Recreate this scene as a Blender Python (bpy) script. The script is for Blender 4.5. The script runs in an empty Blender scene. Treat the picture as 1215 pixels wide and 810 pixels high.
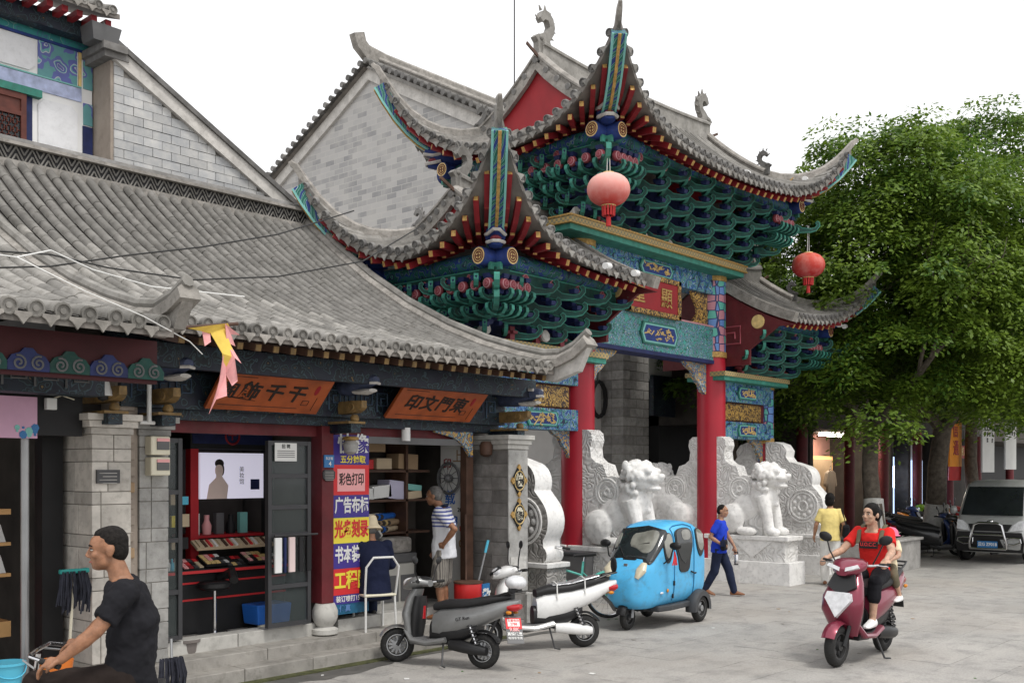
import bpy, bmesh, math, random
from mathutils import Vector, Matrix, Euler, noise
random.seed(11)
R = math.radians
sc = bpy.context.scene
COL = sc.collection
# ---------------------------------------------------------------- camera
# world axes: X runs along the street front (away to the right), Y into the buildings, Z up; camera over the origin
FPX, HOR, CAMZ, YAW = 1234.0, 560.0, 2.1, R(41.25)
CA, SA = math.cos(YAW), math.sin(YAW)
cam = bpy.data.cameras.new('camera')
cam.sensor_width = 36; cam.lens = 36 * FPX / 1215; cam.shift_y = (HOR - 405) / 1215
cam.clip_start = .1; cam.clip_end = 900
camo = bpy.data.objects.new('camera', cam); COL.objects.link(camo)
camo.location = (0, 0, CAMZ); camo.rotation_euler = (R(90), 0, YAW - R(90))
sc.camera = camo
# ---------------------------------------------------------------- overcast sky and sun
SUN_TO = Vector((-.10, -.55, 1.0)).normalized()
wd = bpy.data.worlds.new('World'); sc.world = wd; wd.use_nodes = True
wn = wd.node_tree; wn.nodes.clear()
_o = wn.nodes.new('ShaderNodeOutputWorld'); _b = wn.nodes.new('ShaderNodeBackground')
_s = wn.nodes.new('ShaderNodeTexSky'); _s.sky_type = 'NISHITA'; _s.sun_disc = False
_s.sun_elevation = math.asin(SUN_TO.z); _s.sun_rotation = math.atan2(SUN_TO.x, SUN_TO.y)
_s.dust_density = 6
_m = wn.nodes.new('ShaderNodeMix'); _m.data_type = 'RGBA'; _m.inputs[0].default_value = .93
_g = wn.nodes.new('ShaderNodeMix'); _g.data_type = 'RGBA'; _g.blend_type = 'MULTIPLY'; _g.inputs[0].default_value = 1
_g.inputs[7].default_value = (.1, .1, .1, 1)
wn.links.new(_s.outputs[0], _g.inputs[6]); wn.links.new(_g.outputs[2], _m.inputs[6])
_m.inputs[7].default_value = (1.0, 1.0, 1.01, 1)
wn.links.new(_m.outputs[2], _b.inputs[0]); _b.inputs[1].default_value = 1.05
wn.links.new(_b.outputs[0], _o.inputs[0])
sun = bpy.data.lights.new('sun', 'SUN'); sun.energy = 1.5; sun.angle = R(12); sun.color = (1, .97, .92)
suno = bpy.data.objects.new('sun', sun); COL.objects.link(suno)
suno.rotation_euler = SUN_TO.to_track_quat('Z', 'Y').to_euler()
sc.view_settings.view_transform = 'Standard'; sc.view_settings.look = 'None'
sc.view_settings.exposure = 0.36; sc.view_settings.gamma = 1; sc.view_settings.use_curve_mapping = False
sc.cycles.max_bounces = 6; sc.cycles.diffuse_bounces = 3; sc.cycles.glossy_bounces = 3
sc.cycles.transparent_max_bounces = 8; sc.cycles.transmission_bounces = 4
sc.cycles.use_denoising = True

# ---------------------------------------------------------------- pixel -> place helpers (photo pixels, 1215x810)
def ray(x, y):
    s = (x - 607.5) / FPX
    return Vector((CA + s * SA, SA - s * CA, (HOR - y) / FPX))
def onV(x, y, v): r = ray(x, y); d = v / r.y; return Vector((r.x * d, v, CAMZ + r.z * d))
def onU(x, y, u): r = ray(x, y); d = u / r.x; return Vector((u, r.y * d, CAMZ + r.z * d))
def onZ(x, y, z=0.0): r = ray(x, y); d = (z - CAMZ) / r.z; return Vector((r.x * d, r.y * d, z))
def atD(x, y, d): r = ray(x, y); return Vector((r.x * d, r.y * d, CAMZ + r.z * d))
RIGHT = Vector((SA, -CA, 0)); FWD = Vector((CA, SA, 0))

# ---------------------------------------------------------------- mesh builder
class MB:
    def __init__(s): s.v = []; s.f = []; s.m = []
    def add(s, vs, fs, mi=0, M=None):
        o = len(s.v)
        s.v += [tuple(M @ Vector(p)) for p in vs] if M is not None else [tuple(p) for p in vs]
        for f in fs: s.f.append([i + o for i in f]); s.m.append(mi)
        return s
    def box(s, c, d, mi=0, M=None, taper=1.0):
        x, y, z = d[0] / 2, d[1] / 2, d[2] / 2; c = Vector(c)
        vs = []
        for k, q in ((-1, 1.0), (1, taper)):
            for a, b in ((-1, -1), (1, -1), (1, 1), (-1, 1)): vs.append(c + Vector((a * x * q, b * y * q, k * z)))
        return s.add(vs, [(0, 3, 2, 1), (4, 5, 6, 7), (0, 1, 5, 4), (1, 2, 6, 5), (2, 3, 7, 6), (3, 0, 4, 7)], mi, M)
    def bx(s, x0, x1, y0, y1, z0, z1, mi=0, M=None):
        return s.box(((x0 + x1) / 2, (y0 + y1) / 2, (z0 + z1) / 2), (abs(x1 - x0), abs(y1 - y0), abs(z1 - z0)), mi, M)
    def rings(s, rs, mi=0, M=None, cap=True, closed=False):
        n = len(rs[0]); vs = [p for r in rs for p in r]; fs = []
        k = len(rs)
        for i in range(k if closed else k - 1):
            a = i * n; b = ((i + 1) % k) * n
            for j in range(n): fs.append((a + j, a + (j + 1) % n, b + (j + 1) % n, b + j))
        if cap and not closed: fs.append(tuple(range(n - 1, -1, -1))); fs.append(tuple((k - 1) * n + j for j in range(n)))
        return s.add(vs, fs, mi, M)
    def tube(s, pts, r, n=8, mi=0, M=None, cap=True, flat=1.0, closed=False):
        P = [Vector(p) for p in pts]; k = len(P); rs = r if isinstance(r, (list, tuple)) else [r] * k
        out = []; prev = None
        for i in range(k):
            t = (P[(i + 1) % k] - P[i - 1]) if closed else (P[min(i + 1, k - 1)] - P[max(i - 1, 0)])
            t = t.normalized() if t.length > 1e-9 else Vector((0, 0, 1))
            if prev is None:
                a = Vector((0, 0, 1)) if abs(t.z) < .9 else Vector((1, 0, 0)); u = t.cross(a).normalized()
            else:
                u = prev - t * prev.dot(t); u = u.normalized() if u.length > 1e-6 else t.orthogonal().normalized()
            prev = u; w = t.cross(u)
            out.append([P[i] + u * (math.cos(6.28318 * j / n) * rs[i]) + w * (math.sin(6.28318 * j / n) * rs[i] * flat) for j in range(n)])
        return s.rings(out, mi, M, cap, closed)
    def cyl(s, a, b, r0, r1=None, n=14, mi=0, M=None): return s.tube([a, b], [r0, r0 if r1 is None else r1], n, mi, M)
    def lathe(s, prof, n=20, mi=0, M=None, cap=True):
        return s.rings([[(r * math.cos(6.28318 * j / n), r * math.sin(6.28318 * j / n), z) for j in range(n)] for r, z in prof], mi, M, cap)
    def ell(s, c, r, n=12, mi=0, M=None, rot=None):
        c = Vector(c); r = Vector(r) if not isinstance(r, (int, float)) else Vector((r, r, r)); q = Euler(rot).to_matrix() if rot else None
        rs = []; h = max(4, n // 2 + 1)
        for i in range(h + 1):
            p = math.pi * (i + .02) / (h + .04); row = []
            for j in range(n):
                v = Vector((r.x * math.sin(p) * math.cos(6.28318 * j / n), r.y * math.sin(p) * math.sin(6.28318 * j / n), -r.z * math.cos(p)))
                row.append(c + (q @ v if q else v))
            rs.append(row)
        return s.rings(rs, mi, M)
    def prism(s, pts, t, mi=0, M=None, y=0.0, mi2=None):
        """outline in local XZ (counter-clockwise), thickness t along Y; side rim gets mi2"""
        n = len(pts); vs = [(p[0], y - t / 2, p[1]) for p in pts] + [(p[0], y + t / 2, p[1]) for p in pts]
        s.add(vs, [tuple(range(n)), tuple(range(2 * n - 1, n - 1, -1))], mi, M)
        return s.add(vs, [(i, i + n, (i + 1) % n + n, (i + 1) % n) for i in range(n)], mi if mi2 is None else mi2, M)
    def sweep(s, path, prof, mi=0, M=None, cap=True, side=None):
        """profile (side, up) swept along a path, side vector kept horizontal"""
        P = [Vector(p) for p in path]; out = []
        for i, p in enumerate(P):
            t = P[min(i + 1, len(P) - 1)] - P[max(i - 1, 0)]
            w = Vector(side) if side else Vector((t.y, -t.x, 0))
            w = w.normalized() if w.length > 1e-6 else Vector((1, 0, 0)); t.normalize(); u = w.cross(t)
            if u.z < 0: u = -u
            out.append([p + w * a + u * b for a, b in prof])
        return s.rings(out, mi, M, cap)
    def grid(s, rows, mi=0, M=None):
        n = len(rows[0]); vs = [p for r in rows for p in r]
        return s.add(vs, [(i * n + j, i * n + j + 1, (i + 1) * n + j + 1, (i + 1) * n + j) for i in range(len(rows) - 1) for j in range(n - 1)], mi, M)
    def mesh(s, name, mats, smooth=38, fix=True):
        me = bpy.data.meshes.new(name); me.from_pydata(s.v, [], s.f)
        for m in (mats if isinstance(mats, (list, tuple)) else [mats]): me.materials.append(MAT(m))
        me.polygons.foreach_set('material_index', s.m)
        bm = None
        if fix or smooth:
            bm = bmesh.new(); bm.from_mesh(me)
            if fix: bmesh.ops.recalc_face_normals(bm, faces=bm.faces)
            if smooth:
                lim = R(smooth)
                for f in bm.faces: f.smooth = True
                for e in bm.edges:
                    if len(e.link_faces) == 2 and e.calc_face_angle(0) > lim: e.smooth = False
            bm.to_mesh(me); bm.free()
        return me
    def build(s, name, mats, parent=None, M=None, smooth=38, bev=0, sub=0, kind=None, label=None, fix=True):
        return OB(name, s.mesh(name, mats, smooth, fix), parent, M, bev, sub, kind, label)
def OB(name, me, parent=None, M=None, bev=0, sub=0, kind=None, label=None):
    o = bpy.data.objects.new(name, me); COL.objects.link(o)
    if parent: o.parent = parent
    if M is not None: o.matrix_basis = M
    if sub: q = o.modifiers.new('s', 'SUBSURF'); q.levels = q.render_levels = sub
    if bev: q = o.modifiers.new('b', 'BEVEL'); q.width = bev; q.segments = 2; q.limit_method = 'ANGLE'; q.angle_limit = R(40)
    if kind: o['kind'] = kind
    if label: o['label'] = label
    return o
def T(name, label, cat, loc=(0, 0, 0), rz=0.0, group=None):
    o = bpy.data.objects.new(name, None); COL.objects.link(o); o.location = loc; o.rotation_euler = (0, 0, rz); o.empty_display_size = .1
    return tag(o, label, cat, group)
def tag(o, label, cat, group=None):
    o['label'] = label; o['category'] = cat
    if group: o['group'] = group
    return o
def struct(o): o['kind'] = 'structure'; return o
def tr(x, y, z): return Matrix.Translation((x, y, z))
def rot(a, ax): return Matrix.Rotation(a, 4, ax)
def axM(o, x, z):
    """matrix with local X along x and local Z near z"""
    x = Vector(x).normalized(); z = Vector(z); y = z.cross(x).normalized(); z = x.cross(y)
    m = Matrix((x, y, z)).transposed().to_4x4(); m.translation = Vector(o); return m
def many(name, me, Ms, parent, limit=300, rest=None, mats=None, key=None):
    """each placement an object sharing one mesh; past the limit the farther ones are joined into one stuff part"""
    Ms = sorted(Ms, key=lambda m: (m.translation - Vector((0, 0, 2))).length) if len(Ms) > limit else Ms
    for m in Ms[:limit]: OB(name, me, parent, m)
    if len(Ms) > limit:
        b = MB(); vs = [v.co.copy() for v in me.vertices]; fs = [tuple(p.vertices) for p in me.polygons]; ms = [p.material_index for p in me.polygons]
        for m in Ms[limit:]:
            o = len(b.v); b.v += [tuple(m @ v) for v in vs]; b.f += [[i + o for i in f] for f in fs]; b.m += ms
        b.build(rest or name + '_field', [q.name for q in me.materials], parent, kind='stuff', fix=False)
def copy_thing(root, loc, rz, label=None):
    r = root.copy(); COL.objects.link(r); r.location = loc; r.rotation_euler = (0, 0, rz)
    if label: r['label'] = label
    def rec(a, b):
        for ch in list(a.children):
            c = ch.copy(); COL.objects.link(c); c.parent = b; rec(ch, c)
    rec(root, r); return r

# ---------------------------------------------------------------- materials
_MATS = {}
def MAT(n):
    if n in _MATS: return _MATS[n]
    raise KeyError(n)
class NT:
    def __init__(s, name):
        m = bpy.data.materials.new(name); m.use_nodes = True; s.m = m; s.t = m.node_tree; s.b = s.t.nodes['Principled BSDF']; _MATS[name] = m
    def n(s, ty, **k):
        o = s.t.nodes.new('ShaderNode' + ty)
        for a, v in k.items(): setattr(o, a, v)
        return o
    def l(s, a, b): s.t.links.new(a, b)
    def pos(s): return s.n('NewGeometry').outputs['Position']
    def noise(s, scale, detail=4, vec=None, rough=.55):
        o = s.n('TexNoise'); o.inputs['Scale'].default_value = scale; o.inputs['Detail'].default_value = detail; o.inputs['Roughness'].default_value = rough
        s.l(vec if vec is not None else s.pos(), o.inputs['Vector']); return o.outputs[0]
    def ramp(s, fac, stops, mode='LINEAR'):
        o = s.n('ValToRGB'); o.color_ramp.interpolation = mode; e = o.color_ramp.elements
        while len(e) < len(stops): e.new(.5)
        for i, (p, c) in enumerate(stops): e[i].position = p; e[i].color = (*c, 1) if len(c) == 3 else c
        s.l(fac, o.inputs[0]); return o.outputs[0]
    def mix(s, f, a, b, mode='MIX'):
        o = s.n('Mix', data_type='RGBA', blend_type=mode)
        for v, i in ((f, 0), (a, 6), (b, 7)):
            if isinstance(v, (int, float)): o.inputs[i].default_value = v
            elif isinstance(v, (tuple, list)): o.inputs[i].default_value = (*v, 1) if len(v) == 3 else v
            else: s.l(v, o.inputs[i])
        return o.outputs[2]
    def mr(s, v, a, b, c, d):
        o = s.n('MapRange'); s.l(v, o.inputs[0])
        for i, q in enumerate((a, b, c, d)): o.inputs[i + 1].default_value = q
        return o.outputs[0]
    def bump(s, h, st=.3, dist=.01):
        o = s.n('Bump'); o.inputs['Strength'].default_value = st; o.inputs['Distance'].default_value = dist; s.l(h, o.inputs['Height']); s.l(o.outputs[0], s.b.inputs['Normal'])
    def math(s, op, a, b=None):
        o = s.n('Math', operation=op)
        for i, v in enumerate((a, b)):
            if v is None: continue
            if isinstance(v, (int, float)): o.inputs[i].default_value = v
            else: s.l(v, o.inputs[i])
        return o.outputs[0]
    def val(s, col, lo, hi):
        """per-object brightness spread"""
        r = s.n('ObjectInfo').outputs['Random']; h = s.n('HueSaturation'); s.l(s.mr(r, 0, 1, lo, hi), h.inputs['Value'])
        if isinstance(col, tuple): h.inputs['Color'].default_value = (*col, 1)
        else: s.l(col, h.inputs['Color'])
        return h.outputs[0]
    def out(s, col=None, rough=.6, metal=0, spec=.4, coat=0):
        b = s.b
        if col is not None:
            if isinstance(col, tuple): b.inputs['Base Color'].default_value = (*col, 1)
            else: s.l(col, b.inputs['Base Color'])
        b.inputs['Roughness'].default_value = rough; b.inputs['Metallic'].default_value = metal
        b.inputs['Specular IOR Level'].default_value = spec; b.inputs['Coat Weight'].default_value = coat
        b.inputs['Coat Roughness'].default_value = .08
        return s.m
def mk(name, c, rough=.6, metal=0, spec=.35, var=.18, sc_=3.0, obj=0.0, bump=0.0, bs=60, coat=0, c2=None, dirt=0.0):
    """plain worn surface: colour with noise variation, optional per-object spread, dirt film and fine relief"""
    t = NT(name); col = c
    if var or c2:
        dk = c2 or tuple(x * (1 - var) for x in c); lt = c if c2 else tuple(min(1, x * (1 + var)) for x in c)
        col = t.mix(t.mr(t.noise(sc_, 5), .32, .68, 0, 1), dk, lt)
    if dirt: col = t.mix(t.mr(t.noise(sc_ * 2.7, 6, rough=.65), .5, .72, 0, dirt), col, (.10, .09, .075))
    if name in ('tile', 'tile_dark', 'mortar'): col = t.mix(t.mr(t.noise(.9, 6, rough=.7), .45, .70, 0, .5), col, (.12, .115, .10)); col = t.mix(t.mr(t.noise(2.3, 4), .62, .75, 0, .45), col, (.40, .385, .36))
    if obj: col = t.val(col, 1 - obj, 1 + obj)
    if bump: t.bump(t.noise(bs, 4), bump, .006)
    t.out(col, rough, metal, spec, coat); return t
def emit(name, c, s):
    t = NT(name); t.out(c, .4); t.b.inputs['Emission Color'].default_value = (*c, 1); t.b.inputs['Emission Strength'].default_value = s
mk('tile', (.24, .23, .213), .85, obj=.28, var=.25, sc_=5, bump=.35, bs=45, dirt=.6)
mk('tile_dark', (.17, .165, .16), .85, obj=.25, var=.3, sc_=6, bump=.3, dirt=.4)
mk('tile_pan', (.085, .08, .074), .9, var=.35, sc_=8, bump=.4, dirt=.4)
mk('mortar', (.31, .29, .265), .9, var=.28, sc_=7, bump=.5, dirt=.65)
mk('mortar_pale', (.52, .50, .47), .9, var=.15, sc_=6, bump=.3, dirt=.3)
mk('brick_pale', (.50, .495, .48), .9, obj=.13, var=.12, sc_=7, bump=.35, c2=(.36, .37, .38))
mk('brick_dark', (.20, .19, .18), .9, obj=.28, var=.25, sc_=7, bump=.4, dirt=.3)
mk('brick_mid', (.30, .29, .275), .9, obj=.25, var=.2, sc_=7, bump=.4, dirt=.3)
mk('pier_stone', (.50, .47, .425), .85, obj=.2, var=.16, sc_=5, bump=.35, dirt=.35)
mk('pier_grey', (.33, .325, .31), .85, obj=.15, var=.2, sc_=6, bump=.35, dirt=.4)
mk('joint', (.24, .225, .20), .95, var=.2)
mk('plaster', (.60, .59, .57), .9, var=.08, sc_=2)
mk('plaster_brown', (.33, .28, .235), .9, var=.15, sc_=3, dirt=.3)
mk('step_stone', (.30, .285, .26), .9, obj=.12, var=.2, sc_=4, bump=.6, bs=70, dirt=.5)
mk('sill_stone', (.46, .45, .42), .85, obj=.08, var=.14, sc_=4, bump=.3, dirt=.35)
mk('marble', (.76, .75, .73), .7, var=.1, sc_=5, bump=.4, bs=26, dirt=.3)
def _carved(name, c, dark, scl):
    t = NT(name); p = t.pos(); nz = t.n('TexNoise'); nz.inputs['Scale'].default_value = 3.2; nz.inputs['Detail'].default_value = 1; t.l(p, nz.inputs['Vector'])
    vm = t.n('VectorMath', operation='SCALE'); t.l(nz.outputs[1], vm.inputs[0]); vm.inputs['Scale'].default_value = .5; va = t.n('VectorMath', operation='ADD'); t.l(p, va.inputs[0]); t.l(vm.outputs[0], va.inputs[1])
    v = t.n('TexVoronoi', feature='F1'); v.inputs['Scale'].default_value = scl; t.l(va.outputs[0], v.inputs['Vector'])
    h = t.math('ABSOLUTE', t.math('SINE', t.math('MULTIPLY', v.outputs['Distance'], 11.0))); h2 = t.noise(35, 4)
    hh = t.math('ADD', h, t.math('MULTIPLY', h2, .25)); t.bump(hh, .75, .02)
    cc = t.mix(t.mr(t.noise(9, 5), .4, .7, 0, .6), c, dark); t.out(t.mix(t.mr(h, 0, .35, .45, 0), cc, dark), .75)
_carved('carved_marble', (.74, .73, .71), (.52, .505, .48), 4.5)
_carved('carved_grey', (.38, .365, .345), (.22, .21, .195), 4.5)
mk('red_column', (.40, .012, .028), .42, spec=.4, var=.12, sc_=1.5, c2=(.33, .012, .026))
mk('maroon', (.12, .016, .02), .6, var=.2, sc_=4, dirt=.15)
mk('maroon_pale', (.33, .07, .09), .6, var=.1)
mk('rafter_red', (.24, .016, .022), .6, obj=.15, var=.2, sc_=4)
mk('gold', (.44, .27, .085), .5, metal=.25, var=.35, sc_=24)
mk('gold_pale', (.66, .48, .20), .5, var=.2, sc_=12)
mk('green_dark', (.007, .055, .043), .65, obj=.3, var=.3, sc_=8, dirt=.3)
mk('green_mint', (.042, .215, .165), .65, obj=.25, var=.25, sc_=8, dirt=.35)
mk('teal_pale', (.20, .48, .44), .6, var=.1)
mk('navy', (.012, .02, .085), .6, var=.3, sc_=7)
mk('blue_paint', (.018, .042, .19), .65, var=.3, sc_=7, dirt=.3)
mk('blue_pale', (.12, .24, .52), .6, var=.15)
mk('rose', (.26, .05, .065), .6, obj=.1, var=.15)
mk('rose_pale', (.50, .25, .27), .6, var=.1)
mk('soffit', (.17, .155, .14), .9, var=.3, sc_=3)
mk('white_paint', (.78, .78, .77), .5, var=.03)
mk('black', (.012, .012, .013), .6, var=.2)
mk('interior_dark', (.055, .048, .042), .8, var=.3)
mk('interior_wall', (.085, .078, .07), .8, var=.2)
mk('dark_wood', (.085, .045, .03), .6, var=.3, sc_=6)
mk('bark', (.12, .10, .08), .95, var=.35, sc_=9, bump=.8, bs=22)
mk('limewash', (.55, .54, .51), .9, var=.15, sc_=8, bump=.6, bs=22, dirt=.4)
mk('concrete', (.30, .29, .275), .9, var=.2, sc_=4, bump=.4, dirt=.3)
mk('iron', (.07, .07, .072), .5, metal=.4)
mk('chrome', (.62, .62, .63), .18, metal=1, var=0)
mk('alu', (.33, .335, .34), .4, metal=.7, var=.1)
mk('alu_dark', (.06, .06, .064), .45, metal=.3, var=.1)
mk('rubber', (.018, .018, .018), .8, var=.2, sc_=20, dirt=.25)
mk('plastic_black', (.016, .016, .017), .38, var=.15)
mk('plastic_grey', (.12, .12, .122), .5, var=.15)
mk('plastic_dkgrey', (.05, .052, .056), .5, var=.15)
mk('wire', (.02, .02, .02), .6, var=0)
mk('wire_white', (.7, .7, .68), .5, var=0)
mk('red_plastic', (.50, .02, .02), .4, var=.1)
mk('blue_plastic', (.02, .13, .50), .4, var=.1)
mk('sky_plastic', (.10, .48, .66), .45, var=.08)
mk('orange_plastic', (.70, .19, .03), .45, var=.1)
mk('teal_plastic', (.015, .24, .22), .45, var=.1)
mk('cream', (.70, .66, .52), .5, var=.06)
mk('paper', (.72, .72, .70), .7, var=.04)
mk('cardboard', (.36, .25, .15), .8, var=.12)
def _glass(name, tint, alpha, rough=.05):
    t = NT(name); t.out(tint, rough, 0, .6); t.b.inputs['Alpha'].default_value = alpha
_glass('glass_dark', (.02, .025, .028), .72); _glass('glass_clear', (.10, .12, .12), .30); _glass('glass_lens', (.75, .76, .78), .65, .12)
_glass('glass_tint', (.22, .21, .17), .55)
# painted timber: blue/green scrollwork with white and gold lines
def _painted(name, scl, stops, rnd=1.0, warp=.25, wscale=6.0):
    t = NT(name); p = t.pos(); nz = t.n('TexNoise'); nz.inputs['Scale'].default_value = wscale; nz.inputs['Detail'].default_value = 1.5; t.l(p, nz.inputs['Vector'])
    vm = t.n('VectorMath', operation='SCALE'); t.l(nz.outputs[1], vm.inputs[0]); vm.inputs['Scale'].default_value = warp
    va = t.n('VectorMath', operation='ADD'); t.l(p, va.inputs[0]); t.l(vm.outputs[0], va.inputs[1])
    v = t.n('TexVoronoi', feature='F1'); v.inputs['Scale'].default_value = scl; v.inputs['Randomness'].default_value = rnd; t.l(va.outputs[0], v.inputs['Vector'])
    c = t.ramp(v.outputs['Distance'], stops, 'CONSTANT'); c = t.mix(t.mr(t.noise(3, 3), .35, .7, .0, .35), c, (.03, .05, .06))
    t.out(c, .55)
_bl, _lb, _wh, _gn, _mt, _gd, _nv = (.015, .05, .26), (.10, .26, .52), (.50, .60, .58), (.008, .12, .09), (.07, .36, .32), (.55, .34, .09), (.008, .015, .07)
_painted('paint_scroll', 8.5, [(0, _gd), (.10, _bl), (.2, _wh), (.235, _mt), (.34, _gn), (.41, _wh), (.445, _lb), (.55, _bl), (.66, _mt), (.72, _nv)], .85)
_painted('paint_small', 15, [(0, _gd), (.12, _bl), (.25, _wh), (.29, _mt), (.42, _bl), (.5, _wh), (.54, _gn), (.68, _mt)], .9)
_painted('paint_shaded', 9, [(0, (.14, .09, .03)), (.10, (.004, .005, .011)), (.22, (.03, .06, .07)), (.27, (.004, .005, .011)), (.4, (.004, .014, .014)), (.46, (.035, .065, .085)), (.52, (.004, .006, .015)), (.64, (.008, .01, .024))], .8)  # timber paint with the shade under the eaves worked into its colours
_painted('paint_wave', 6, [(0, (.03, .18, .16)), (.12, (.25, .34, .34)), (.15, _nv), (.3, (.03, .16, .15)), (.36, _gn), (.5, (.2, .3, .3)), (.53, _bl), (.66, (.03, .16, .15))], 1.0, .5, 4)
_painted('paint_upper', 4.2, [(0, (.12, .13, .36)), (.14, (.55, .6, .62)), (.17, (.10, .11, .36)), (.3, (.16, .42, .42)), (.36, (.5, .56, .58)), (.4, (.13, .15, .42)), (.56, (.13, .34, .35))], .8)
_painted('gold_carving', 22, [(0, (.70, .45, .12)), (.3, (.55, .33, .07)), (.46, (.30, .15, .03)), (.56, (.06, .03, .02))], 1, .3, 9)
_painted('gold_mix', 18, [(0, (.70, .45, .12)), (.34, (.5, .3, .06)), (.45, (.04, .08, .3)), (.6, (.10, .3, .3)), (.7, (.5, .5, .46))], 1, .3, 9)
mk('moss', (.07, .075, .03), .95, var=.5, sc_=14, bump=.8)
mk('dark_red_wood', (.11, .03, .02), .5, var=.25, sc_=8)
_painted('teal_scroll', 5, [(0, (.05, .30, .30)), (.3, (.04, .27, .27)), (.36, (.10, .16, .36)), (.4, (.05, .32, .32)), (.62, (.35, .5, .5)), (.65, (.04, .26, .27))], .9, .4, 4)
def _ypat(name):
    t = NT(name); v = t.n('TexVoronoi'); v.inputs['Scale'].default_value = 6.2; v.inputs['Randomness'].default_value = .35; t.l(t.pos(), v.inputs['Vector'])
    e = t.n('TexVoronoi', feature='DISTANCE_TO_EDGE'); e.inputs['Scale'].default_value = 6.2; e.inputs['Randomness'].default_value = .35; t.l(t.pos(), e.inputs['Vector'])
    sp = t.n('SeparateColor'); t.l(v.outputs['Color'], sp.inputs[0])
    c = t.ramp(sp.outputs[0], [(0, (.10, .42, .34)), (.34, (.50, .22, .27)), (.66, (.12, .25, .55))], 'CONSTANT')
    t.out(t.mix(t.mr(e.outputs['Distance'], .05, .07, 1, 0), c, (.02, .03, .12)), .5)
_ypat('y_pattern')
def _lattice(name):
    t = NT(name); c = t.n('TexChecker'); c.inputs['Scale'].default_value = 22; c.inputs['Color1'].default_value = (.45, .32, .12, 1); c.inputs['Color2'].default_value = (.22, .2, .13, 1); t.l(t.pos(), c.inputs[0]); t.out(c.outputs[0], .6)
_lattice('cornice_lattice')
def _lantern(name, top, bot):
    t = NT(name); tc = t.n('TexCoord'); s = t.n('SeparateXYZ'); t.l(tc.outputs['Object'], s.inputs[0])
    c = t.mix(t.mr(s.outputs[2], -.22, .24, 0, 1), bot, top); c = t.mix(t.mr(t.noise(7, 4), .4, .7, 0, .25), c, (.7, .5, .45)); t.out(c, .7)
    t.b.inputs['Subsurface Weight'].default_value = .15; t.b.inputs['Subsurface Radius'].default_value = (.1, .04, .03)
_lantern('lantern_faded', (.80, .50, .44), (.58, .045, .035)); _lantern('lantern_red', (.62, .10, .06), (.45, .012, .018))
mk('maroon_bright', (.30, .014, .02), .55, var=.12)
def _feather(name):
    t = NT(name); w = t.n('TexWave'); w.inputs['Scale'].default_value = 3.4; w.inputs['Distortion'].default_value = 7; w.inputs['Detail'].default_value = 1; t.l(t.pos(), w.inputs['Vector'])
    t.out(t.ramp(w.outputs[1], [(0, (.012, .04, .20)), (.22, (.40, .55, .52)), (.28, (.01, .12, .09)), (.55, (.03, .22, .18)), (.72, (.40, .55, .52)), (.78, (.01, .12, .09))], 'CONSTANT'), .55)
_feather('feather')
mk('fret_blue', (.07, .11, .17), .7, var=.2)
mk('pink_wall', (.55, .30, .25), .8, var=.08)
mk('shirt_taupe', (.30, .24, .18), .9, var=.12)
mk('orange_banner', (.75, .27, .02), .7, var=.08)
emit('lit_blue', (.55, .70, 1.0), 1.1); emit('lit_white', (1, .96, .9), 1.6); emit('lit_wood', (.75, .40, .16), .35)
mk('lattice_dark', (.09, .075, .07), .8, var=.4, sc_=30)
mk('sign_wood', (.34, .075, .018), .35, var=.25, sc_=5, spec=.5)
mk('ink', (.02, .014, .012), .6, var=.1)
mk('p_purple', (.055, .035, .25), .5, var=.04); mk('p_red', (.62, .03, .035), .5, var=.04); mk('p_yellow', (.80, .66, .06), .5, var=.03); mk('p_pink', (.80, .38, .38), .5, var=.04); mk('p_teal', (.02, .12, .22), .5, var=.2, sc_=20)
mk('flag_pink', (.72, .34, .34), .8, var=.15, sc_=9); mk('flag_yellow', (.72, .52, .10), .8, var=.12, sc_=9)
mk('sign_pink', (.62, .36, .50), .4, var=.12, sc_=2)
mk('shelf_red', (.42, .012, .02), .5, var=.15); mk('shelf_wood', (.52, .30, .12), .5, var=.15)
mk('leafgreen', (.06, .17, .03), .6, var=.3)
mk('beige', (.55, .44, .30), .7, var=.1); mk('skin_print', (.80, .64, .58), .6, var=.08); mk('lilac', (.50, .48, .62), .5, var=.1)
mk('number_blue', (.03, .16, .38), .4, var=.1)
emit('lit_poster', (.62, .60, .72), .5)
mk('p_pinkpale', (.75, .60, .58), .8, var=.04)
mk('plastic_pale', (.48, .47, .43), .5, var=.08)
mk('plastic_brown', (.17, .15, .14), .5, var=.12)
mk('mop_dark', (.03, .032, .045), .95, var=.4, sc_=20)
mk('paint_wash', (.16, .30, .38), .6, var=.5, sc_=9)
mk('gold_old', (.20, .125, .045), .6, var=.35, sc_=14, dirt=.5)
def paint(name, c, metal=.0, coat=.6, rough=.35, dirt=.15): mk(name, c, rough, metal=metal, var=.05, coat=coat, dirt=dirt, sc_=4)
paint('car_blue', (.085, .45, .78), 0, .3, .45, .32); paint('scoot_grey', (.26, .265, .265), .5, .3, .4); paint('scoot_white', (.74, .74, .73), 0, .6); paint('scoot_pink', (.22, .028, .055), .35, .6, .3); paint('van_silver', (.40, .41, .405), .3, .4, .38, .2)
paint('bike_teal', (.10, .50, .42)); paint('moto_blue', (.03, .06, .20)); paint('moto_black', (.02, .02, .022)); paint('moto_green', (.25, .45, .03)); paint('moto_orange', (.55, .2, .02)); paint('moto_red', (.35, .02, .02))
mk('auto_glass', (.018, .022, .024), .08, spec=.6, var=.3, sc_=2); mk('auto_glass_pale', (.20, .20, .175), .08, spec=.7, var=.35, sc_=5)
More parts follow.
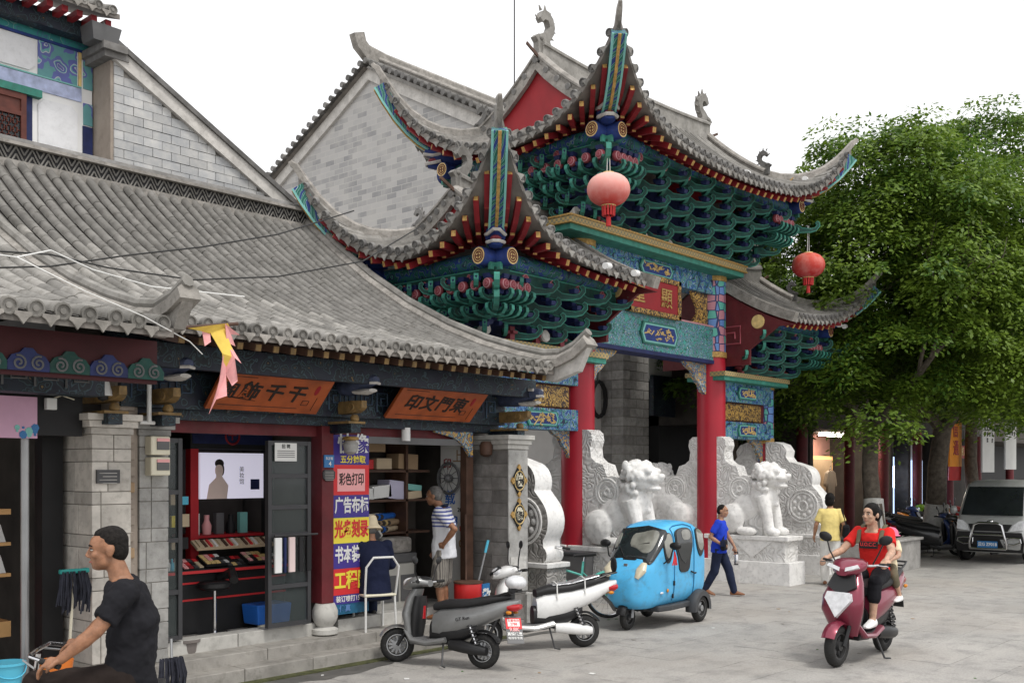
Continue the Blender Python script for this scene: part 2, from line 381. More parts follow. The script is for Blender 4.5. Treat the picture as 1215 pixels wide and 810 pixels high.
mk('seat_black', (.02, .02, .021), .55, var=.2, bump=.3); mk('tail_red', (.42, .01, .015), .2, spec=.6, var=.1); mk('amber', (.6, .22, .02), .25, var=.1); mk('lens', (.66, .67, .69), .12, spec=.7, var=.15, sc_=18); mk('lens_tan', (.60, .54, .40), .2, spec=.6, var=.12, sc_=12)
mk('foil', (.55, .56, .58), .3, metal=.8, var=.35, sc_=40, bump=.6, bs=50)
mk('car_blue_dark', (.02, .15, .32), .5, var=.05)
def skin(name, c): 
    t = mk(name, c, .5, var=.22, sc_=22, spec=.4, bump=.35, bs=95); t.b.inputs['Subsurface Weight'].default_value = .08; t.b.inputs['Subsurface Radius'].default_value = (.02, .008, .004)
skin('skin_tan', (.36, .19, .115)); skin('skin_dark', (.28, .135, .075)); skin('skin_fair', (.47, .29, .20))
def fab(name, c, var=.12): mk(name, c, .9, var=var, sc_=6, spec=.15, bump=.5, bs=22)
fab('cloth_black', (.014, .014, .017), .25); fab('cloth_brownblack', (.022, .016, .014), .25); fab('cloth_red', (.62, .025, .022)); fab('cloth_blue', (.02, .055, .50)); fab('cloth_navy', (.018, .024, .05)); fab('cloth_yellow', (.72, .58, .22)); fab('cloth_white', (.66, .65, .62)); fab('cloth_jacket', (.012, .016, .04)); fab('cloth_cream', (.70, .60, .42)); fab('cloth_olive', (.14, .12, .08)); fab('cloth_pink', (.70, .18, .30))
mk('hair_black', (.008, .007, .0065), .6, var=.3, sc_=30, bump=.8, bs=110, spec=.12); mk('hair_grey', (.12, .115, .11), .6, var=.4, sc_=30, bump=.6, bs=90); mk('hair_short', (.014, .012, .011), .8, var=.5, sc_=60, bump=.9, bs=120, spec=.15)
mk('eye_white', (.62, .58, .54), .3, var=0); mk('lip', (.34, .13, .10), .5, var=.1); mk('leather_brown', (.22, .09, .04), .5, var=.2)
def _stripes(name, a, b_, per, lo, hi):
    t = NT(name); s = t.n('SeparateXYZ'); t.l(t.pos(), s.inputs[0]); m = t.math('FRACT', t.math('DIVIDE', s.outputs[2], per)); k = t.math('GREATER_THAN', m, .55)
    msk = t.math('MULTIPLY', k, t.math('MULTIPLY', t.math('GREATER_THAN', s.outputs[2], lo), t.math('LESS_THAN', s.outputs[2], hi))); t.out(t.mix(msk, a, b_), .9, spec=.15); t.bump(t.noise(18, 4), .5, .006)
_stripes('polo_stripe', (.70, .71, .74), (.10, .12, .33), .045, 1.42, 1.72)
def _vstripes(name):
    t = NT(name); w = t.n('TexWave'); w.inputs['Scale'].default_value = 11; w.inputs['Distortion'].default_value = .3; t.l(t.pos(), w.inputs['Vector']); t.out(t.mix(t.mr(w.outputs[1], .4, .6, 0, 1), (.13, .12, .11), (.27, .25, .22)), .9, spec=.15)
_vstripes('shorts_stripe')

mk('lilac_wash', (.42, .47, .66), .6, var=.3, sc_=7); mk('panel_wash', (.74, .745, .76), .6, var=.05, sc_=6, dirt=.12)
mk('maroon_shaded', (.05, .009, .011), .7, var=.2)  # darker copy of maroon, the porch eave's shade put into the fascia colour
mk('beast_blue', (.05, .065, .12), .65, var=.4, sc_=9, dirt=.4)
emit('shop_lamp', (1, .90, .76), 30)
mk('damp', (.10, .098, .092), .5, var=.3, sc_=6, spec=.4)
# ================================================================ ground
def _ground(name, slab):
    t = NT(name); big = t.noise(.55, 5); mid = t.noise(2.6, 6, rough=.65); fine = t.noise(38, 5, rough=.7)
    c = t.mix(t.mr(big, .35, .68, 0, 1), (.33, .322, .305), (.43, .415, .39))
    c = t.mix(t.mr(mid, .48, .68, 0, .75), c, (.19, .188, .185))
    mp = t.n('Mapping'); mp.inputs['Rotation'].default_value = (0, 0, YAW); mp.inputs['Scale'].default_value = (.5, 2.2, 1); t.l(t.pos(), mp.inputs[0])
    c = t.mix(t.mr(t.noise(1.3, 6, mp.outputs[0], .7), .52, .72, 0, .5), c, (.47, .45, .42))
    c = t.mix(t.mr(fine, .42, .72, 0, .55), c, (.15, .142, .135)); c = t.mix(t.mr(t.noise(140, 3), .45, .7, 0, .35), c, (.52, .49, .45)); c = t.mix(t.mr(t.noise(.35, 3), .45, .65, 0, .25), c, (.36, .31, .26))
    sp = t.n('TexVoronoi'); sp.inputs['Scale'].default_value = 2.3; t.l(t.pos(), sp.inputs['Vector'])
    c = t.mix(t.mr(sp.outputs['Distance'], .03, .06, .65, 0), c, (.10, .098, .095))
    if slab: c = t.val(c, .96, 1.04)
    t.bump(t.math('ADD', t.math('MULTIPLY', fine, .6), t.noise(90, 3)), .55, .012); t.out(c, .88, spec=.3)
_ground('paving', True); _ground('road', False)
g = MB(); g.grid([[(-120 + 260 * i / 8, -120 + 300 * j / 8, -.006) for i in range(9)] for j in range(9)])
ground = struct(g.build('ground', 'road', smooth=0))
slab = MB().box((0, 0, -.03), (.896, .596, .06)).mesh('paving_slab', 'paving', 0)
Ms = []
for i in range(-6, 36):
    for j in range(-14, 30):
        u = i * .9 + (.45 if j % 2 else 0); v = j * .6
        d = u * CA + v * SA
        if d < 8.5: continue
        x = 607.5 + FPX * (u * SA - v * CA) / d; y = HOR + FPX * CAMZ / d
        if not (-60 < x < 1280 and 690 < y < 845): continue
        if v > 8.45 and u < 10.9 or v > 8.9: continue
        Ms.append(tr(u, v, random.uniform(-.0015, .001)) @ rot(random.uniform(-.002, .002), 'X'))
many('paving_slab', slab, Ms, ground, 300, 'far_paving_slabs')

# ================================================================ shared roof pieces
def barrel(L, r, mat, seg=6):
    b = MB(); rs = []
    for x, q in ((-L / 2, .95), (-L / 2 + .012, .985), (L / 2, 1.02)):
        rs.append([(x, math.cos(math.pi * j / seg) * r * q, math.sin(math.pi * j / seg) * r * q - .01) for j in range(seg + 1)])
    n = seg + 1
    b.add([p for q in rs for p in q], [(i * n + j, i * n + j + 1, (i + 1) * n + j + 1, (i + 1) * n + j) for i in range(2) for j in range(seg)])
    b.add(rs[2], [tuple(range(n))]); b.add(rs[0], [tuple(range(n - 1, -1, -1))])
    return b.mesh('barrel_tile', mat, 50)
def tile_end(r, mat):
    b = MB(); b.lathe([(0.001, .022), (r * .35, .022), (r * .4, .012), (r * .74, .012), (r * .8, .026), (r, .024), (r, -.03)], 14)
    return b.mesh('tile_end', mat, 30)
def drip(w, h, mat):
    b = MB(); b.prism([(-w / 2, .012), (-w / 2, -.012), (-w * .3, -h * .35), (0, -h), (w * .3, -h * .35), (w / 2, -.012), (w / 2, .012)], .018)
    return b.mesh('drip_tile', mat, 0)
TILE_B = barrel(.245, .057, 'tile'); END_B = tile_end(.062, 'tile'); DRIP_B = drip(.12, .075, 'mortar')
END_G = tile_end(.062, 'tile_dark'); DRIP_G = drip(.13, .085, 'tile')
def straight_roof(root, us, v0, v1, zf, L=.24, name='barrel_tile', me=None, limit=300):
    Ms = []; ends = []; drips = []
    for u in us:
        v = v0; k = 0; j = random.uniform(-.006, .006)
        while v < v1:
            s = (zf(v + .05) - zf(v - .05)) / .1; c = 1 / math.sqrt(1 + s * s); vm = v + L * .5 * c
            Ms.append(axM((u + j + random.uniform(-.004, .004), vm, zf(vm) + .012 + random.uniform(-.003, .004)), (0, -1, -(zf(vm + .05) - zf(vm - .05)) / .1), (0, -.2, 1)) @ rot(random.uniform(-.03, .03), 'X'))
            v += L * c
        ends.append(axM((u + j, v0 + .005, zf(v0) + .012), (1, 0, 0), (0, -1, -.12)))
    for a, b in zip(us, us[1:]): drips.append(tr((a + b) / 2, v0 - .015, zf(v0) - .035))
    many(name, me or TILE_B, Ms, root, limit, 'upper_barrel_tiles')
    many('tile_end', END_B, ends, root); many('drip_tile', DRIP_B, drips, root)
    b = MB(); vs = [v0 + (v1 - v0) * i / 16 for i in range(17)]
    ua, ub = us[0] - .1, us[-1] + .1
    b.grid([[(ua, v, zf(v) - .02), (ub, v, zf(v) - .02)] for v in vs]); b.grid([[(ua, v, zf(v) - .09), (ub, v, zf(v) - .09)] for v in vs], 1)
    b.add([(ua, v0, zf(v0) - .02), (ub, v0, zf(v0) - .02), (ub, v0, zf(v0) - .09), (ua, v0, zf(v0) - .09)], [(0, 1, 2, 3)], 1)
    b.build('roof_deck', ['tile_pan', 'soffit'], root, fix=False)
RIDGE = [(-.07, -.12), (-.07, .02), (-.1, .03), (-.1, .06), (-.05, .1), (.05, .1), (.1, .06), (.1, .03), (.07, .02), (.07, -.12)]
def block_wall_v(root, u0, u1, zb, zt, v, bw, bh, mat, name='brick', limit=300, clip=None, t=.06):
    """bricks on a wall facing -Y at y=v between u0..u1; clip(u,z) says whether a brick fits"""
    Ms = []; k = 0; z = zb
    me = MB().box((0, t / 2, 0), (bw - .008, t, bh - .008)).mesh(name, mat, 0); half = MB().box((0, t / 2, 0), (bw / 2 - .008, t, bh - .008)).mesh(name, mat, 0)
    Mh = []
    while z + bh <= zt + 1e-6:
        u = u0 + (bw / 2 if k % 2 else 0)
        if k % 2 and (clip is None or clip(u0, z, z + bh)): Mh.append(tr(u0 + bw / 4, v, z + bh / 2))
        while u + bw <= u1 + 1e-6:
            m = tr(u + bw / 2, v + random.uniform(-.004, .004), z + bh / 2)
            if clip is None or (clip(u, z, z + bh) and clip(u + bw, z, z + bh)): Ms.append(m)
            elif clip(u, z, z + bh): Mh.append(tr(u + bw / 4, v, z + bh / 2))
            u += bw
        k += 1; z += bh
    many(name, me, Ms, root, limit - len(Mh)); many(name, half, Mh, root)

def stone_pier(root, u0, u1, v0, v1, z0, z1, mat, seed, hs=(.27, .12), cap=True, capmat=None):
    rnd = random.Random(seed); b = MB(); b.bx(u0 + .008, u1 - .008, v0 + .008, v1 - .008, z0, z1); b.build('pier_core', 'joint', root, smooth=0)
    z = z0; k = 0
    while z < z1 - .05:
        h = min(hs[k % len(hs)], z1 - z); um = u0 + (u1 - u0) * rnd.choice((.22, .3, .4, .55)); vm = v0 + (v1 - v0) * rnd.choice((.42, .55, .68)); g = .004
        e = rnd.uniform(0, .004)
        for (a, bb, c, d) in ((u0, um, v0, vm), (um, u1, v0, vm), (u0, u1, vm, v1)):
            q = MB(); q.bx(a + (g if a > u0 else -e), bb - (g if bb < u1 else -e), c + (g if c > v0 else -e), d - g, z + g, z + h - g)
            q.build('pier_stone', mat, root, smooth=0, bev=.004)
        z += h; k += 1
    if cap:
        for i, (e, h) in enumerate(((.02, .07), (.05, .06), (.08, .05))):
            q = MB(); q.bx(u0 - e, u1 + e, v0 - e, v1 + e, z1 + i * .062, z1 + i * .062 + .06, 0); q.build('pier_cap', capmat or mat, root, smooth=0, bev=.006)

def TXT(body, size, mat, parent, M, bold=.0, ext=.002, sx=1.0, name='lettering', align='CENTER'):
    c = bpy.data.curves.new('t', 'FONT'); c.body = body; c.size = 1; c.align_x = align; c.align_y = 'CENTER'; c.offset = bold; c.extrude = ext / size; c.resolution_u = 3
    o = bpy.data.objects.new('t', c); me = o.to_mesh().copy(); o.to_mesh_clear(); bpy.data.objects.remove(o); bpy.data.curves.remove(c)
    me.name = name; me.materials.clear(); me.materials.append(MAT(mat))
    q = OB(name, me, parent, M @ Matrix.Diagonal((size * sx, size, size, 1)))
    return q
FACE = Matrix(((1, 0, 0, 0), (0, 0, -1, 0), (0, 1, 0, 0), (0, 0, 0, 1)))   # text plane -> wall facing -Y

def dragon_bracket(root, u, v, z, s=1.0):
    """carved beam end: pale-jawed blue beast head over a gilt curled bracket, pointing to -Y"""
    M = tr(u, v, z) @ Matrix.Scale(s, 4)
    b = MB(); b.rings([[(math.cos(a) * rx, y, zc + math.sin(a) * rz) for a in [6.2832 * j / 12 for j in range(12)]] for y, rx, rz, zc in
        ((.5, .08, .09, 0), (.2, .09, .10, 0), (.05, .115, .12, .01), (-.1, .12, .11, .03), (-.22, .10, .075, .045), (-.32, .085, .06, .05), (-.36, .05, .035, .05))], 0)
    b.build('beast_head', 'beast_blue', root, M)
    b = MB(); b.rings([[(math.cos(a) * rx, y, zc + math.sin(a) * rz) for a in [6.2832 * j / 10 for j in range(10)]] for y, rx, rz, zc in
        ((-.04, .08, .03, -.07), (-.2, .08, .035, -.075), (-.31, .06, .02, -.065))], 0)
    b.tube([(-.09, -.30, .09), (-.10, -.18, .10), (-.1, -.05, .12)], .022, 6); b.tube([(.09, -.30, .09), (.10, -.18, .10), (.1, -.05, .12)], .022, 6)
    b.tube([(-.075, -.33, .01), (0, -.37, .015), (.075, -.33, .01)], .016, 6)
    for k in (-1, 1): b.ell((k * .095, -.12, .11), .03, 8)
    b.build('beast_jaw', 'mortar_pale', root, M)
    b = MB(); b.rings([[(x * w, y, z) for x, z in ((-1, -.31 + d), (1, -.31 + d), (1.15, -.24), (1, -.17), (-1, -.17), (-1.15, -.24))] for y, w, d in ((.5, .06, 0), (.1, .06, 0), (-.02, .065, .01), (-.1, .05, .03), (-.16, .035, .06))])
    for k in (-1, 1): b.tube([(k * .07, -.02 + .045 * math.cos(a_ * .5), -.24 + .045 * math.sin(a_ * .5) * (1 - a_ / 30)) for a_ in range(14)], .012, 5)
    b.lathe([(.03, -.40), (.05, -.38), (.05, -.35), (.03, -.32)], 10); b.build('gilt_bracket', 'gold_old', root, M)
    b = MB(); b.bx(-.07, .07, -.02, .5, -.52, -.40); b.bx(-.12, .12, -.04, .5, -.42, -.395, 1); b.build('bracket_block', ['paint_shaded', 'gold_old'], root, M, smooth=0)

# ================================================================ shop with the long tiled roof
shop = T('shop_house', 'single storey shop house with long grey barrel tile roof and lattice ridge', 'shop', (7.5, 9.5, 0))
shop.location = (0, 0, 0)
zB = lambda v: 3.40 + .18 * (v - 8.1) + .066 * (v - 8.1) ** 2
usB = [4.46 + .171 * i for i in range(33)]
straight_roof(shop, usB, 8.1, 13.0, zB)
b = MB()  # verge along the right end, curling up at the eave
vp = [(10.1, v, zB(v) + .07) for v in (13.1, 12.4, 11.6, 10.8, 10.0, 9.3, 8.7, 8.3)] + [(10.1, 8.05, 3.50), (10.1, 7.82, 3.58), (10.1, 7.62, 3.72)]
b.sweep(vp, [(-.11, -.10), (-.11, .0), (-.06, .05), (.06, .05), (.11, .0), (.11, -.10)]); b.build('verge_ridge', 'mortar', shop)
b = MB(); b.tube([(p[0], p[1], p[2] + .085) for p in vp], .055, 8); b.build('verge_cap', 'tile', shop)
b = MB(); b.prism([(7.6, 3.62), (7.75, 3.33), (8.15, 3.22), (8.5, 3.3), (8.3, 3.5), (8.0, 3.52), (7.8, 3.6)], .1, M=tr(10.1, 0, 0) @ rot(R(90), 'Z')); b.build('verge_scroll', 'mortar_pale', shop)
zr = zB(13.0)
b = MB(); b.bx(4.3, 10.2, 12.98, 13.22, zr - .12, zr + .06); b.bx(4.3, 10.2, 12.96, 13.24, zr + .245, zr + .285); b.build('ridge_band', 'mortar', shop, smooth=0)
b = MB(); b.bx(4.3, 10.2, 13.04, 13.16, zr + .05, zr + .25); b.build('ridge_core', 'black', shop, smooth=0)
b = MB(); k = 0; u = 4.3
while u < 10.1:
    for a, c in (((0, .0), (.1, .18)), ((.1, .18), (.2, .0)), ((0, .09), (.05, .18)), ((.05, .0), (.1, .09)), ((.1, .09), (.15, .0)), ((.15, .18), (.2, .09))):
        b.tube([(u + a[0], 13.03, zr + .06 + a[1]), (u + c[0], 13.03, zr + .06 + c[1])], .011, 4)
    u += .2
b.build('ridge_lattice', 'tile', shop, kind='stuff', smooth=0)
b = MB(); cap = [(4.3, 13.1, zr + .31), (10.0, 13.1, zr + .31), (10.2, 13.1, zr + .34), (10.33, 13.1, zr + .40)]; b.tube(cap, .065, 8); b.build('ridge_cap', 'tile_dark', shop)
# eave rafters, fascia and beams in shade-darkened paint
raf = MB().bx(-.035, .035, 0, 1.15, -.04, .03).bx(-.03, .03, -.008, 0, -.035, .025, 1).mesh('rafter', ['dark_wood', 'gold_old'], 0)
many('rafter', raf, [axM((u, 8.2, 3.27), (1, 0, 0), (0, -.2, 1)) for u in [4.95 + .2 * i for i in range(26)]], shop)
b = MB(); b.bx(4.9, 10.3, 8.62, 8.72, 3.06, 3.28); b.build('eave_purlin', 'paint_shaded', shop, smooth=0)
b = MB(); b.bx(4.9, 10.3, 9.16, 9.26, 2.72, 3.08); b.bx(4.9, 10.3, 9.27, 9.5, 2.62, 3.5); b.build('painted_beam', 'paint_shaded', shop, smooth=0)
# fret of raised lines along the painted beam
for i in range(22):
    u = 5.0 + i * .235
    if 5.7 < u < 7.1 or 8.1 < u < 9.5: continue
    b = MB(); b.tube([(u, 9.15, 2.80), (u, 9.15, 3.02), (u + .16, 9.15, 3.02), (u + .16, 9.15, 2.88), (u + .06, 9.15, 2.88), (u + .06, 9.15, 2.96), (u + .11, 9.15, 2.96)], .009, 4); b.build('beam_fret', 'fret_blue', shop, smooth=0)
for (a, c) in ((5.41, 7.42), (7.64, 9.78)):
    b = MB(); b.bx(a, c, 9.40, 9.5, 2.50, 2.62); b.build('lintel', 'maroon', shop, smooth=0)
for u, v in ((5.26, 8.95), (7.55, 8.95), (10.25, 8.85)): dragon_bracket(shop, u, v, 3.06, 1.0)
# body
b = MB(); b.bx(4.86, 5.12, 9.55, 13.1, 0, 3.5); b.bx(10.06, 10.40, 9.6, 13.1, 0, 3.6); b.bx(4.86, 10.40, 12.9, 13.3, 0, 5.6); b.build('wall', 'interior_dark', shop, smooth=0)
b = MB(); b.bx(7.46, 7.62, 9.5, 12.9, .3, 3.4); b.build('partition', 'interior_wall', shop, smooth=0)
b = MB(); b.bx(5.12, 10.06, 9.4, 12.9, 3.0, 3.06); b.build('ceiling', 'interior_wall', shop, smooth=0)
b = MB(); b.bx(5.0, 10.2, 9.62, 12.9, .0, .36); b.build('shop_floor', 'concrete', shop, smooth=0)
b = MB(); b.bx(7.37, 7.54, 9.3, 9.5, .62, 2.8); b.build('timber_post', 'maroon', shop, smooth=0, bev=.01)
b = MB(); b.bx(9.80, 9.93, 9.38, 9.5, .38, 2.66); b.build('timber_post', 'dark_wood', shop, smooth=0, bev=.01)
b = MB(); b.lathe([(.11, .26), (.15, .28), (.15, .33), (.09, .36), (.12, .40), (.145, .46), (.145, .54), (.11, .62)], 16, M=tr(7.46, 9.36, 0)); b.build('post_base', 'sill_stone', shop)
b = MB(); b.lathe([(.03, 2.3), (.075, 2.33), (.09, 2.42), (.06, 2.46)], 12, M=tr(7.70, 9.2, 0)); b.lathe([(.05, 2.46), (.10, 2.47), (.09, 2.5), (.05, 2.51)], 12, 1, M=tr(7.70, 9.2, 0)); b.build('hanging_drop', ['pier_grey', 'gold'], shop)
b = MB(); b.lathe([(.03, 2.3), (.08, 2.33), (.09, 2.45), (.06, 2.5)], 10, M=tr(9.98, 9.2, 0)); b.build('hanging_drop', 'dark_wood', shop)
pts = [(-.34, 0), (.0, -.06), (.2, -.18), (.3, -.3), (.34, -.3), (.34, .02), (-.34, .02)]
b = MB(); b.prism(pts, .05, M=tr(9.5, 9.33, 2.6)); b.build('spandrel', 'gold_mix', shop, smooth=0)
b = MB(); b.bx(7.68, 9.78, 9.33, 9.42, 2.44, 2.52); b.build('shutter_box', 'plastic_grey', shop, smooth=0)
stone_pier(shop, 5.11, 5.41, 9.2, 9.75, .0, 2.45, 'pier_grey', 4, (.26, .13))
stone_pier(shop, 10.07, 10.44, 8.9, 9.58, .0, 2.40, 'brick_dark', 5, (.17, .17), capmat='sill_stone')
b = MB(); b.bx(10.065, 10.445, 8.885, 8.899, .55, 2.39); b.build('plaster_skin', 'pier_grey', shop, smooth=0)
b = MB(); b.bx(10.10, 10.41, 8.876, 8.883, .62, 1.0); b.build('lime_patch', 'limewash', shop, smooth=0)
b = MB(); b.bx(4.88, 5.1, 9.22, 9.5, 0, 3.1); b.build('rough_mortar', 'plaster_brown', shop, smooth=0)
for i in range(17):
    b = MB(); b.bx(4.875 + random.uniform(-.01, .02), 5.06, 9.19 + random.uniform(-.012, .012), 9.3, .2 + i * .155, .2 + i * .155 + .10); b.build('broken_brick', 'cardboard' if i % 4 == 3 else 'plaster_brown', shop, smooth=0, bev=.012)
b = MB(); b.bx(10.40, 10.48, 8.86, 9.62, .0, .5); b.build('plinth', 'pier_grey', shop, smooth=0)
# steps and sill, cut into blocks
for (va, vb, z0, z1, cuts, m) in ((8.85, 9.14, -.02, .14, (5.02, 6.05, 6.9, 7.9, 8.9, 10.0), 'step_stone'), (9.10, 9.46, -.02, .26, (4.95, 6.5, 8.0, 9.3, 10.06), 'step_stone')):
    for a, c in zip(cuts, cuts[1:]):
        b = MB(); b.bx(a + .003, c - .003, va, vb, z0, z1); b.build('step_block', m, shop, smooth=0, bev=.01)
for a, c in ((5.42, 6.35), (6.36, 7.41), (7.70, 8.7), (8.71, 9.79)):
    b = MB(); b.bx(a, c, 9.42, 9.64, .2, .40); b.build('sill_stone', 'sill_stone', shop, smooth=0, bev=.008)
b = MB(); b.bx(5.0, 10.1, 8.72, 8.86, -.02, .012); b.build('gutter_moss', 'moss', shop, smooth=0)
rs_ = random.Random(4); b = MB(); top = []; bot = []
for i in range(40): u = 5.6 + i * .13; w = .10 + .26 * max(0, math.sin(i * .17)) * rs_.uniform(.6, 1.1); top.append((u, 8.74, .003)); bot.append((u + rs_.uniform(-.04, .04), 8.72 - w, .003))
b.grid([bot, top]); struct(b.build('damp_stain', 'damp', ground, fix=False))
for i in range(26):
    b = MB(); s_ = rs_.uniform(.012, .035); b.prism([(-s_, -s_ * .6), (s_ * .7, -s_), (s_, s_ * .5), (-s_ * .3, s_)], .004, M=rot(R(90), 'X')); q = onZ(rs_.uniform(380, 1180), rs_.uniform(715, 808)); o = b.build('litter_scrap', rs_.choice(['paper', 'leafgreen', 'cardboard', 'mortar', 'cardboard']), ground, tr(q.x, q.y, .005) @ rot(rs_.uniform(0, 6), 'Z'), smooth=0)

# ================================================================ neighbouring shop on the left with its own porch roof
nsh = T('porch_shop', 'left hand shop under a lower tiled porch roof with painted cloud fascia', 'shop')
zA = lambda v: 3.22 + .16 * (v - 7.2) + .065 * (v - 7.2) ** 2
TILE_A = barrel(.27, .072, 'tile')
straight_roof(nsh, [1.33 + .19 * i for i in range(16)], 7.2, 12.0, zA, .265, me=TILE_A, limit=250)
b = MB(); va = [(4.33, v, zA(v) + .06) for v in (12.0, 11.2, 10.4, 9.6, 8.9, 8.3, 7.8)] + [(4.33, 7.5, 3.36), (4.33, 7.25, 3.42), (4.33, 7.08, 3.50)]
b.sweep(va, [(-.09, -.09), (-.09, 0), (-.05, .03), (.05, .03), (.09, 0), (.09, -.09)]); b.build('verge_ridge', 'mortar', nsh)
b = MB(); b.tube([(p[0], p[1], p[2] + .06) for p in va], .05, 8); b.build('verge_cap', 'tile', nsh)
b = MB(); b.prism([(7.07, 3.42), (7.2, 3.2), (7.5, 3.16), (7.7, 3.26), (7.5, 3.34), (7.25, 3.38)], .1, M=tr(4.33, 0, 0) @ rot(R(90), 'Z')); b.build('verge_scroll', 'mortar', nsh)
b = MB(); b.bx(1.0, 4.36, 7.58, 7.66, 2.80, 3.14); b.build('fascia_board', 'maroon_shaded', nsh, smooth=0)
def spiral(cx, cz, r, turns, sgn, n=22):
    return [(cx + sgn * r * (1 - i / n * .85) * math.cos(turns * 6.2832 * i / n + 1.2), cz + r * (1 - i / n * .85) * math.sin(turns * 6.2832 * i / n + 1.2)) for i in range(n + 1)]
for i in range(11):
    u = 1.2 + i * .305; col = 'blue_cloud' if i % 2 else 'green_cloud'
    b = MB(); b.prism([(-.15, -.08), (.15, -.08), (.155, -.02), (.12, .03), (.06, .05), (.03, .085), (-.03, .085), (-.06, .05), (-.12, .03), (-.155, -.02)], .03)
    for k in (-1, 1): b.tube([(p[0], -.02, p[1]) for p in spiral(k * .07, -.025, .055, 1.6, k)], .008, 4, 1)
    b.build('cloud_ornament', ['navy' if i % 2 else 'green_dark', 'plastic_grey'], nsh, tr(u, 7.565, 2.91), smooth=0)
b = MB(); b.bx(1.0, 4.4, 8.5, 8.75, 2.75, 3.2); b.build('painted_beam', 'paint_shaded', nsh, smooth=0)
for i in range(12):
    u = 1.2 + i * .26; b = MB(); b.tube([(u, 8.49, 2.8), (u, 8.49, 3.0), (u + .19, 8.49, 3.0), (u + .19, 8.49, 2.86), (u + .07, 8.49, 2.86), (u + .07, 8.49, 2.94), (u + .13, 8.49, 2.94)], .01, 4); b.build('beam_fret', 'plastic_grey', nsh, smooth=0)
stone_pier(nsh, 4.49, 4.855, 8.9, 9.51, 0, 2.44, 'pier_stone', 3, (.27, .115))
dragon_bracket(nsh, 4.62, 8.75, 3.02, .95)
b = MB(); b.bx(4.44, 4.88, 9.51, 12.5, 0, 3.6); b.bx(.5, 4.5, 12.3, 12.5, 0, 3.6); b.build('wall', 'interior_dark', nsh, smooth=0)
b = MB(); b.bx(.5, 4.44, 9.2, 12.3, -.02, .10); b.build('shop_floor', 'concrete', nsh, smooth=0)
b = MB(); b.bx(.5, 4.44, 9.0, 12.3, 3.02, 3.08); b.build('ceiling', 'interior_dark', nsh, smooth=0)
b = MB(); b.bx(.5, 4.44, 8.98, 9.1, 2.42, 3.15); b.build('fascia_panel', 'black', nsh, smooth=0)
b = MB(); b.bx(4.25, 4.44, 9.35, 9.5, .1, 2.45); b.build('door_jamb', 'black', nsh, smooth=0)
b = MB(); b.cyl((3.95, 9.02, .1), (3.95, 9.02, 2.4), .035, n=10); b.build('door_post', 'alu', nsh)
b = MB(); b.bx(.5, 4.5, 8.9, 9.22, -.02, .14); b.build('doorstep', 'step_stone', nsh, smooth=0, bev=.01)

# ================================================================ brick gable house behind the long roof
def top_line(u): return 7.95 - (u - 7.1) * (7.95 - 6.2) / (10.35 - 7.1)
gh = T('gable_house', 'pale grey brick gable wall sloping down behind the lattice ridge', 'house')
b = MB(); b.add([(7.14, 13.56, 5.3), (10.4, 13.56, 5.3), (10.4, 13.56, top_line(10.4)), (7.14, 13.56, top_line(7.14)), (7.14, 14.4, 5.3), (10.4, 14.4, 5.3), (10.4, 14.4, top_line(10.4)), (7.14, 14.4, top_line(7.14))],
      [(0, 1, 2, 3), (4, 7, 6, 5), (0, 3, 7, 4), (1, 5, 6, 2), (3, 2, 6, 7)]); b.build('wall_core', 'mortar_pale', gh, smooth=0)
block_wall_v(gh, 7.12, 10.35, 5.55, 7.95, 13.5, .29, .125, 'brick_pale', clip=lambda u, z, zt: zt < top_line(u) - .12)
b = MB(); b.bx(7.08, 7.14, 13.52, 14.4, 5.3, 7.75); b.build('side_render', 'plaster_brown', gh, smooth=0)
gp = [(6.98, 13.6, top_line(6.98) + .02)] + [(u, 13.6, top_line(u)) for u in (7.1, 8.2, 9.3, 10.3)] + [(10.5, 13.6, top_line(10.5) + .06)]
b = MB(); b.sweep([(p[0], 13.47, p[2] - .1) for p in gp[1:]], [(-.05, -.10), (-.05, .10), (.03, .10), (.03, -.10)], side=(0, -1, 0)); b.build('barge_board', 'mortar_pale', gh, smooth=0)
b = MB(); b.sweep([(p[0], 13.7, p[2] + .03) for p in gp], [(-.3, -.035), (-.3, .035), (.3, .035), (.3, -.035)], side=(0, 1, 0)); b.build('verge_slates', 'tile_dark', gh, smooth=0)
b = MB(); b.bx(6.95, 7.3, 13.42, 14.5, 7.74, 7.82); b.bx(6.9, 7.25, 13.36, 14.5, 7.82, 7.92); b.build('corner_cornice', 'tile_dark', gh, smooth=0)
b = MB(); b.tube([(7.15, 13.5, 7.98), (7.0, 13.46, 8.06), (6.92, 13.42, 8.18)], [.05, .035, .015], 7); b.build('corner_finial', 'tile_dark', gh)

# ================================================================ painted two storey house at the left edge
ph = T('painted_house', 'blue and white painted upper storey with a carved wooden window', 'house')
b = MB(); b.bx(4.0, 7.06, 14.0, 17, 5.0, 8.15); b.build('wall', 'white_paint', ph, smooth=0)
def band(z0, z1, u0, u1, m, y=13.985, nm='painted_panel'): b = MB(); b.bx(u0, u1, y, 14.01, z0, z1); return b.build(nm, m, ph, smooth=0)
band(7.93, 8.16, 4.0, 7.06, 'teal_scroll', 13.97); band(7.42, 7.92, 6.30, 6.84, 'paint_upper'); band(7.42, 7.92, 6.93, 7.06, 'paint_upper'); band(7.22, 7.40, 4.0, 6.90, 'lilac_wash', 13.98)
band(7.90, 7.935, 4.0, 7.06, 'blue_paint', 13.965); band(7.42, 7.92, 6.86, 6.90, 'gold_pale', 13.98); band(6.92, 7.22, 6.93, 7.06, 'paint_upper'); band(5.0, 6.90, 6.92, 7.06, 'navy', 13.98); band(7.41, 7.43, 4.0, 6.9, 'teal_pale', 13.978)
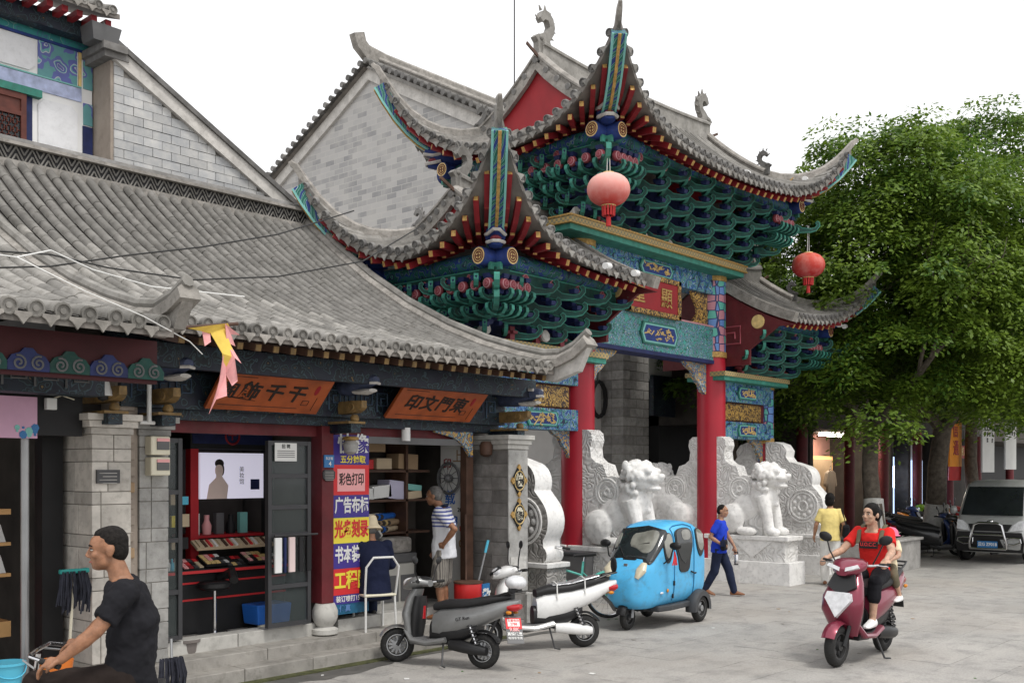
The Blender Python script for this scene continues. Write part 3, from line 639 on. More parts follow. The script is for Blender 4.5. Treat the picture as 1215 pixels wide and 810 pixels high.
b = MB(); b.bx(4.5, 6.32, 13.90, 14.0, 7.10, 7.20); b.build('window_head', 'green_mint', ph, smooth=0)
b = MB(); b.bx(4.5, 6.22, 13.975, 13.995, 5.0, 7.10); b.build('window_recess', 'navy', ph, smooth=0)
b = MB(); b.bx(5.5, 6.08, 13.955, 13.97, 5.0, 7.08); b.build('window_pane', 'glass_dark', ph, smooth=0)
for a, c, d, e in ((5.42, 6.12, 7.02, 7.10), (5.49, 6.05, 6.80, 6.86), (5.42, 5.49, 5.0, 7.02), (6.05, 6.12, 5.0, 7.02), (5.49, 6.05, 5.3, 5.36)): b = MB(); b.bx(a, c, 13.92, 13.96, d, e); b.build('window_frame', 'dark_red_wood', ph, smooth=0)
b = MB()
for i in range(6):
    for j in range(12):
        x, z = 5.54 + i * .083, 5.42 + j * .115
        b.tube([(x, 13.94, z), (x + .05, 13.94, z), (x + .05, 13.94, z + .07), (x, 13.94, z + .07)], .009, 4, closed=True)
        b.tube([(x + .05, 13.94, z + .035), (x + .083, 13.94, z + .035)], .007, 4); b.tube([(x + .025, 13.94, z + .07), (x + .025, 13.94, z + .115)], .007, 4)
b.build('window_lattice', 'dark_red_wood', ph, kind='stuff', smooth=0)
b = MB(); b.bx(5.5, 6.05, 13.945, 13.95, 6.86, 7.02); b.build('window_panel', 'dark_red_wood', ph, smooth=0)
for (u0, u1, z0, z1) in ((6.30, 6.84, 5.2, 7.12), (5.0, 6.26, 7.46, 7.88)):
    b = MB(); c = .08; b.prism([(u0 + c, z0), (u1 - c, z0), (u1, z0 + c), (u1, z1 - c), (u1 - c, z1), (u0 + c, z1), (u0, z1 - c), (u0, z0 + c)], .02, M=tr(0, 13.985, 0)); b.build('white_panel', 'panel_wash', ph, smooth=0)
us = [4.2 + .2 * i for i in range(15)]
zP = lambda v: 8.32 + .35 * (v - 13.3)
TILE_P = barrel(.26, .075, 'tile'); straight_roof(ph, us, 13.3, 14.6, zP, .26, me=TILE_P)
many('rafter', MB().bx(-.04, .04, 0, .7, -.05, .03).mesh('rafter', 'rafter_red', 0), [tr(u, 13.42, 8.2) for u in us[::1]], ph)
b = MB(); b.bx(4.0, 7.06, 13.7, 13.9, 8.0, 8.22); b.build('eave_beam', 'paint_shaded', ph, smooth=0)
b = MB(); b.box((6.95, 13.55, 8.02), (.34, .3, .22), taper=1.25); b.build('corner_block', 'plastic_grey', ph, smooth=0)
# ================================================================ the gate (three-bay archway)
gate = T('archway_gate', 'painted three bay gateway with red columns and two tiers of upswept tiled roofs', 'gate')
RAF_G = MB().bx(0, 1, -.036, .036, -.05, .04).bx(1, 1.015, -.03, .03, -.045, .035, 1).mesh('rafter', ['rafter_red', 'gold'], 0)
def beamM(a, b, up=(0, 0, 1)):
    a = Vector(a); b = Vector(b); return axM(a, b - a, up) @ Matrix.Diagonal(((b - a).length, 1, 1, 1))
def chiwen(root, p, s, dirx, mat='tile', name='ridge_beast'):
    """spiky curled dragon-tail finial standing at the end of a ridge; dirx: horizontal direction it curls to"""
    prof = [(-.16, 0), (.16, 0), (.17, .18), (.12, .3), (.16, .36), (.22, .44), (.245, .56), (.2, .68), (.1, .76), (.0, .77), (-.07, .72), (-.12, .62), (-.06, .56), (.0, .62), (.08, .62), (.12, .54), (.08, .46), (.0, .42), (-.08, .36), (-.17, .34), (-.24, .28), (-.17, .22)]
    b = MB(); b.prism(prof, .11)
    for x, z, a in ((.26, .5, .2), (.25, .62, .7), (.17, .74, 1.1), (.05, .81, 1.6), (-.07, .78, 2.1), (.21, .38, 0), (-.14, .62, 2.7)):
        b.tube([(x - .03 * math.cos(a), 0, z - .03 * math.sin(a)), (x + .06 * math.cos(a), 0, z + .06 * math.sin(a))], [.03, .008], 5)
    for k in (-1, 1): b.ell((-.1, k * .06, .3), (.05, .025, .04), 8); b.ell((.05, k * .05, .12), (.1, .03, .09), 8)
    return b.build(name, mat, root, axM(p, dirx, (0, 0, 1)) @ Matrix.Scale(s, 4), bev=.008)
def figure(root, p, s, mat='tile'):
    b = MB(); b.lathe([(.11, 0), (.12, .05), (.09, .2), (.11, .34), (.12, .46), (.05, .53), (.065, .58), (.07, .65), (.04, .71), (.01, .73)], 12); b.ell((0, -.09, .36), (.09, .05, .06), 8)
    b.build('ridge_figure', mat, root, tr(*p) @ Matrix.Scale(s, 4))
def beast_head(root, p, dirv, s, name='dragon_head'):
    M = axM(p, dirv, (0, 0, 1)) @ Matrix.Scale(s, 4)
    b = MB(); b.rings([[(x, math.cos(a) * ry, zc + math.sin(a) * rz) for a in [6.2832 * j / 12 for j in range(12)]] for x, ry, rz, zc in
        ((-.35, .13, .13, .02), (-.1, .17, .18, .02), (.05, .18, .17, .05), (.16, .16, .10, .10), (.28, .12, .06, .12), (.32, .07, .03, .13))], 0)
    b.rings([[(x, math.cos(a) * ry, zc + math.sin(a) * rz) for a in [6.2832 * j / 10 for j in range(10)]] for x, ry, rz, zc in ((-.05, .12, .05, -.12), (.12, .12, .045, -.14), (.26, .08, .03, -.13))], 0)
    h = b.build(name, 'blue_paint', root, M)
    b = MB(); b.tube([(.02, -.15, -.07), (.16, -.14, -.1), (.29, -.05, -.1), (.29, .05, -.1), (.16, .14, -.1), (.02, .15, -.07)], .03, 6); b.tube([(.02, -.17, .06), (.17, -.15, .03), (.33, -.05, .08), (.33, .05, .08), (.17, .15, .03), (.02, .17, .06)], .03, 6)
    for k in (-1, 1): b.ell((.08, k * .12, .2), .05, 8)
    b.build('jaws', 'mortar_pale', h)
    b = MB(); b.ell((.1, 0, -.03), (.16, .1, .06), 10); b.build('tongue', 'rose', h)
    b = MB()
    for k in (-1, 1): b.tube([(-.1, k * .1, .16), (-.2, k * .14, .3), (-.14, k * .16, .36)], [.03, .025, .01], 6)
    b.build('horns', 'gold', h)

def hip_roof(P):
    U0, U1, V0, V1, ze, L, k, Wg, s1, s2, hips = (P[q] for q in ('U0', 'U1', 'V0', 'V1', 'ze', 'L', 'k', 'Wg', 's1', 's2', 'hips'))
    Vc = (V0 + V1) / 2; FL = .32; pU, zp = P['pin'], P['zp']
    def dist(u, v):
        du = min(u - U0 if hips[0] else 9, U1 - u if hips[1] else 9); return max(du, 0), max(min(v - V0, V1 - v), 0)
    gfun = lambda c: math.exp(-(c / k) ** 1.15)
    def Z(u, v, side=None):
        du, dv = dist(u, v)
        w, c = (dv, du) if (du > Wg or dv <= du) else (du, dv)
        if side == 'f': w, c = dv, du
        if side == 's': w, c = du, dv
        return ze + s1 * w + s2 * w * w + L * (1 + P.get('lb', 0) * min(max((v - Vc) / 1.2, 0), 1)) * gfun(c) * math.exp(-w / (k * 1.15))
    ua = U0 if hips[0] else U0; ub = U1
    deck = MB(); ends = []; drips = []; rafs = []; cols = 0
    def strip(pts_list, eave_dir):
        deck.grid([[Vector(p) for p in row] for row in pts_list]); deck.grid([[Vector(p) - Vector((0, 0, .10)) for p in row] for row in pts_list], 1)
        for a, b in zip(pts_list, pts_list[1:]):
            deck.add([a[0], b[0], Vector(b[0]) - Vector((0, 0, .1)), Vector(a[0]) - Vector((0, 0, .1))], [(0, 1, 2, 3)], 1)
    N = 9
    def front_col(u, back=False):
        du, _ = dist(u, Vc); top = min(du, Vc - V0) if du < Wg else Vc - V0; e = FL * (1 - gfun(du)); top = max(top, e + .01)
        ws = [e + (top - e) * i / N for i in range(N + 1)]
        return [(u, (V1 - w) if back else (V0 + w), Z(u, (V1 - w) if back else V0 + w, 'f')) for w in ws]
    def side_col(v, right=False):
        dv = min(v - V0, V1 - v); top = min(dv, Wg); e = FL * (1 - gfun(dv)); top = max(top, e + .01)
        ws = [e + (top - e) * i / N for i in range(N + 1)]
        return [((U1 - w) if right else (U0 + w), v, Z((U1 - w) if right else U0 + w, v, 's')) for w in ws]
    sp = .185
    nF = int((U1 - U0 - .12) / sp)
    for back in (False, True):
        us = [U0 + .05 + (U1 - U0 - .1) * i / (nF * 2) for i in range(nF * 2 + 1)]
        strip([front_col(u, back) for u in us], None)
        for i in range(nF):
            u = U0 + .1 + (U1 - U0 - .2) * (i + .5) / nF; pts = front_col(u, back)
            b = MB(); b.tube([(p[0], p[1], p[2] + .03) for p in pts], .055, 6); b.build('tile_row', 'tile', P['root']); p = pts[0]; q = pts[1]
            n = Vector((0, 1 if back else -1, -.25)); ends.append(axM(Vector(p) + Vector((0, 0, .03)), (1, 0, 0), n)); drips.append(tr(p[0] + sp / 2, p[1] + (.02 if back else -.02), p[2] - .05 + (front_col(min(u + sp / 2, U1 - .05))[0][2] - front_col(u)[0][2])))
    for right in (False, True):
        if not hips[1 if right else 0]: continue
        nS = int((V1 - V0 - .12) / sp)
        strip([side_col(V0 + .05 + (V1 - V0 - .1) * i / (nS * 2), right) for i in range(nS * 2 + 1)], None)
        for i in range(nS):
            v = V0 + .1 + (V1 - V0 - .2) * (i + .5) / nS; pts = side_col(v, right)
            b = MB(); b.tube([(p[0], p[1], p[2] + .03) for p in pts], .055, 6); b.build('tile_row', 'tile', P['root']); p = pts[0]
            n = Vector((1 if right else -1, 0, -.25)); ends.append(axM(Vector(p) + Vector((0, 0, .03)), (0, 1, 0), n))
            drips.append(tr(p[0] + (.02 if right else -.02), p[1] + sp / 2, p[2] - .05 + (side_col(min(v + sp / 2, V1 - .05), right)[0][2] - p[2])) @ rot(R(90), 'Z'))
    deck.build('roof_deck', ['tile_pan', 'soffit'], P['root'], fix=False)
    many('tile_end', END_G, ends, P['root']); many('drip_tile', DRIP_G, drips, P['root'])
    # gable boards
    for h, ug in ((hips[0], U0 + Wg), (hips[1], U1 - Wg)):
        sgn = 1 if ug < (U0 + U1) / 2 else -1
        if h:
            zb = Z(ug - sgn * .01, Vc, 's') - .02; b = MB(); vs = [V0 + Wg * .9 + (V1 - V0 - 2 * Wg * .9) * i / 12 for i in range(13)]
            pts = [(v, Z(ug + sgn * .02, v, 'f') - .06) for v in vs]
            b.prism([(vs[0], zb - .2), (vs[-1], zb - .2)] + [(v, max(z, zb - .1)) for v, z in reversed(pts)], .05, M=tr(ug + .02 * sgn, 0, 0) @ rot(R(90), 'Z')); b.build('gable_board', 'maroon_bright', P['root'], smooth=0)
            b = MB(); b.sweep([(ug - sgn * .06, v, z + .02) for v, z in pts], [(-.04, -.07), (-.04, .07), (.04, .07), (.04, -.07)]); b.build('barge_board', 'mortar', P['root'], smooth=0)
            b = MB()
            for v, z in pts[1:-1:1]: b.lathe([(.001, .02), (.05, .02), (.055, -.05)], 9, M=axM((ug - sgn * .1, v, z + .1), (0, 1, 0), (-sgn, 0, -.2)))
            b.build('gable_tile_ends', 'tile_dark', P['root'], kind='stuff')
        # descending ridge + finials
            for fr in (True, False):
                vv = [Vc + (-1 if fr else 1) * (Vc - V0 - Wg * .95) * i / 6 for i in range(7)]
                path = [(ug, v, Z(ug + sgn * .03, v, 'f') + .10) for v in vv]; b = MB(); b.sweep(path, RIDGE); b.build('descending_ridge', 'mortar', P['root'])
                p = path[-1]; chiwen(P['root'], (p[0], p[1], p[2] - .02), .62 * P['fs'], (0, 1 if fr else -1, 0), 'tile_dark')
            chiwen(P['root'], (ug + sgn * .1, Vc, Z(ug + sgn * .1, Vc, 'f') + .12), 1.05 * P['fs'], (sgn, 0, 0))
            b = MB(); b.bx(-.28, .04, -.012, .012, -.025, .025); b.build('gable_spout', 'dark_wood', P['root'], axM((ug - sgn * .12, Vc - .05, Z(ug + sgn * .1, Vc, 'f') + .12), (sgn, 0, -.45), (0, 0, 1)))
    ra, rb = (U0 + Wg if hips[0] else U0), (U1 - Wg if hips[1] else U1)
    b = MB(); zz = Z((ra + rb) / 2, Vc, 'f'); n = 10
    b.sweep([(ra + (rb - ra) * i / n, Vc, zz + .14 + .10 * (2 * i / n - 1) ** 2) for i in range(n + 1)], [(-.09, -.2), (-.09, .1), (-.12, .11), (-.12, .15), (-.06, .2), (.06, .2), (.12, .15), (.12, .11), (.09, .1), (.09, -.2)]); b.build('main_ridge', 'tile', P['root'])
    # hips, corner beams, heads
    for cu in ([U0] if hips[0] else []) + ([U1] if hips[1] else []):
        for cv in (V0, V1):
            su = 1 if cu == U0 else -1; sv = 1 if cv == V0 else -1
            hp = [(cu + su * Wg * t, cv + sv * Wg * t) for t in (1, .8, .6, .45, .3, .18, .08, 0)]
            path = [(u, v, Z(u, v) + .09) for u, v in hp]; last = Vector(path[-1]); path.append(tuple(last + Vector((-su * .04, -sv * .04, .03)))); path.append(tuple(last + Vector((-su * .06, -sv * .06, .07))))
            b = MB(); rg = []; PP = [Vector(p) for p in path]; nP = len(PP)
            for i, p in enumerate(PP):
                tv = PP[min(i + 1, nP - 1)] - PP[max(i - 1, 0)]; w = Vector((tv.y, -tv.x, 0)).normalized(); uu = w.cross(tv.normalized()); uu = uu if uu.z > 0 else -uu; q = 1.0 if i < 4 else 1 - .62 * (i - 3) / (nP - 4); rg.append([p + w * a_ * q + uu * b_ * q for a_, b_ in ((-.065, -.10), (-.065, .04), (0, .085), (.065, .04), (.065, -.10))])
            b.rings(rg); b.build('hip_ridge', 'mortar', P['root'])
            pu, pv = cu + su * pU, cv + sv * pU
            cb = [(pu + (cu - pu) * t * .97, pv + (cv - pv) * t * .97) for t in (-.15, 0, .15, .3, .45, .6, .75, .9, 1)]
            pth = [(u, v, Z(u, v) - (.30 - .12 * i / 8)) for i, (u, v) in enumerate(cb)]
            b = MB(); b.sweep(pth, [(-.10, -.10), (-.10, .10), (.10, .10), (.10, -.10)]); o = b.build('corner_beam', 'feather', P['root'], smooth=0)
            b = MB(); b.sweep(pth[1:], [(-.022, -.122), (-.022, -.095), (.022, -.095), (.022, -.122)]); b.build('gilt_line', 'gold', o, smooth=0)
            b = MB(); b.sweep(pth, [(-.108, -.108), (-.108, -.075), (-.078, -.075), (-.078, -.108)]); b.build('edge_line', 'teal_pale', o, smooth=0)
            b = MB(); b.sweep(pth, [(.108, -.108), (.108, -.075), (.078, -.075), (.078, -.108)]); b.build('edge_line', 'teal_pale', o, smooth=0)
            beast_head(P['root'], (pu - su * .16, pv - sv * .16, zp + .24), (-su, -sv, 0), .95 * P['fs'])
            # purlin ends
            for c, dr, ax in (((pu - su * .30, pv, zp), (-su, 0, 0), 0), ((pu, pv - sv * .30, zp), (0, -sv, 0), 1)):
                b = MB(); b.lathe([(.001, .03), (.10, .03), (.125, .03), (.13, .0), (.13, -.28)], 18, 0); b.lathe([(.001, .034), (.115, .034)], 18, 1, cap=False)
                for r_ in (.055, .085): b.tube([(r_ * math.cos(6.2832 * j / 16), r_ * math.sin(6.2832 * j / 16), .036) for j in range(16)], .009, 4, 2, closed=True)
                b.bx(-.04, .04, -.006, .006, .033, .043, 2); b.bx(-.006, .006, -.04, .04, .033, .043, 2)
                b.build('purlin_end', ['blue_paint', 'gold_pale', 'maroon'], P['root'], axM(c, (0, 0, 1), dr))
            b = MB(); b.box((pu, pv, zp - .19), (.3, .3, .10)); b.box((pu - su * .1, pv - sv * .1, zp - .13), (.24, .05, .1), 1); b.box((pu - su * .1, pv - sv * .1, zp - .13), (.05, .24, .1), 1); b.build('corner_block', ['green_dark', 'green_mint'], P['root'], rot(0, 'Z'), smooth=0)
    pa, pb = (U0 + pU if hips[0] else U0), (U1 - pU if hips[1] else U1)
    pv0, pv1 = V0 + pU, V1 - pU
    segs = [((pa, pv0), (pb, pv0)), ((pa, pv1), (pb, pv1))] + ([((pa, pv0), (pa, pv1))] if hips[0] else []) + ([((pb, pv0), (pb, pv1))] if hips[1] else [])
    for a, c in segs:
        b = MB(); b.cyl((*a, zp), (*c, zp), .125, n=14); b.build('purlin', 'paint_wave', P['root'])
        d = Vector((c[0] - a[0], c[1] - a[1], 0)); b = MB(); b.box((0, 0, 0), (d.length, .10, .17)); b.build('purlin_board', 'green_dark', P['root'], axM(((a[0] + c[0]) / 2, (a[1] + c[1]) / 2, zp - .215), d, (0, 0, 1)), smooth=0)
        b = MB(); n = int(d.length / .22)
        b = MB(); b.box((0, 0, 0), (d.length, .11, .02)); b.build('board_line', 'green_mint', P['root'], axM(((a[0] + c[0]) / 2, (a[1] + c[1]) / 2, zp - .13), d, (0, 0, 1)), smooth=0)
    # rafters: eave rafters and flying rafters, fanned at the corners
    def fan(du):
        return pU + .06 + du * ((2.0 - pU - .06) / 2.0) if du < 2.0 else du
    def put(po, pi):
        po = Vector(po); pi = Vector(pi); side = abs(po.y - pi.y) < abs(po.x - pi.x) * .0 
        def at(f, dz): q = pi.lerp(po, f); q.z = min(Z(q.x, q.y) - dz, q.z + .02); return q
        m1 = at(.5, .20); m2 = at(.36, .185); rafs.append(beamM(Vector((pi.x, pi.y, min(pi.z, Z(pi.x, pi.y) - .2))), m1)); rafs.append(beamM(m2, at(.72, .165))); rafs.append(beamM(at(.70, .165), po - Vector((0, 0, .02))))
    sr = .245
    for i in range(int((U1 - U0) / sr)):
        u = U0 + .12 + i * sr
        duL, duR = u - U0, U1 - u
        ui = u
        if hips[0] and duL < 2: ui = U0 + fan(duL)
        if hips[1] and duR < 2: ui = U1 - fan(duR)
        p = front_col(u)[0]; put((p[0], p[1] + .07, p[2] - .155), (ui, pv0 + .1, max(Z(ui, pv0 + .1, 'f') - .16, zp + .13)))
    for right in ((False,) if hips[0] else ()) + ((True,) if hips[1] else ()):
        for i in range(int((V1 - V0) / sr)):
            v = V0 + .12 + i * sr; vi = v
            if v - V0 < 2: vi = V0 + fan(v - V0)
            if V1 - v < 2: vi = V1 - fan(V1 - v)
            if 2 * pU > 0 and not (pv0 < vi < pv1): vi = min(max(vi, pv0), pv1)
            p = side_col(v, right)[0]; sx = -1 if right else 1; ui = (U1 - pU - .1) if right else (U0 + pU + .1)
            put((p[0] + sx * .07, p[1], p[2] - .155), (ui, vi, max(Z(ui, vi, 's') - .16, zp + .13)))
    many('rafter', RAF_G, rafs, P['root'])
    return Z
# bracket arms (fan brackets): shared meshes
ARM = [(0, -.03), (.12, -.055), (.33, -.055), (.43, -.03), (.495, .045), (.49, .115), (.45, .14), (.415, .11), (.44, .075), (.41, .03), (.33, .015), (.2, .03), (.12, .085), (0, .085)]
def inset(pts, d):
    n = len(pts); out = []
    for i in range(n):
        a, b, c = Vector(pts[i - 1]), Vector(pts[i]), Vector(pts[(i + 1) % n]); e1 = (b - a).normalized(); e2 = (c - b).normalized()
        nn = Vector((-e1.y, e1.x)) + Vector((-e2.y, e2.x)); nn = nn.normalized() if nn.length > 1e-4 else Vector((-e1.y, e1.x)); out.append(tuple(b + nn * d))
    return out
ARM_ME = MB().prism(ARM, .066, 1).prism(inset(ARM, .011), .071, 0).mesh('bracket_arm', ['green_dark', 'green_mint'], 0)
DOU_ME = MB().box((0, 0, 0), (.09, .09, .06), 0, taper=1.35).mesh('bracket_block', 'navy', 0)
_r = MB().ell((0, 0, 0), (.085, .085, .06), 12)
for q in (.03, .06): _r.tube([(q * math.cos(6.2832 * j / 12), q * math.sin(6.2832 * j / 12), .058 - q * .35) for j in range(12)], .01, 4, 1, closed=True)
ROSE_ME = _r.mesh('rosette', ['rose', 'rose_pale'], 40)
def brackets(root, a, b, nrm, z0, nt, out0, outs, dz, sp, rose=True):
    """tiers of diagonal arms between plan points a..b, stepping out along nrm"""
    a = Vector((*a, 0)); b = Vector((*b, 0)); e = (b - a).normalized(); n = Vector((*nrm, 0)); Lg = (b - a).length
    arms, dous, roses = [], [], []
    for k in range(nt):
        off = 0 if k % 2 else sp / 2; cnt = int((Lg - off) / sp + 1e-6) + 1
        for i in range(cnt):
            p = a + e * (off + i * sp) + n * (out0 + outs * k); p.z = z0 + dz * k
            for sg in (1, -1): arms.append(axM(p + Vector((0, 0, random.uniform(-.008, .008))), (e * sg + n * (.8 if sg > 0 else 1.1)) if n.y < -.5 else (e * sg + n), (0, 0, 1)) @ Matrix.Scale((1.22 if sg > 0 else .85) * random.uniform(.96, 1.04) if n.y < -.5 else 1.0, 4))
            dous.append(tr(p.x, p.y, p.z - .07)); q = p + (e + n) * .30; dous.append(tr(q.x, q.y, q.z + .06))
            if rose and k == nt - 1:
                q = p + n * (outs * .55); roses.append(axM((q.x, q.y, q.z + .14), (0, 0, 1), n))
    return arms, dous, roses
def add_br(root, lst):
    A, D, Q = [], [], []
    for x in lst: A += x[0]; D += x[1]; Q += x[2]
    many('bracket_arm', ARM_ME, A, root, 300, 'hidden_bracket_arms'); many('bracket_block', DOU_ME, D, root, 250, 'hidden_bracket_blocks'); many('rosette', ROSE_ME, Q, root)

GU = 15.95; CV = 10.65; C1, C2, S1, S2 = 13.82, 18.15, 11.5, 20.4
def sub(name):
    o = bpy.data.objects.new(name, None); COL.objects.link(o); o.parent = gate; return o
mr_, ll_, lr_ = sub('upper_roof'), sub('side_roof'), sub('side_roof')
hip_roof(dict(root=mr_, U0=11.98, U1=19.92, V0=8.5, V1=13.6, ze=7.08, L=1.45, k=1.05, Wg=1.3, s1=.35, s2=.13, hips=(1, 1), pin=.95, zp=7.28, fs=1.0, lb=.32))
hip_roof(dict(root=ll_, U0=9.8, U1=13.58, V0=8.8, V1=13.0, ze=4.98, L=1.72, k=1.0, Wg=1.35, s1=.30, s2=.118, hips=(1, 0), pin=.95, zp=5.07, fs=.85))
hip_roof(dict(root=lr_, U0=18.40, U1=21.9, V0=8.8, V1=13.0, ze=4.98, L=1.25, k=1.0, Wg=1.35, s1=.30, s2=.118, hips=(0, 1), pin=.95, zp=5.07, fs=.85))
figure(ll_, (10.0, 9.0, 6.55), .6)
# inner gable ends of the side roofs
for u, sg, par in ((18.36, -1, lr_), (13.62, 1, ll_)):
    zf = lambda w: 4.93 + .30 * w + .118 * w * w
    vs = [8.95 + (12.85 - 8.95) * i / 14 for i in range(15)]; pts = [(v, zf(min(v - 8.8, 13.0 - v)) - .08) for v in vs]
    b = MB(); b.prism([(9.9, 4.2), (11.9, 4.2), (11.9, 4.5), (12.5, 4.9)] + list(reversed(pts)) + [(9.3, 4.9), (9.9, 4.5)], .06, M=tr(u, 0, 0) @ rot(R(90), 'Z')); b.build('gable_board', 'maroon', par, smooth=0)
    b = MB(); b.sweep([(u, v, z + .14) for v, z in pts], [(-.07, -.09), (-.07, .09), (.07, .09), (.07, -.09)]); b.build('verge', 'mortar', par)
    for c in ((10.3, 4.75),):
        sq = [(-.25, -.2), (-.25, .22), (.2, .22), (.2, -.12), (-.12, -.12), (-.12, .1), (.08, .1), (.08, -.02)]
        b = MB(); b.tube([(u + sg * -.035 if False else u - .04, c[0] - p[0], c[1] + p[1]) for p in sq], .02, 4); b.build('fret_line', 'maroon_pale', par, smooth=0)
    b = MB(); b.lathe([(.001, .03), (.13, .03), (.14, 0), (.14, -.05)], 18, M=axM((u - .03, 9.72, 5.02), (0, 0, 1), (-1, 0, 0))); b.build('purlin_end', 'gold_pale', par)
# bracket tiers
add_br(mr_, [brackets(None, (13.45, 10.5), (18.5, 10.5), (0, -1), 6.24, 5, .12, .21, .185, .72), brackets(None, (13.45, 11.9), (13.45, 9.9), (-1, 0), 6.24, 5, .02, .12, .185, .45),
             brackets(None, (18.45, 9.9), (18.45, 11.9), (1, 0), 6.24, 5, .02, .12, .185, .8, False)])
add_br(ll_, [brackets(None, (11.35, 10.5), (13.5, 10.5), (0, -1), 4.16, 4, .10, .19, .19, .62), brackets(None, (11.3, 12.0), (11.3, 10.2), (-1, 0), 4.16, 4, .05, .14, .19, .45)])
add_br(lr_, [brackets(None, (18.5, 10.5), (20.8, 10.5), (0, -1), 4.16, 4, .10, .19, .19, .7), brackets(None, (20.6, 10.2), (20.6, 12.0), (1, 0), 4.16, 4, .05, .14, .19, .7, False)])
for par, (a, c), (v0, v1), (z0, z1) in ((mr_, (13.5, 18.4), (10.52, 11.3), (6.1, 7.2)), (ll_, (11.4, 13.6), (10.52, 11.3), (4.05, 5.0)), (lr_, (18.4, 20.5), (10.52, 11.3), (4.05, 5.0))):
    b = MB(); b.bx(a, c, v0, v1, z0, z1); b.build('bracket_backing', 'navy', par, smooth=0)
# corner stub rows of rosettes near the near corners
def rose_row(par, p, d, n, face, st=.155):
    for i in range(n):
        q = Vector(p) + Vector(d) * (i * st); OB('rosette', ROSE_ME, par, axM(q, (0, 0, 1), face))
        OB('bracket_arm', ARM_ME, par, axM(q + Vector(face) * -.25 + Vector((0, 0, -.19)), face, (0, 0, 1)) @ Matrix.Scale(.85, 4)); OB('bracket_arm', ARM_ME, par, axM(q + Vector(face) * -.38 + Vector((0, 0, -.38)), face, (0, 0, 1)) @ Matrix.Scale(.85, 4))
        OB('bracket_block', DOU_ME, par, tr(q.x, q.y, q.z + .1)); OB('bracket_block', DOU_ME, par, axM(q + Vector(face) * -.1 + Vector((0, 0, -.1)), (1, 0, 0), (0, 0, 1)))
rose_row(mr_, (12.78, 9.42, 6.93), (0, 1, 0), 6, (-1, 0, 0), .27); rose_row(mr_, (13.0, 9.28, 6.93), (1, 0, 0), 4, (0, -1, 0)); rose_row(mr_, (18.2, 9.28, 6.93), (1, 0, 0), 5, (0, -1, 0))
rose_row(ll_, (10.62, 9.75, 4.72), (0, 1, 0), 8, (-1, 0, 0), .24); rose_row(ll_, (10.8, 9.62, 4.72), (1, 0, 0), 4, (0, -1, 0)); rose_row(lr_, (20.4, 9.62, 4.72), (1, 0, 0), 5, (0, -1, 0))
for par, p, d in ((mr_, (19.0, 9.38, 6.86), (.7, -1, 0)), (mr_, (12.82, 9.4, 6.80), (-1, -1, 0)), (ll_, (10.7, 9.7, 4.62), (-1, -1, 0)), (ll_, (10.75, 9.75, 4.4), (-1, -1, 0)), (lr_, (21.1, 9.7, 4.7), (.7, -1, 0)), (lr_, (21.0, 9.8, 4.5), (.7, -1, 0))):
    OB('bracket_arm', ARM_ME, par, axM(p, d, (0, 0, 1)) @ Matrix.Scale(1.15, 4))
# plinth shoes of the brackets along the cornice
shoe = MB().bx(-.05, .05, -.05, .05, 0, .2).bx(-.11, .11, -.05, .05, .09, .13).bx(-.05, .05, -.11, .11, .09, .13).mesh('bracket_shoe', 'rose', 0)
for par, us, v, z in ((mr_, [13.9 + .82 * i for i in range(6)], 10.3, 6.12), (ll_, [11.7 + .6 * i for i in range(4)], 10.3, 4.08), (lr_, [18.7 + .6 * i for i in range(4)], 10.3, 4.08)):
    for u in us: OB('bracket_shoe', shoe, par, tr(u, v, z))
lamp = MB().lathe([(.001, .03), (.09, .03), (.1, .0), (.05, -.12)], 14)
lamp_me = lamp.mesh('flood_lamp', 'mortar_pale', 40)
for par, p in ((mr_, (14.35, 10.25, 6.2)), (mr_, (15.2, 10.25, 6.2)), (mr_, (16.0, 10.25, 6.2)), (mr_, (13.2, 10.2, 6.25)), (ll_, (11.15, 10.3, 4.2)), (ll_, (12.4, 10.2, 4.2))): OB('flood_lamp', lamp_me, par, axM(p, (1, 0, 0), (-.35, -1, .2)))
for par, rows in ((mr_, [(16.3, 8.9), (17.2, 8.95), (18.2, 8.9), (19.0, 9.1), (14.4, 9.0)]), (lr_, [(20.2, 9.3), (20.8, 9.2), (21.3, 9.3)]), (ll_, [(12.3, 9.0), (13.1, 9.05)])):
    for (u, v) in rows:
        z = (7.06 + .35 * (v - 8.5) if par is mr_ else 4.93 + .3 * (v - 8.8)) + (.55 if u > 18.9 and par is mr_ else .12); b = MB(); b.cyl((0, -.02, 0), (.16, .02, .02), .05, n=10); b.build('roof_lamp', 'white_paint', par, tr(u, v, z))
# columns
def column(u, r, top, ring, pat_top):
    b = MB(); b.lathe([(r * 1.12, .0), (r * 1.12, .12), (r * 1.02, .14), (r, .4), (r * .97, ring)], 24); c = b.build('column', 'red_column', gate, tr(u, CV, 0))
    b = MB(); b.lathe([(r * .99, ring), (r * .99, pat_top)], 24); b.build('painted_shaft', 'y_pattern', c)
    for z in (ring, pat_top): b = MB(); b.lathe([(r * .98, z - .01), (r * 1.06, z), (r * 1.06, z + .10), (r * .98, z + .11)], 24); b.build('gilt_ring', 'gold', c)
column(C1, .285, 5.9, 4.36, 5.86); column(C2, .285, 5.9, 4.36, 5.86); column(S1, .18, 3.9, 2.72, 3.86); column(S2, .18, 3.9, 2.72, 3.86)
def lintel(u0, u1, z0, z1, m, y0=10.48, y1=10.82, nm='lintel', bev=0): b = MB(); b.bx(u0, u1, y0, y1, z0, z1); return b.build(nm, m, gate, smooth=0, bev=bev)
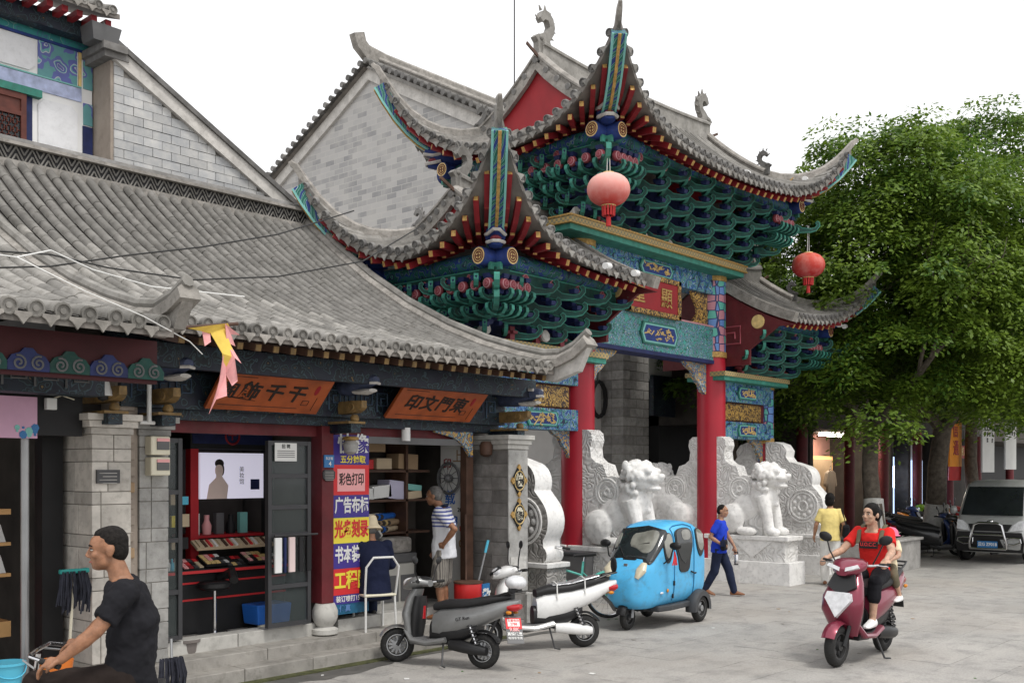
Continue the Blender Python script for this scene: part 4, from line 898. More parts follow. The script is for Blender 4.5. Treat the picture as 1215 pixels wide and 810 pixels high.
def cartouche(u, z, w, h, par, v=10.46):
    b = MB(); o = [(-w, 0), (-w * .86, -h), (w * .86, -h), (w, 0), (w * .86, h), (-w * .86, h)]
    b.prism(o, .03, 0); b.prism([(x * .93, y_ * .84) for x, y_ in o], .04, 1); b.prism([(x * .86, y_ * .7) for x, y_ in o], .05, 2)
    rnd = random.Random(int(u * 100))
    for i in range(26):
        x = rnd.uniform(-.72, .72) * w; z_ = rnd.uniform(-.5, .5) * h; b.tube([(x, -.028, z_), (x + rnd.uniform(-.07, .07), -.028, z_ + rnd.uniform(-.05, .05)), (x + rnd.uniform(-.1, .1), -.028, z_ + rnd.uniform(-.06, .06))], .012, 4, 3)
    b.build('cartouche', ['green_mint', 'teal_pale', 'blue_paint', 'gold_pale'], par, tr(u, v, z))
L1 = lintel(C1, C2, 4.28, 4.94, 'paint_small'); cartouche(16.0, 4.60, .62, .2, L1)
b = MB(); b.bx(C1, C2, 10.465, 10.835, 4.22, 4.29); b.build('lintel_edge', 'navy', L1, smooth=0); b = MB(); b.bx(C1, C2, 10.47, 10.83, 4.935, 4.965); b.build('lintel_edge', 'rose_pale', L1, smooth=0)
L2 = lintel(C1 - .2, C2, 5.58, 5.95, 'paint_scroll'); cartouche(15.9, 5.77, .55, .13, L2)
b = MB(); b.bx(C1 - .9, C2 + .42, 10.1, 11.2, 6.05, 6.16, 0); b.bx(C1 - .86, C2 + .38, 10.14, 11.16, 5.95, 6.05, 1); b.bx(C1 - .92, C2 + .44, 10.08, 11.22, 6.155, 6.18, 2); b.bx(C1 - .92, C2 + .44, 10.08, 11.22, 6.04, 6.06, 2); b.build('cornice', ['cornice_lattice', 'green_mint', 'gold'], gate, smooth=0)
for (a, c) in ((S1, C1), (C2, S2)):
    q = lintel(a, c, 3.52, 3.9, 'paint_scroll'); cartouche((a + c) / 2, 3.71, .4, .12, q)
    q = lintel(a, c, 2.78, 3.12, 'paint_scroll'); cartouche((a + c) / 2, 2.95, .4, .12, q)
    lintel(a, c, 3.12, 3.52, 'maroon', 10.6, 10.7, 'lintel_board')
    b = MB(); b.bx(a + .35, c - .35, 10.56, 10.6, 3.15, 3.5); b.build('gilt_carving', 'gold_carving', gate, smooth=0, bev=.03)
    b = MB(); b.bx(a - .25, c + .25, 10.2, 11.1, 3.98, 4.07, 0); b.bx(a - .22, c + .22, 10.23, 11.07, 3.9, 3.98, 1); b.build('cornice', ['cornice_lattice', 'green_mint'], gate, smooth=0)
    for uu, sg in ((a, 1), (c, -1)):
        pts = [(0, 0), (0, -.5), (.1, -.46), (.16, -.34), (.28, -.24), (.36, -.12), (.52, -.06), (.6, 0)]
        b = MB(); b.prism([(sg * x + sg * .17, z) for x, z in pts], .07, M=tr(uu, CV, 2.78)); b.build('spandrel', 'gold_mix', gate, smooth=0)
for uu, sg in ((C1, 1), (C2, -1)):
    pts = [(0, 0), (0, -.62), (.16, -.56), (.24, -.44), (.40, -.34), (.52, -.18), (.72, -.1), (.84, 0)]
    b = MB(); b.prism([(sg * x + sg * .25, z) for x, z in pts], .09, M=tr(uu, CV, 4.24)); b.build('spandrel', 'gold_mix', gate, smooth=0)
    pts = [(0, 0), (0, .62), (.62, .62), (.56, .52), (.40, .34), (.38, .2), (.50, .1), (.60, 0)]
    b = MB(); b.prism([(sg * x + sg * .26, z) for x, z in pts], .05, M=tr(uu, 10.6, 4.96)); b.build('gilt_carving', 'gold_carving', gate, smooth=0)
# name board of the gate
nb = T('name_board', 'dark red name board with gilt carved frame and two gilt characters between gate lintels', 'sign')
b = MB(); b.box((0, 0, 0), (1.62, .05, .60)); b.build('board', 'maroon_bright', nb, tr(15.75, 10.42, 5.27), smooth=0)
b = MB()
for x0, x1, z0, z1 in ((-.86, .86, .27, .36), (-.86, .86, -.36, -.27), (-.86, -.76, -.36, .36), (.76, .86, -.36, .36)): b.bx(x0, x1, -.05, .03, z0, z1)
b.build('carved_frame', 'gold_carving', nb, tr(15.75, 10.42, 5.27), smooth=0, bev=.012)
for ch, u in (('重', 15.24), ('顯', 16.12)): TXT(ch, .38, 'gold', nb, tr(u, 10.385, 5.24) @ FACE, .012, .006)
# lanterns
def lantern(p, r, mat, label, top):
    t = T('paper_lantern', label, 'lantern', p, 0, 'red lanterns hung from the gate corners')
    b = MB(); n = 48; rs = []
    for i in range(15):
        a = -1.38 + 2.76 * i / 14; q = math.cos(a) ** .8 * r; z = math.sin(a) * r * .78
        rs.append([(q * (1 + .035 * abs(math.sin(12 * 6.2832 * j / n))) * math.cos(6.2832 * j / n), q * (1 + .035 * abs(math.sin(12 * 6.2832 * j / n))) * math.sin(6.2832 * j / n), z) for j in range(n)])
    b.rings(rs); b.build('shade', mat, t, smooth=60)
    b = MB(); b.lathe([(r * .34, -r * .80), (r * .36, -r * .76), (r * .30, -r * .72)], 16); b.lathe([(r * .22, r * .74), (r * .30, r * .76), (r * .28, r * .82), (.01, r * .84)], 16); b.build('collar', 'gold_pale', t)
    b = MB()
    for j in range(12): a = 6.2832 * j / 12; b.tube([(r * .3 * math.cos(a), r * .3 * math.sin(a), -r * .78), (r * .27 * math.cos(a), r * .27 * math.sin(a), -r * 1.25)], .018, 4)
    b.tube([(0, 0, -r * .8), (0, 0, -r * 1.3)], .012, 4); b.tube([(0, 0, -r * 1.3), (0, 0, -r * 1.75)], [.035, .04], 8); b.build('tassel', 'red_plastic', t, kind='stuff')
    b = MB()
    for k in (-1, 1): b.tube([(k * .04, 0, r * .82), (k * .02, 0, top - p[2])], .006, 4)
    b.build('cord', 'wire_white', t)
lantern((12.55, 9.1, 6.29), .31, 'lantern_faded', 'faded pink red paper lantern with red tassel hanging under the near gate corner', 6.95)
lantern((19.25, 9.12, 6.17), .31, 'lantern_red', 'deep red paper lantern hanging under the far gate corner before the tree', 6.95)
# ---------------------------------------------------------------- stone lions and drum stones
def lion_mesh():
    b = MB()
    b.ell((-.42, 0, .33), (.36, .29, .33), 14); b.ell((-.12, 0, .52), (.46, .26, .33), 14, rot=(0, -.5, 0)); b.ell((.2, 0, .72), (.27, .27, .36), 14)
    b.ell((.34, 0, 1.13), (.27, .26, .25), 16); b.ell((.57, 0, 1.10), (.17, .17, .09), 12); b.ell((.56, 0, .95), (.13, .14, .055), 12); b.ell((.71, 0, 1.14), (.05, .09, .05), 10)
    for k in (-1, 1):
        b.ell((.53, k * .13, 1.22), (.09, .07, .06), 8); b.ell((.2, k * .25, 1.3), (.07, .05, .1), 8)
        b.tube([(.25, k * .16, .75), (.36, k * .18, .42), (.42, k * .18, .06)], [.15, .11, .10], 10); b.ell((.49, k * .18, .075), (.15, .12, .085), 10)
        b.ell((-.34, k * .24, .32), (.27, .12, .29), 12); b.ell((-.02, k * .26, .08), (.22, .11, .09), 10)
        b.ell((-.3, k * .33, .34), (.1, .04, .12), 8)
    rnd = random.Random(3)
    for i in range(95):
        th = rnd.uniform(.9, 5.4); ph = rnd.uniform(-.9, 1.3); rr = .275
        x = .30 + rr * math.cos(ph) * math.cos(th); y = rr * 1.02 * math.cos(ph) * math.sin(th); z = 1.10 + rr * math.sin(ph) - (.08 if ph < 0 else 0)
        if x > .5: continue
        b.ell((x, y, z), .058, 6)
    b.tube([(-.75, 0, .25), (-.85, 0, .5), (-.72, 0, .75), (-.8, 0, .95)], [.1, .12, .1, .05], 8)
    b.tube([(.3, .1, .8), (.42, 0, .66), (.3, -.1, .8)], .04, 6); b.ell((.46, 0, .6), .06, 8)
    me = b.mesh('lion_body', 'marble', 0); return me
LION = lion_mesh()
def pedestal(t):
    b = MB(); b.bx(-1.1, .74, -.32, .32, -.02, .42); b.build('base_block', 'marble', t, smooth=0, bev=.015)
    b = MB(); b.bx(-1.05, .62, -.27, .27, .42, .82); b.build('carved_block', 'carved_marble', t, smooth=0, bev=.01)
    b = MB(); b.bx(-1.08, .70, -.32, .32, .815, .9); b.build('top_slab', 'marble', t, smooth=0, bev=.012)
    for k in (-1, 1): b = MB(); b.prism([(-.45, .83), (0, .48), (.45, .83)], .02, M=tr(-.05, k * .28, 0)); b.build('cloth_fold', 'marble', t, smooth=0)
    sl = [(-1.1, .9), (.1, .9), (.1, 1.5), (.02, 1.62), (-.08, 1.66), (-.08, 1.9), (-.16, 2.02), (-.30, 2.04), (-.38, 2.02), (-.42, 2.12), (-.46, 2.22), (-.60, 2.26), (-.70, 2.34), (-.72, 2.5), (-.68, 2.62), (-.70, 2.74), (-.78, 2.8), (-1.1, 2.8)]
    b = MB(); b.prism(sl, .34, 0); b.build('cloud_slab', ['carved_marble'], t, smooth=0, bev=.012)
    for k in (-1, 1):
        b = MB()
        for r_ in (.05, .17, .215): b.tube([(-.38 + r_ * math.cos(6.2832 * j / 24), k * .172, 1.78 + r_ * math.sin(6.2832 * j / 24)), ][:0] or [(-.38 + r_ * math.cos(6.2832 * j / 24), k * .172, 1.78 + r_ * math.sin(6.2832 * j / 24)) for j in range(24)], .018, 5, closed=True)
        b.build('carved_disc', 'marble', t)
def lion(u, sgn, label):
    t = T('stone_lion', label, 'statue', (u, CV - sgn * 1.1, 0), R(-90) if sgn > 0 else R(90), 'white stone guardian lions at the gate columns')
    pedestal(t); o = OB('lion_body', LION, t, tr(-.16, 0, .895)); m = o.modifiers.new('r', 'REMESH'); m.mode = 'VOXEL'; m.voxel_size = .018; m.use_smooth_shade = True
    q = o.modifiers.new('s', 'SMOOTH'); q.iterations = 1; q.factor = .5
    return t
lion(C1, 1, 'white stone lion facing the street at the red column beside the tricycle')
lion(C2, 1, 'white stone lion on its pedestal facing the street beside the man in blue')
lion(C1, -1, 'white stone lion on the inner side of the red column behind the tricycle')
lion(C2, -1, 'white stone lion turned inward, its rump beside the farther red column')
def drum(u, sgn, m, mc, label):
    t = T('drum_stone', label, 'drum stone', (u, CV - sgn * .95, 0), R(-90) if sgn > 0 else R(90), 'carved drum stones at the side columns')
    b = MB(); b.bx(-.85, .52, -.27, .27, -.02, .40); b.build('base_block', m, t, smooth=0, bev=.015)
    b = MB(); b.bx(-.8, .46, -.22, .22, .40, .75); b.build('carved_block', mc, t, smooth=0, bev=.01)
    b = MB(); b.bx(-.84, .50, -.26, .26, .75, .82); b.build('top_slab', m, t, smooth=0, bev=.01)
    def arc(cx, cz, r, a0, a1, n=10): return [(cx + r * math.cos(R(a0 + (a1 - a0) * i / n)), cz + r * math.sin(R(a0 + (a1 - a0) * i / n))) for i in range(n + 1)]
    out = [(-.84, .82), (.30, .82)] + arc(.30, .93, .13, -80, 60, 6) + arc(.03, 1.40, .42, -38, 42, 10) + arc(-.08, 1.95, .30, -22, 80, 8) + [(-.2, 2.30), (-.3, 2.32), (-.38, 2.42), (-.36, 2.55), (-.45, 2.68), (-.62, 2.74), (-.84, 2.74)]
    b = MB(); b.prism(out, .38, 0, mi2=1); b.build('drum_body', [mc, m], t, smooth=50, bev=.012)
    for k in (-1, 1):
        b = MB()
        for r_ in (.10, .27, .33): b.tube([(.0 + r_ * math.cos(6.2832 * j / 28), k * .192, 1.40 + r_ * math.sin(6.2832 * j / 28)) for j in range(28)], .022, 5, closed=True)
        for j in range(9): a = 6.2832 * j / 9; b.ell((.0 + .19 * math.cos(a), k * .19, 1.40 + .19 * math.sin(a)), (.05, .02, .05), 7)
        b.build('carved_disc', m, t, kind='stuff')
drum(S1, 1, 'marble', 'carved_grey', 'carved drum stone of the side column next to the shop corner pillar')
drum(S2, 1, 'marble', 'carved_marble', 'carved drum stone with round disc next to the woman in yellow')
drum(S1, -1, 'marble', 'carved_grey', 'scrolled drum stone behind the side column near the shop pillar')
drum(S2, -1, 'marble', 'carved_marble', 'scrolled drum stone on the inner side of the far side column')
# ================================================================ tall brick hall behind the gate (gable faces the shop)
def _farbrick(name, c1, c2, mort, w, h, ax):
    t = NT(name); sx = t.n('SeparateXYZ'); t.l(t.pos(), sx.inputs[0]); cx = t.n('CombineXYZ'); t.l(sx.outputs[ax], cx.inputs[0]); t.l(sx.outputs[2], cx.inputs[1])
    k = t.n('TexBrick'); k.inputs['Scale'].default_value = 1; k.inputs['Brick Width'].default_value = w; k.inputs['Row Height'].default_value = h; k.inputs['Mortar Size'].default_value = .007; k.inputs['Bias'].default_value = -.35
    k.inputs['Color1'].default_value = (*c1, 1); k.inputs['Color2'].default_value = (*c2, 1); k.inputs['Mortar'].default_value = (*mort, 1); t.l(cx.outputs[0], k.inputs['Vector'])
    rowv = t.noise(.9, 2, None); c = t.mix(t.mr(t.noise(2.2, 4), .4, .65, 0, .45), k.outputs[0], mort); t.bump(k.outputs['Fac'], -.4, .01); t.out(c, .9)
_farbrick('far_brick_u', (.42, .41, .40), (.17, .175, .185), (.47, .455, .43), .34, .13, 1)
_farbrick('far_brick_v', (.40, .39, .38), (.20, .2, .2), (.45, .44, .42), .34, .13, 0)
hall = T('brick_hall', 'tall grey brick hall with a steep gable rising behind the gate', 'building')
HV = 18.4; HZ = 11.55
def hz(v): return HZ - abs(v - HV) * .53 - .0
vs = [14.6, 15.5, 16.5, 17.5, 18.4, 19.3, 20.3, 21.3, 22.2]
b = MB(); b.prism([(14.6, 5.0), (22.2, 5.0)] + [(v, hz(v) - .25) for v in reversed(vs)], .3, M=tr(16.15, 0, 0) @ rot(R(90), 'Z')); b.build('gable_wall', 'far_brick_u', hall, smooth=0)
b = MB(); b.bx(16.3, 29, 14.6, 14.9, 5.0, 9.6); b.build('front_wall', 'far_brick_v', hall, smooth=0)
b = MB(); b.sweep([(15.97, v, hz(v) - .2) for v in vs], [(-.05, -.16), (-.05, .16), (.05, .16), (.05, -.16)]); b.build('barge_board', 'mortar_pale', hall, smooth=0)
b = MB(); rows = [[(15.8, v, hz(v) + .02), (29, v, hz(v) + .02)] for v in [13.9] + vs + [22.8]]; b.grid(rows); b.grid([[(p[0], p[1], p[2] - .12) for p in r_] for r_ in rows], 1); b.build('roof_deck', ['tile', 'soffit'], hall, fix=False)
te = MB().lathe([(.001, .03), (.07, .03), (.075, -.25)], 9).mesh('verge_tile', 'tile_dark', 40)
k = 0; Ms = []
v = 13.9
while v < 22.6: Ms.append(axM((15.78, v, hz(v) + .06), (0, 1, 0), (-1, 0, 0))); v += .21
many('verge_tile', te, Ms, hall)
b = MB(); b.sweep([(16.05, v, hz(v) + .16 + (.35 if v < 13.95 else 0)) for v in [13.9, 14.3, 15, 16, 17, 18.1]], RIDGE); b.build('verge_ridge', 'mortar', hall)
b = MB(); b.sweep([(15.62, HV, HZ + .62), (15.7, HV, HZ + .40), (15.9, HV, HZ + .26), (16.5, HV, HZ + .2), (20, HV, HZ + .2), (29, HV, HZ + .2)], [(-.09, -.2), (-.09, .12), (0, .2), (.09, .12), (.09, -.2)]); b.build('ridge', 'mortar', hall)
Ms = [tr(16.6 + .24 * i, 0, 0) for i in range(26)]
for i in range(26):
    b = MB(); u = 16.6 + .24 * i; b.tube([(u, v, hz(v) + .05) for v in (13.9, 15, 16, 17, 18.2)], .07, 6); b.build('tile_row', 'tile', hall)
b = MB(); b.tube([(18.9, 16.5, 10), (18.9, 16.5, 15.5)], .018, 5); b.build('lightning_rod', 'iron', hall)
# lower storey seen through the arch
b = MB(); b.bx(20.3, 29, 14.4, 14.7, 4.4, 5.2); b.build('storey_band', 'plaster', hall, smooth=0)
b = MB(); b.bx(21.6, 24.0, 14.30, 14.42, 3.5, 4.5); b.build('painted_beam', 'paint_shaded', hall, smooth=0)
b = MB(); b.bx(24.0, 29, 14.30, 14.42, 3.5, 4.5); b.build('storey_band', 'plaster', hall, smooth=0)
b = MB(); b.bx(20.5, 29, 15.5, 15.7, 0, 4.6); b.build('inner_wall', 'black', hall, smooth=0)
b = MB(); b.bx(15.9, 19.3, 14.2, 14.4, 0, 5.2); b.build('white_wall', 'plaster', hall, smooth=0)
b = MB(); b.bx(19.3, 20.3, 13.6, 14.6, 0, 5.2); b.build('pillar_core', 'joint', hall, smooth=0)
for k in range(24):   # brick corner pillar behind the arch
    z = k * .21
    for (a, c, d, e) in (((19.29, 19.8, 13.58, 13.9), (19.81, 20.31, 13.58, 13.9), (19.29, 19.6, 13.91, 14.4)) if k % 2 else ((19.29, 19.55, 13.58, 13.9), (19.56, 20.1, 13.58, 13.9), (20.11, 20.31, 13.58, 13.9), (19.29, 19.6, 13.91, 14.4))):
        b = MB(); b.bx(a, c, d, e, z + .005, z + .2); b.build('pillar_brick', 'brick_mid', hall, smooth=0)
b = MB(); b.bx(9.9, 12.9, 13.2, 13.4, 0, 3.2); w_ = b.build('side_wall', 'plaster', hall, smooth=0)
# cable coils and boxes on the white wall
def coil(c, rx, rz, n, label):
    t = T('cable_coil', label, 'cable', c, 0, 'black cable coils hung on the wall inside the arch'); b = MB(); pts = []
    for i in range(n * 20): a = 6.2832 * i / 20; q = 1 + .05 * math.sin(i * 1.7); pts.append((rx * q * math.cos(a), -.03 + .03 * math.sin(i * .37), rz * q * math.sin(a)))
    b.tube(pts, .028, 5); b.build('coil', 'wire', t); b = MB(); b.tube([(0, 0, rz), (.05, .02, rz + .35), (.5, .05, rz + .9)], .014, 4); b.build('lead', 'wire', t)
coil((18.2, 14.1, 4.05), .34, .13, 4, 'flattened black cable coil hanging on the white wall inside the arch')
coil((19.0, 14.08, 3.75), .26, .40, 5, 'round black cable coil hanging beside the grey brick pillar')
eb = T('junction_box', 'grey metal junction box on the white wall below the cable coil', 'box', (18.05, 14.15, 3.1)); b = MB(); b.bx(-.2, .2, -.06, .08, -.25, .25); b.build('case', 'alu', eb, smooth=0, bev=.01); b = MB(); b.tube([(0, 0, -.25), (.05, -.02, -.6), (.0, 0, -1.1)], .02, 5); b.build('lead', 'wire', eb)

# ================================================================ shop row down the street, under the trees
row = T('shop_row', 'dark arcade of small shops with red posts under the trees', 'shops')
RV = 12.6
b = MB(); b.bx(22.6, 60, RV + 2.2, RV + 2.5, 0, 7); b.build('back_wall', 'black', row, smooth=0)  # black wall colour carries the deep shade under the trees
b = MB(); b.bx(22.6, 60, RV - .1, RV + 2.5, 3.3, 3.9); b.build('fascia', 'interior_dark', row, smooth=0)  # dark colour chosen so the fascia looks shaded
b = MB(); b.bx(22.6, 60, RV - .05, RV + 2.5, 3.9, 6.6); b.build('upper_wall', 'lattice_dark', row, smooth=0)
zR = lambda v: 6.4 + .45 * (v - (RV - .8)); b = MB(); b.grid([[(22.3, v, zR(v)), (60, v, zR(v))] for v in (RV - .8, RV + .6, RV + 2, RV + 3.4)]); b.build('roof', 'tile_pan', row, fix=False)
for i, u in enumerate((23.2, 25.7, 28.7, 31.2, 34, 37, 40, 44, 48)):
    b = MB(); b.lathe([(.17, 0), (.15, .2), (.15, 3.4)], 14, M=tr(u, RV - .25, 0)); b.build('red_post', 'maroon', row)
for (a, c) in ((26.7, 26.9), (32.4, 32.6), (33.9, 34.1), (36.9, 37.1)): b = MB(); b.bx(a, c, RV, RV + 2.3, 0, 3.3); b.build('party_wall', 'interior_dark', row, smooth=0)
b = MB(); b.bx(26.9, 32.4, RV + 2.0, RV + 2.19, 0, 3.3); b.build('shop_back', 'pink_wall', row, smooth=0)
b = MB(); b.bx(29.7, 31.5, RV + 1.5, RV + 1.99, .9, 2.6); b.build('display_case', 'lit_wood', row, smooth=0)
b = MB(); b.bx(29.82, 31.38, RV + 1.46, RV + 1.5, 1.25, 2.5); b.build('case_back', 'cardboard', row, smooth=0)
b = MB()
for i in range(7): b.bx(29.8 + .2 * i, 29.94 + .2 * i, RV + 1.44, RV + 1.49, 1.0, 1.18)
b.build('case_goods', 'dark_wood', row, kind='stuff', smooth=0)
for i, (u0, u1, z0, z1, m) in enumerate(((32.75, 33.5, .3, 2.6, 'lit_blue'), (35.0, 36.0, .5, 2.5, 'lit_blue'), (33.0, 33.5, 1.6, 2.3, 'lit_white'), (38.5, 39.3, 2.3, 2.8, 'lit_white'))):
    b = MB(); b.bx(u0, u1, RV + .3, RV + .4, z0, z1); b.build('lit_display', m, row, smooth=0)
for a, c in ((32.65, 33.7), (34.8, 36.3)): b = MB(); b.bx(a, c, RV + .42, RV + .5, 0, 3.2); b.build('display_wall', 'plaster', row, smooth=0)
b = MB(); b.bx(39, 42, RV + .3, RV + .4, 0, 3.0); b.build('display_wall', 'interior_dark', row, smooth=0)
for u in (22.9, 23.9): b = MB(); b.bx(u, u + .1, RV - .3, RV - .2, 4.0, 6.3); b.build('window_post', 'concrete', row, smooth=0)
b = MB(); b.bx(22.5, 27, RV - .28, RV - .2, 4.2, 6.2); b.build('lattice_window', 'lattice_dark', row, smooth=0)
b = MB(); b.bx(29.6, 31.4, RV + .8, RV + 1.1, 3.2, 3.26); b.build('ceiling_lamp', 'shop_lamp', row, smooth=0)
shirt = T('hanging_shirt', 'grey brown shirt on a hanger in the lit shop window', 'shirt', (30.55, RV + 1.15, 1.3))
b = MB(); o = [(-.22, 0), (.22, 0), (.25, .5), (.32, .35), (.40, .42), (.28, .78), (.1, .86), (0, .82), (-.1, .86), (-.28, .78), (-.40, .42), (-.32, .35), (-.25, .5)]
b.prism(o, .09); b.build('cloth', 'shirt_taupe', shirt, smooth=0, bev=.03); b = MB(); b.tube([(-.2, 0, .8), (0, 0, .9), (0, 0, .98), (.03, 0, 1.02)], .012, 5); b.build('hanger', 'chrome', shirt)
scarf = T('pink_scarf', 'pink garment hanging beside the lit clothes window', 'garment', (31.5, RV + .9, .6)); b = MB(); b.tube([(0, 0, 0), (.1, .02, .5), (0, 0, .9), (-.14, 0, .45), (-.1, 0, .05)], [.09, .08, .07, .08, .09], 8); b.build('cloth', 'rose_pale', scarf)
# hanging banners and boards of the shop row
def board(name, label, px, w, h, u, v, m, lines, tm, cat='sign', grp=None, tilt=0, ts=.2, bold=.02):
    t = T(name, label, cat, (u, v, 0), 0, grp); p = px
    b = MB(); b.box((0, 0, p), (w, .05, h)); b.build('panel', m, t, rot(tilt, 'Y'), smooth=0)
    for (tx, x, z, s_, mm) in lines: TXT(tx, s_, mm, t, tr(x, -.03, p + z) @ FACE, bold, .003)
    b = MB(); b.tube([(-w * .35, 0, p + h / 2), (-w * .35, .02, p + h / 2 + .5)], .012, 4); b.tube([(w * .35, 0, p + h / 2), (w * .35, .02, p + h / 2 + .5)], .012, 4); b.build('hanger', 'iron', t)
    return t
ob = board('orange_banner', 'orange hanging banner with dark characters among the far shops', 3.0, 1.1, 1.45, 33.2, 10.9, 'orange_banner', [('信', -.05, .38, .5, 'maroon_bright'), ('通', .0, -.18, .5, 'maroon_bright')], None)
b = MB()
for i in range(12): b.tube([(-.5 + i * .09, 0, 2.28), (-.5 + i * .09, .02, 1.85)], .03, 4)
b.build('fringe', 'red_plastic', ob, kind='stuff')
cols = '茶味鲜香店铺招牌美食'
board('white_banner', 'white banner printed with small characters above the parked van', 3.2, 1.25, 2.2, 36.4, 10.9, 'paper', [(cols[(i + j) % 10], .4 - .26 * i, .75 - .2 * j, .16, 'black') for i in range(4) for j in range(4 if i % 2 else 5)], None)
board('white_banner', 'white banner with brown foot hanging at the far end of the shops', 3.3, 1.25, 2.2, 38.9, 10.9, 'paper', [(cols[(i * 3 + j) % 10], .4 - .26 * i, .75 - .2 * j, .16, 'black') for i in range(3) for j in range(4)], None)
board('red_shop_sign', 'small dark red shop sign over the blue lit doorway', 2.75, 1.0, .4, 34.6, 11.2, 'maroon_bright', [('手机', 0, 0, .3, 'gold_pale')], None)

# ================================================================ planter and trees
pl = T('tree_planter', 'low concrete planter wall around the street trees', 'planter', (0, 0, 0))
b = MB(); b.bx(20.9, 23.2, 8.35, 8.55, -.02, .62); b.bx(20.9, 21.1, 8.55, 10.6, -.02, .62); b.bx(23.0, 23.2, 8.55, 10.6, -.02, .62); b.build('wall', 'concrete', pl, smooth=0, bev=.02)
b = MB(); b.bx(20.85, 23.25, 8.30, 8.62, .62, .68); b.build('coping', 'concrete', pl, smooth=0, bev=.015)
b = MB(); b.bx(21.0, 23.1, 8.45, 10.6, .0, .55); b.build('soil', 'bark', pl, smooth=0)
kb = struct(MB().bx(21.2, 60, 9.9, 12.6, -.02, .13).build('pavement', 'concrete', smooth=0))
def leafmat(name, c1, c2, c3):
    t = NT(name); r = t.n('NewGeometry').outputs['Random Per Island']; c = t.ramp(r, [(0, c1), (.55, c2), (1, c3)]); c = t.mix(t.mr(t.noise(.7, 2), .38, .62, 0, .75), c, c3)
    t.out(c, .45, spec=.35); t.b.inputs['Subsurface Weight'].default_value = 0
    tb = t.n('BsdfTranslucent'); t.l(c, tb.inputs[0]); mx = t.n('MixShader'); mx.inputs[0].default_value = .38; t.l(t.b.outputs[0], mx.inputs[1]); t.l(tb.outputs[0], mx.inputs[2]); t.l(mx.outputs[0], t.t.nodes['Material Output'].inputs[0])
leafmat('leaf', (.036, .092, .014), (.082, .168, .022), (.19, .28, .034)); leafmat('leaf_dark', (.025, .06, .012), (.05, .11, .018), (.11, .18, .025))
def limb(b, p, d, L, r, depth, rnd, tips):
    pts = [p.copy()]; rs = [r]; q = p.copy(); dd = d.normalized()
    n = 5
    for i in range(n):
        dd = (dd + Vector((rnd.uniform(-.16, .16), rnd.uniform(-.16, .16), rnd.uniform(-.04, .12)))).normalized(); q = q + dd * (L / n); pts.append(q.copy()); rs.append(r * (1 - .42 * (i + 1) / n))
    b.tube(pts, rs, 8 if r > .08 else 5)
    if depth == 0: tips.append((q, dd)); return
    tips.append((pts[3], dd)) if depth < 2 else None
    for k in range(rnd.choice((2, 3))):
        a = rnd.uniform(0, 6.28); nd = (dd + Vector((math.cos(a), math.sin(a), rnd.uniform(-.15, .5))) * rnd.uniform(.5, .95)).normalized(); limb(b, q if k else pts[-2], nd, L * rnd.uniform(.6, .8), rs[-1] * rnd.uniform(.62, .8), depth - 1, rnd, tips)
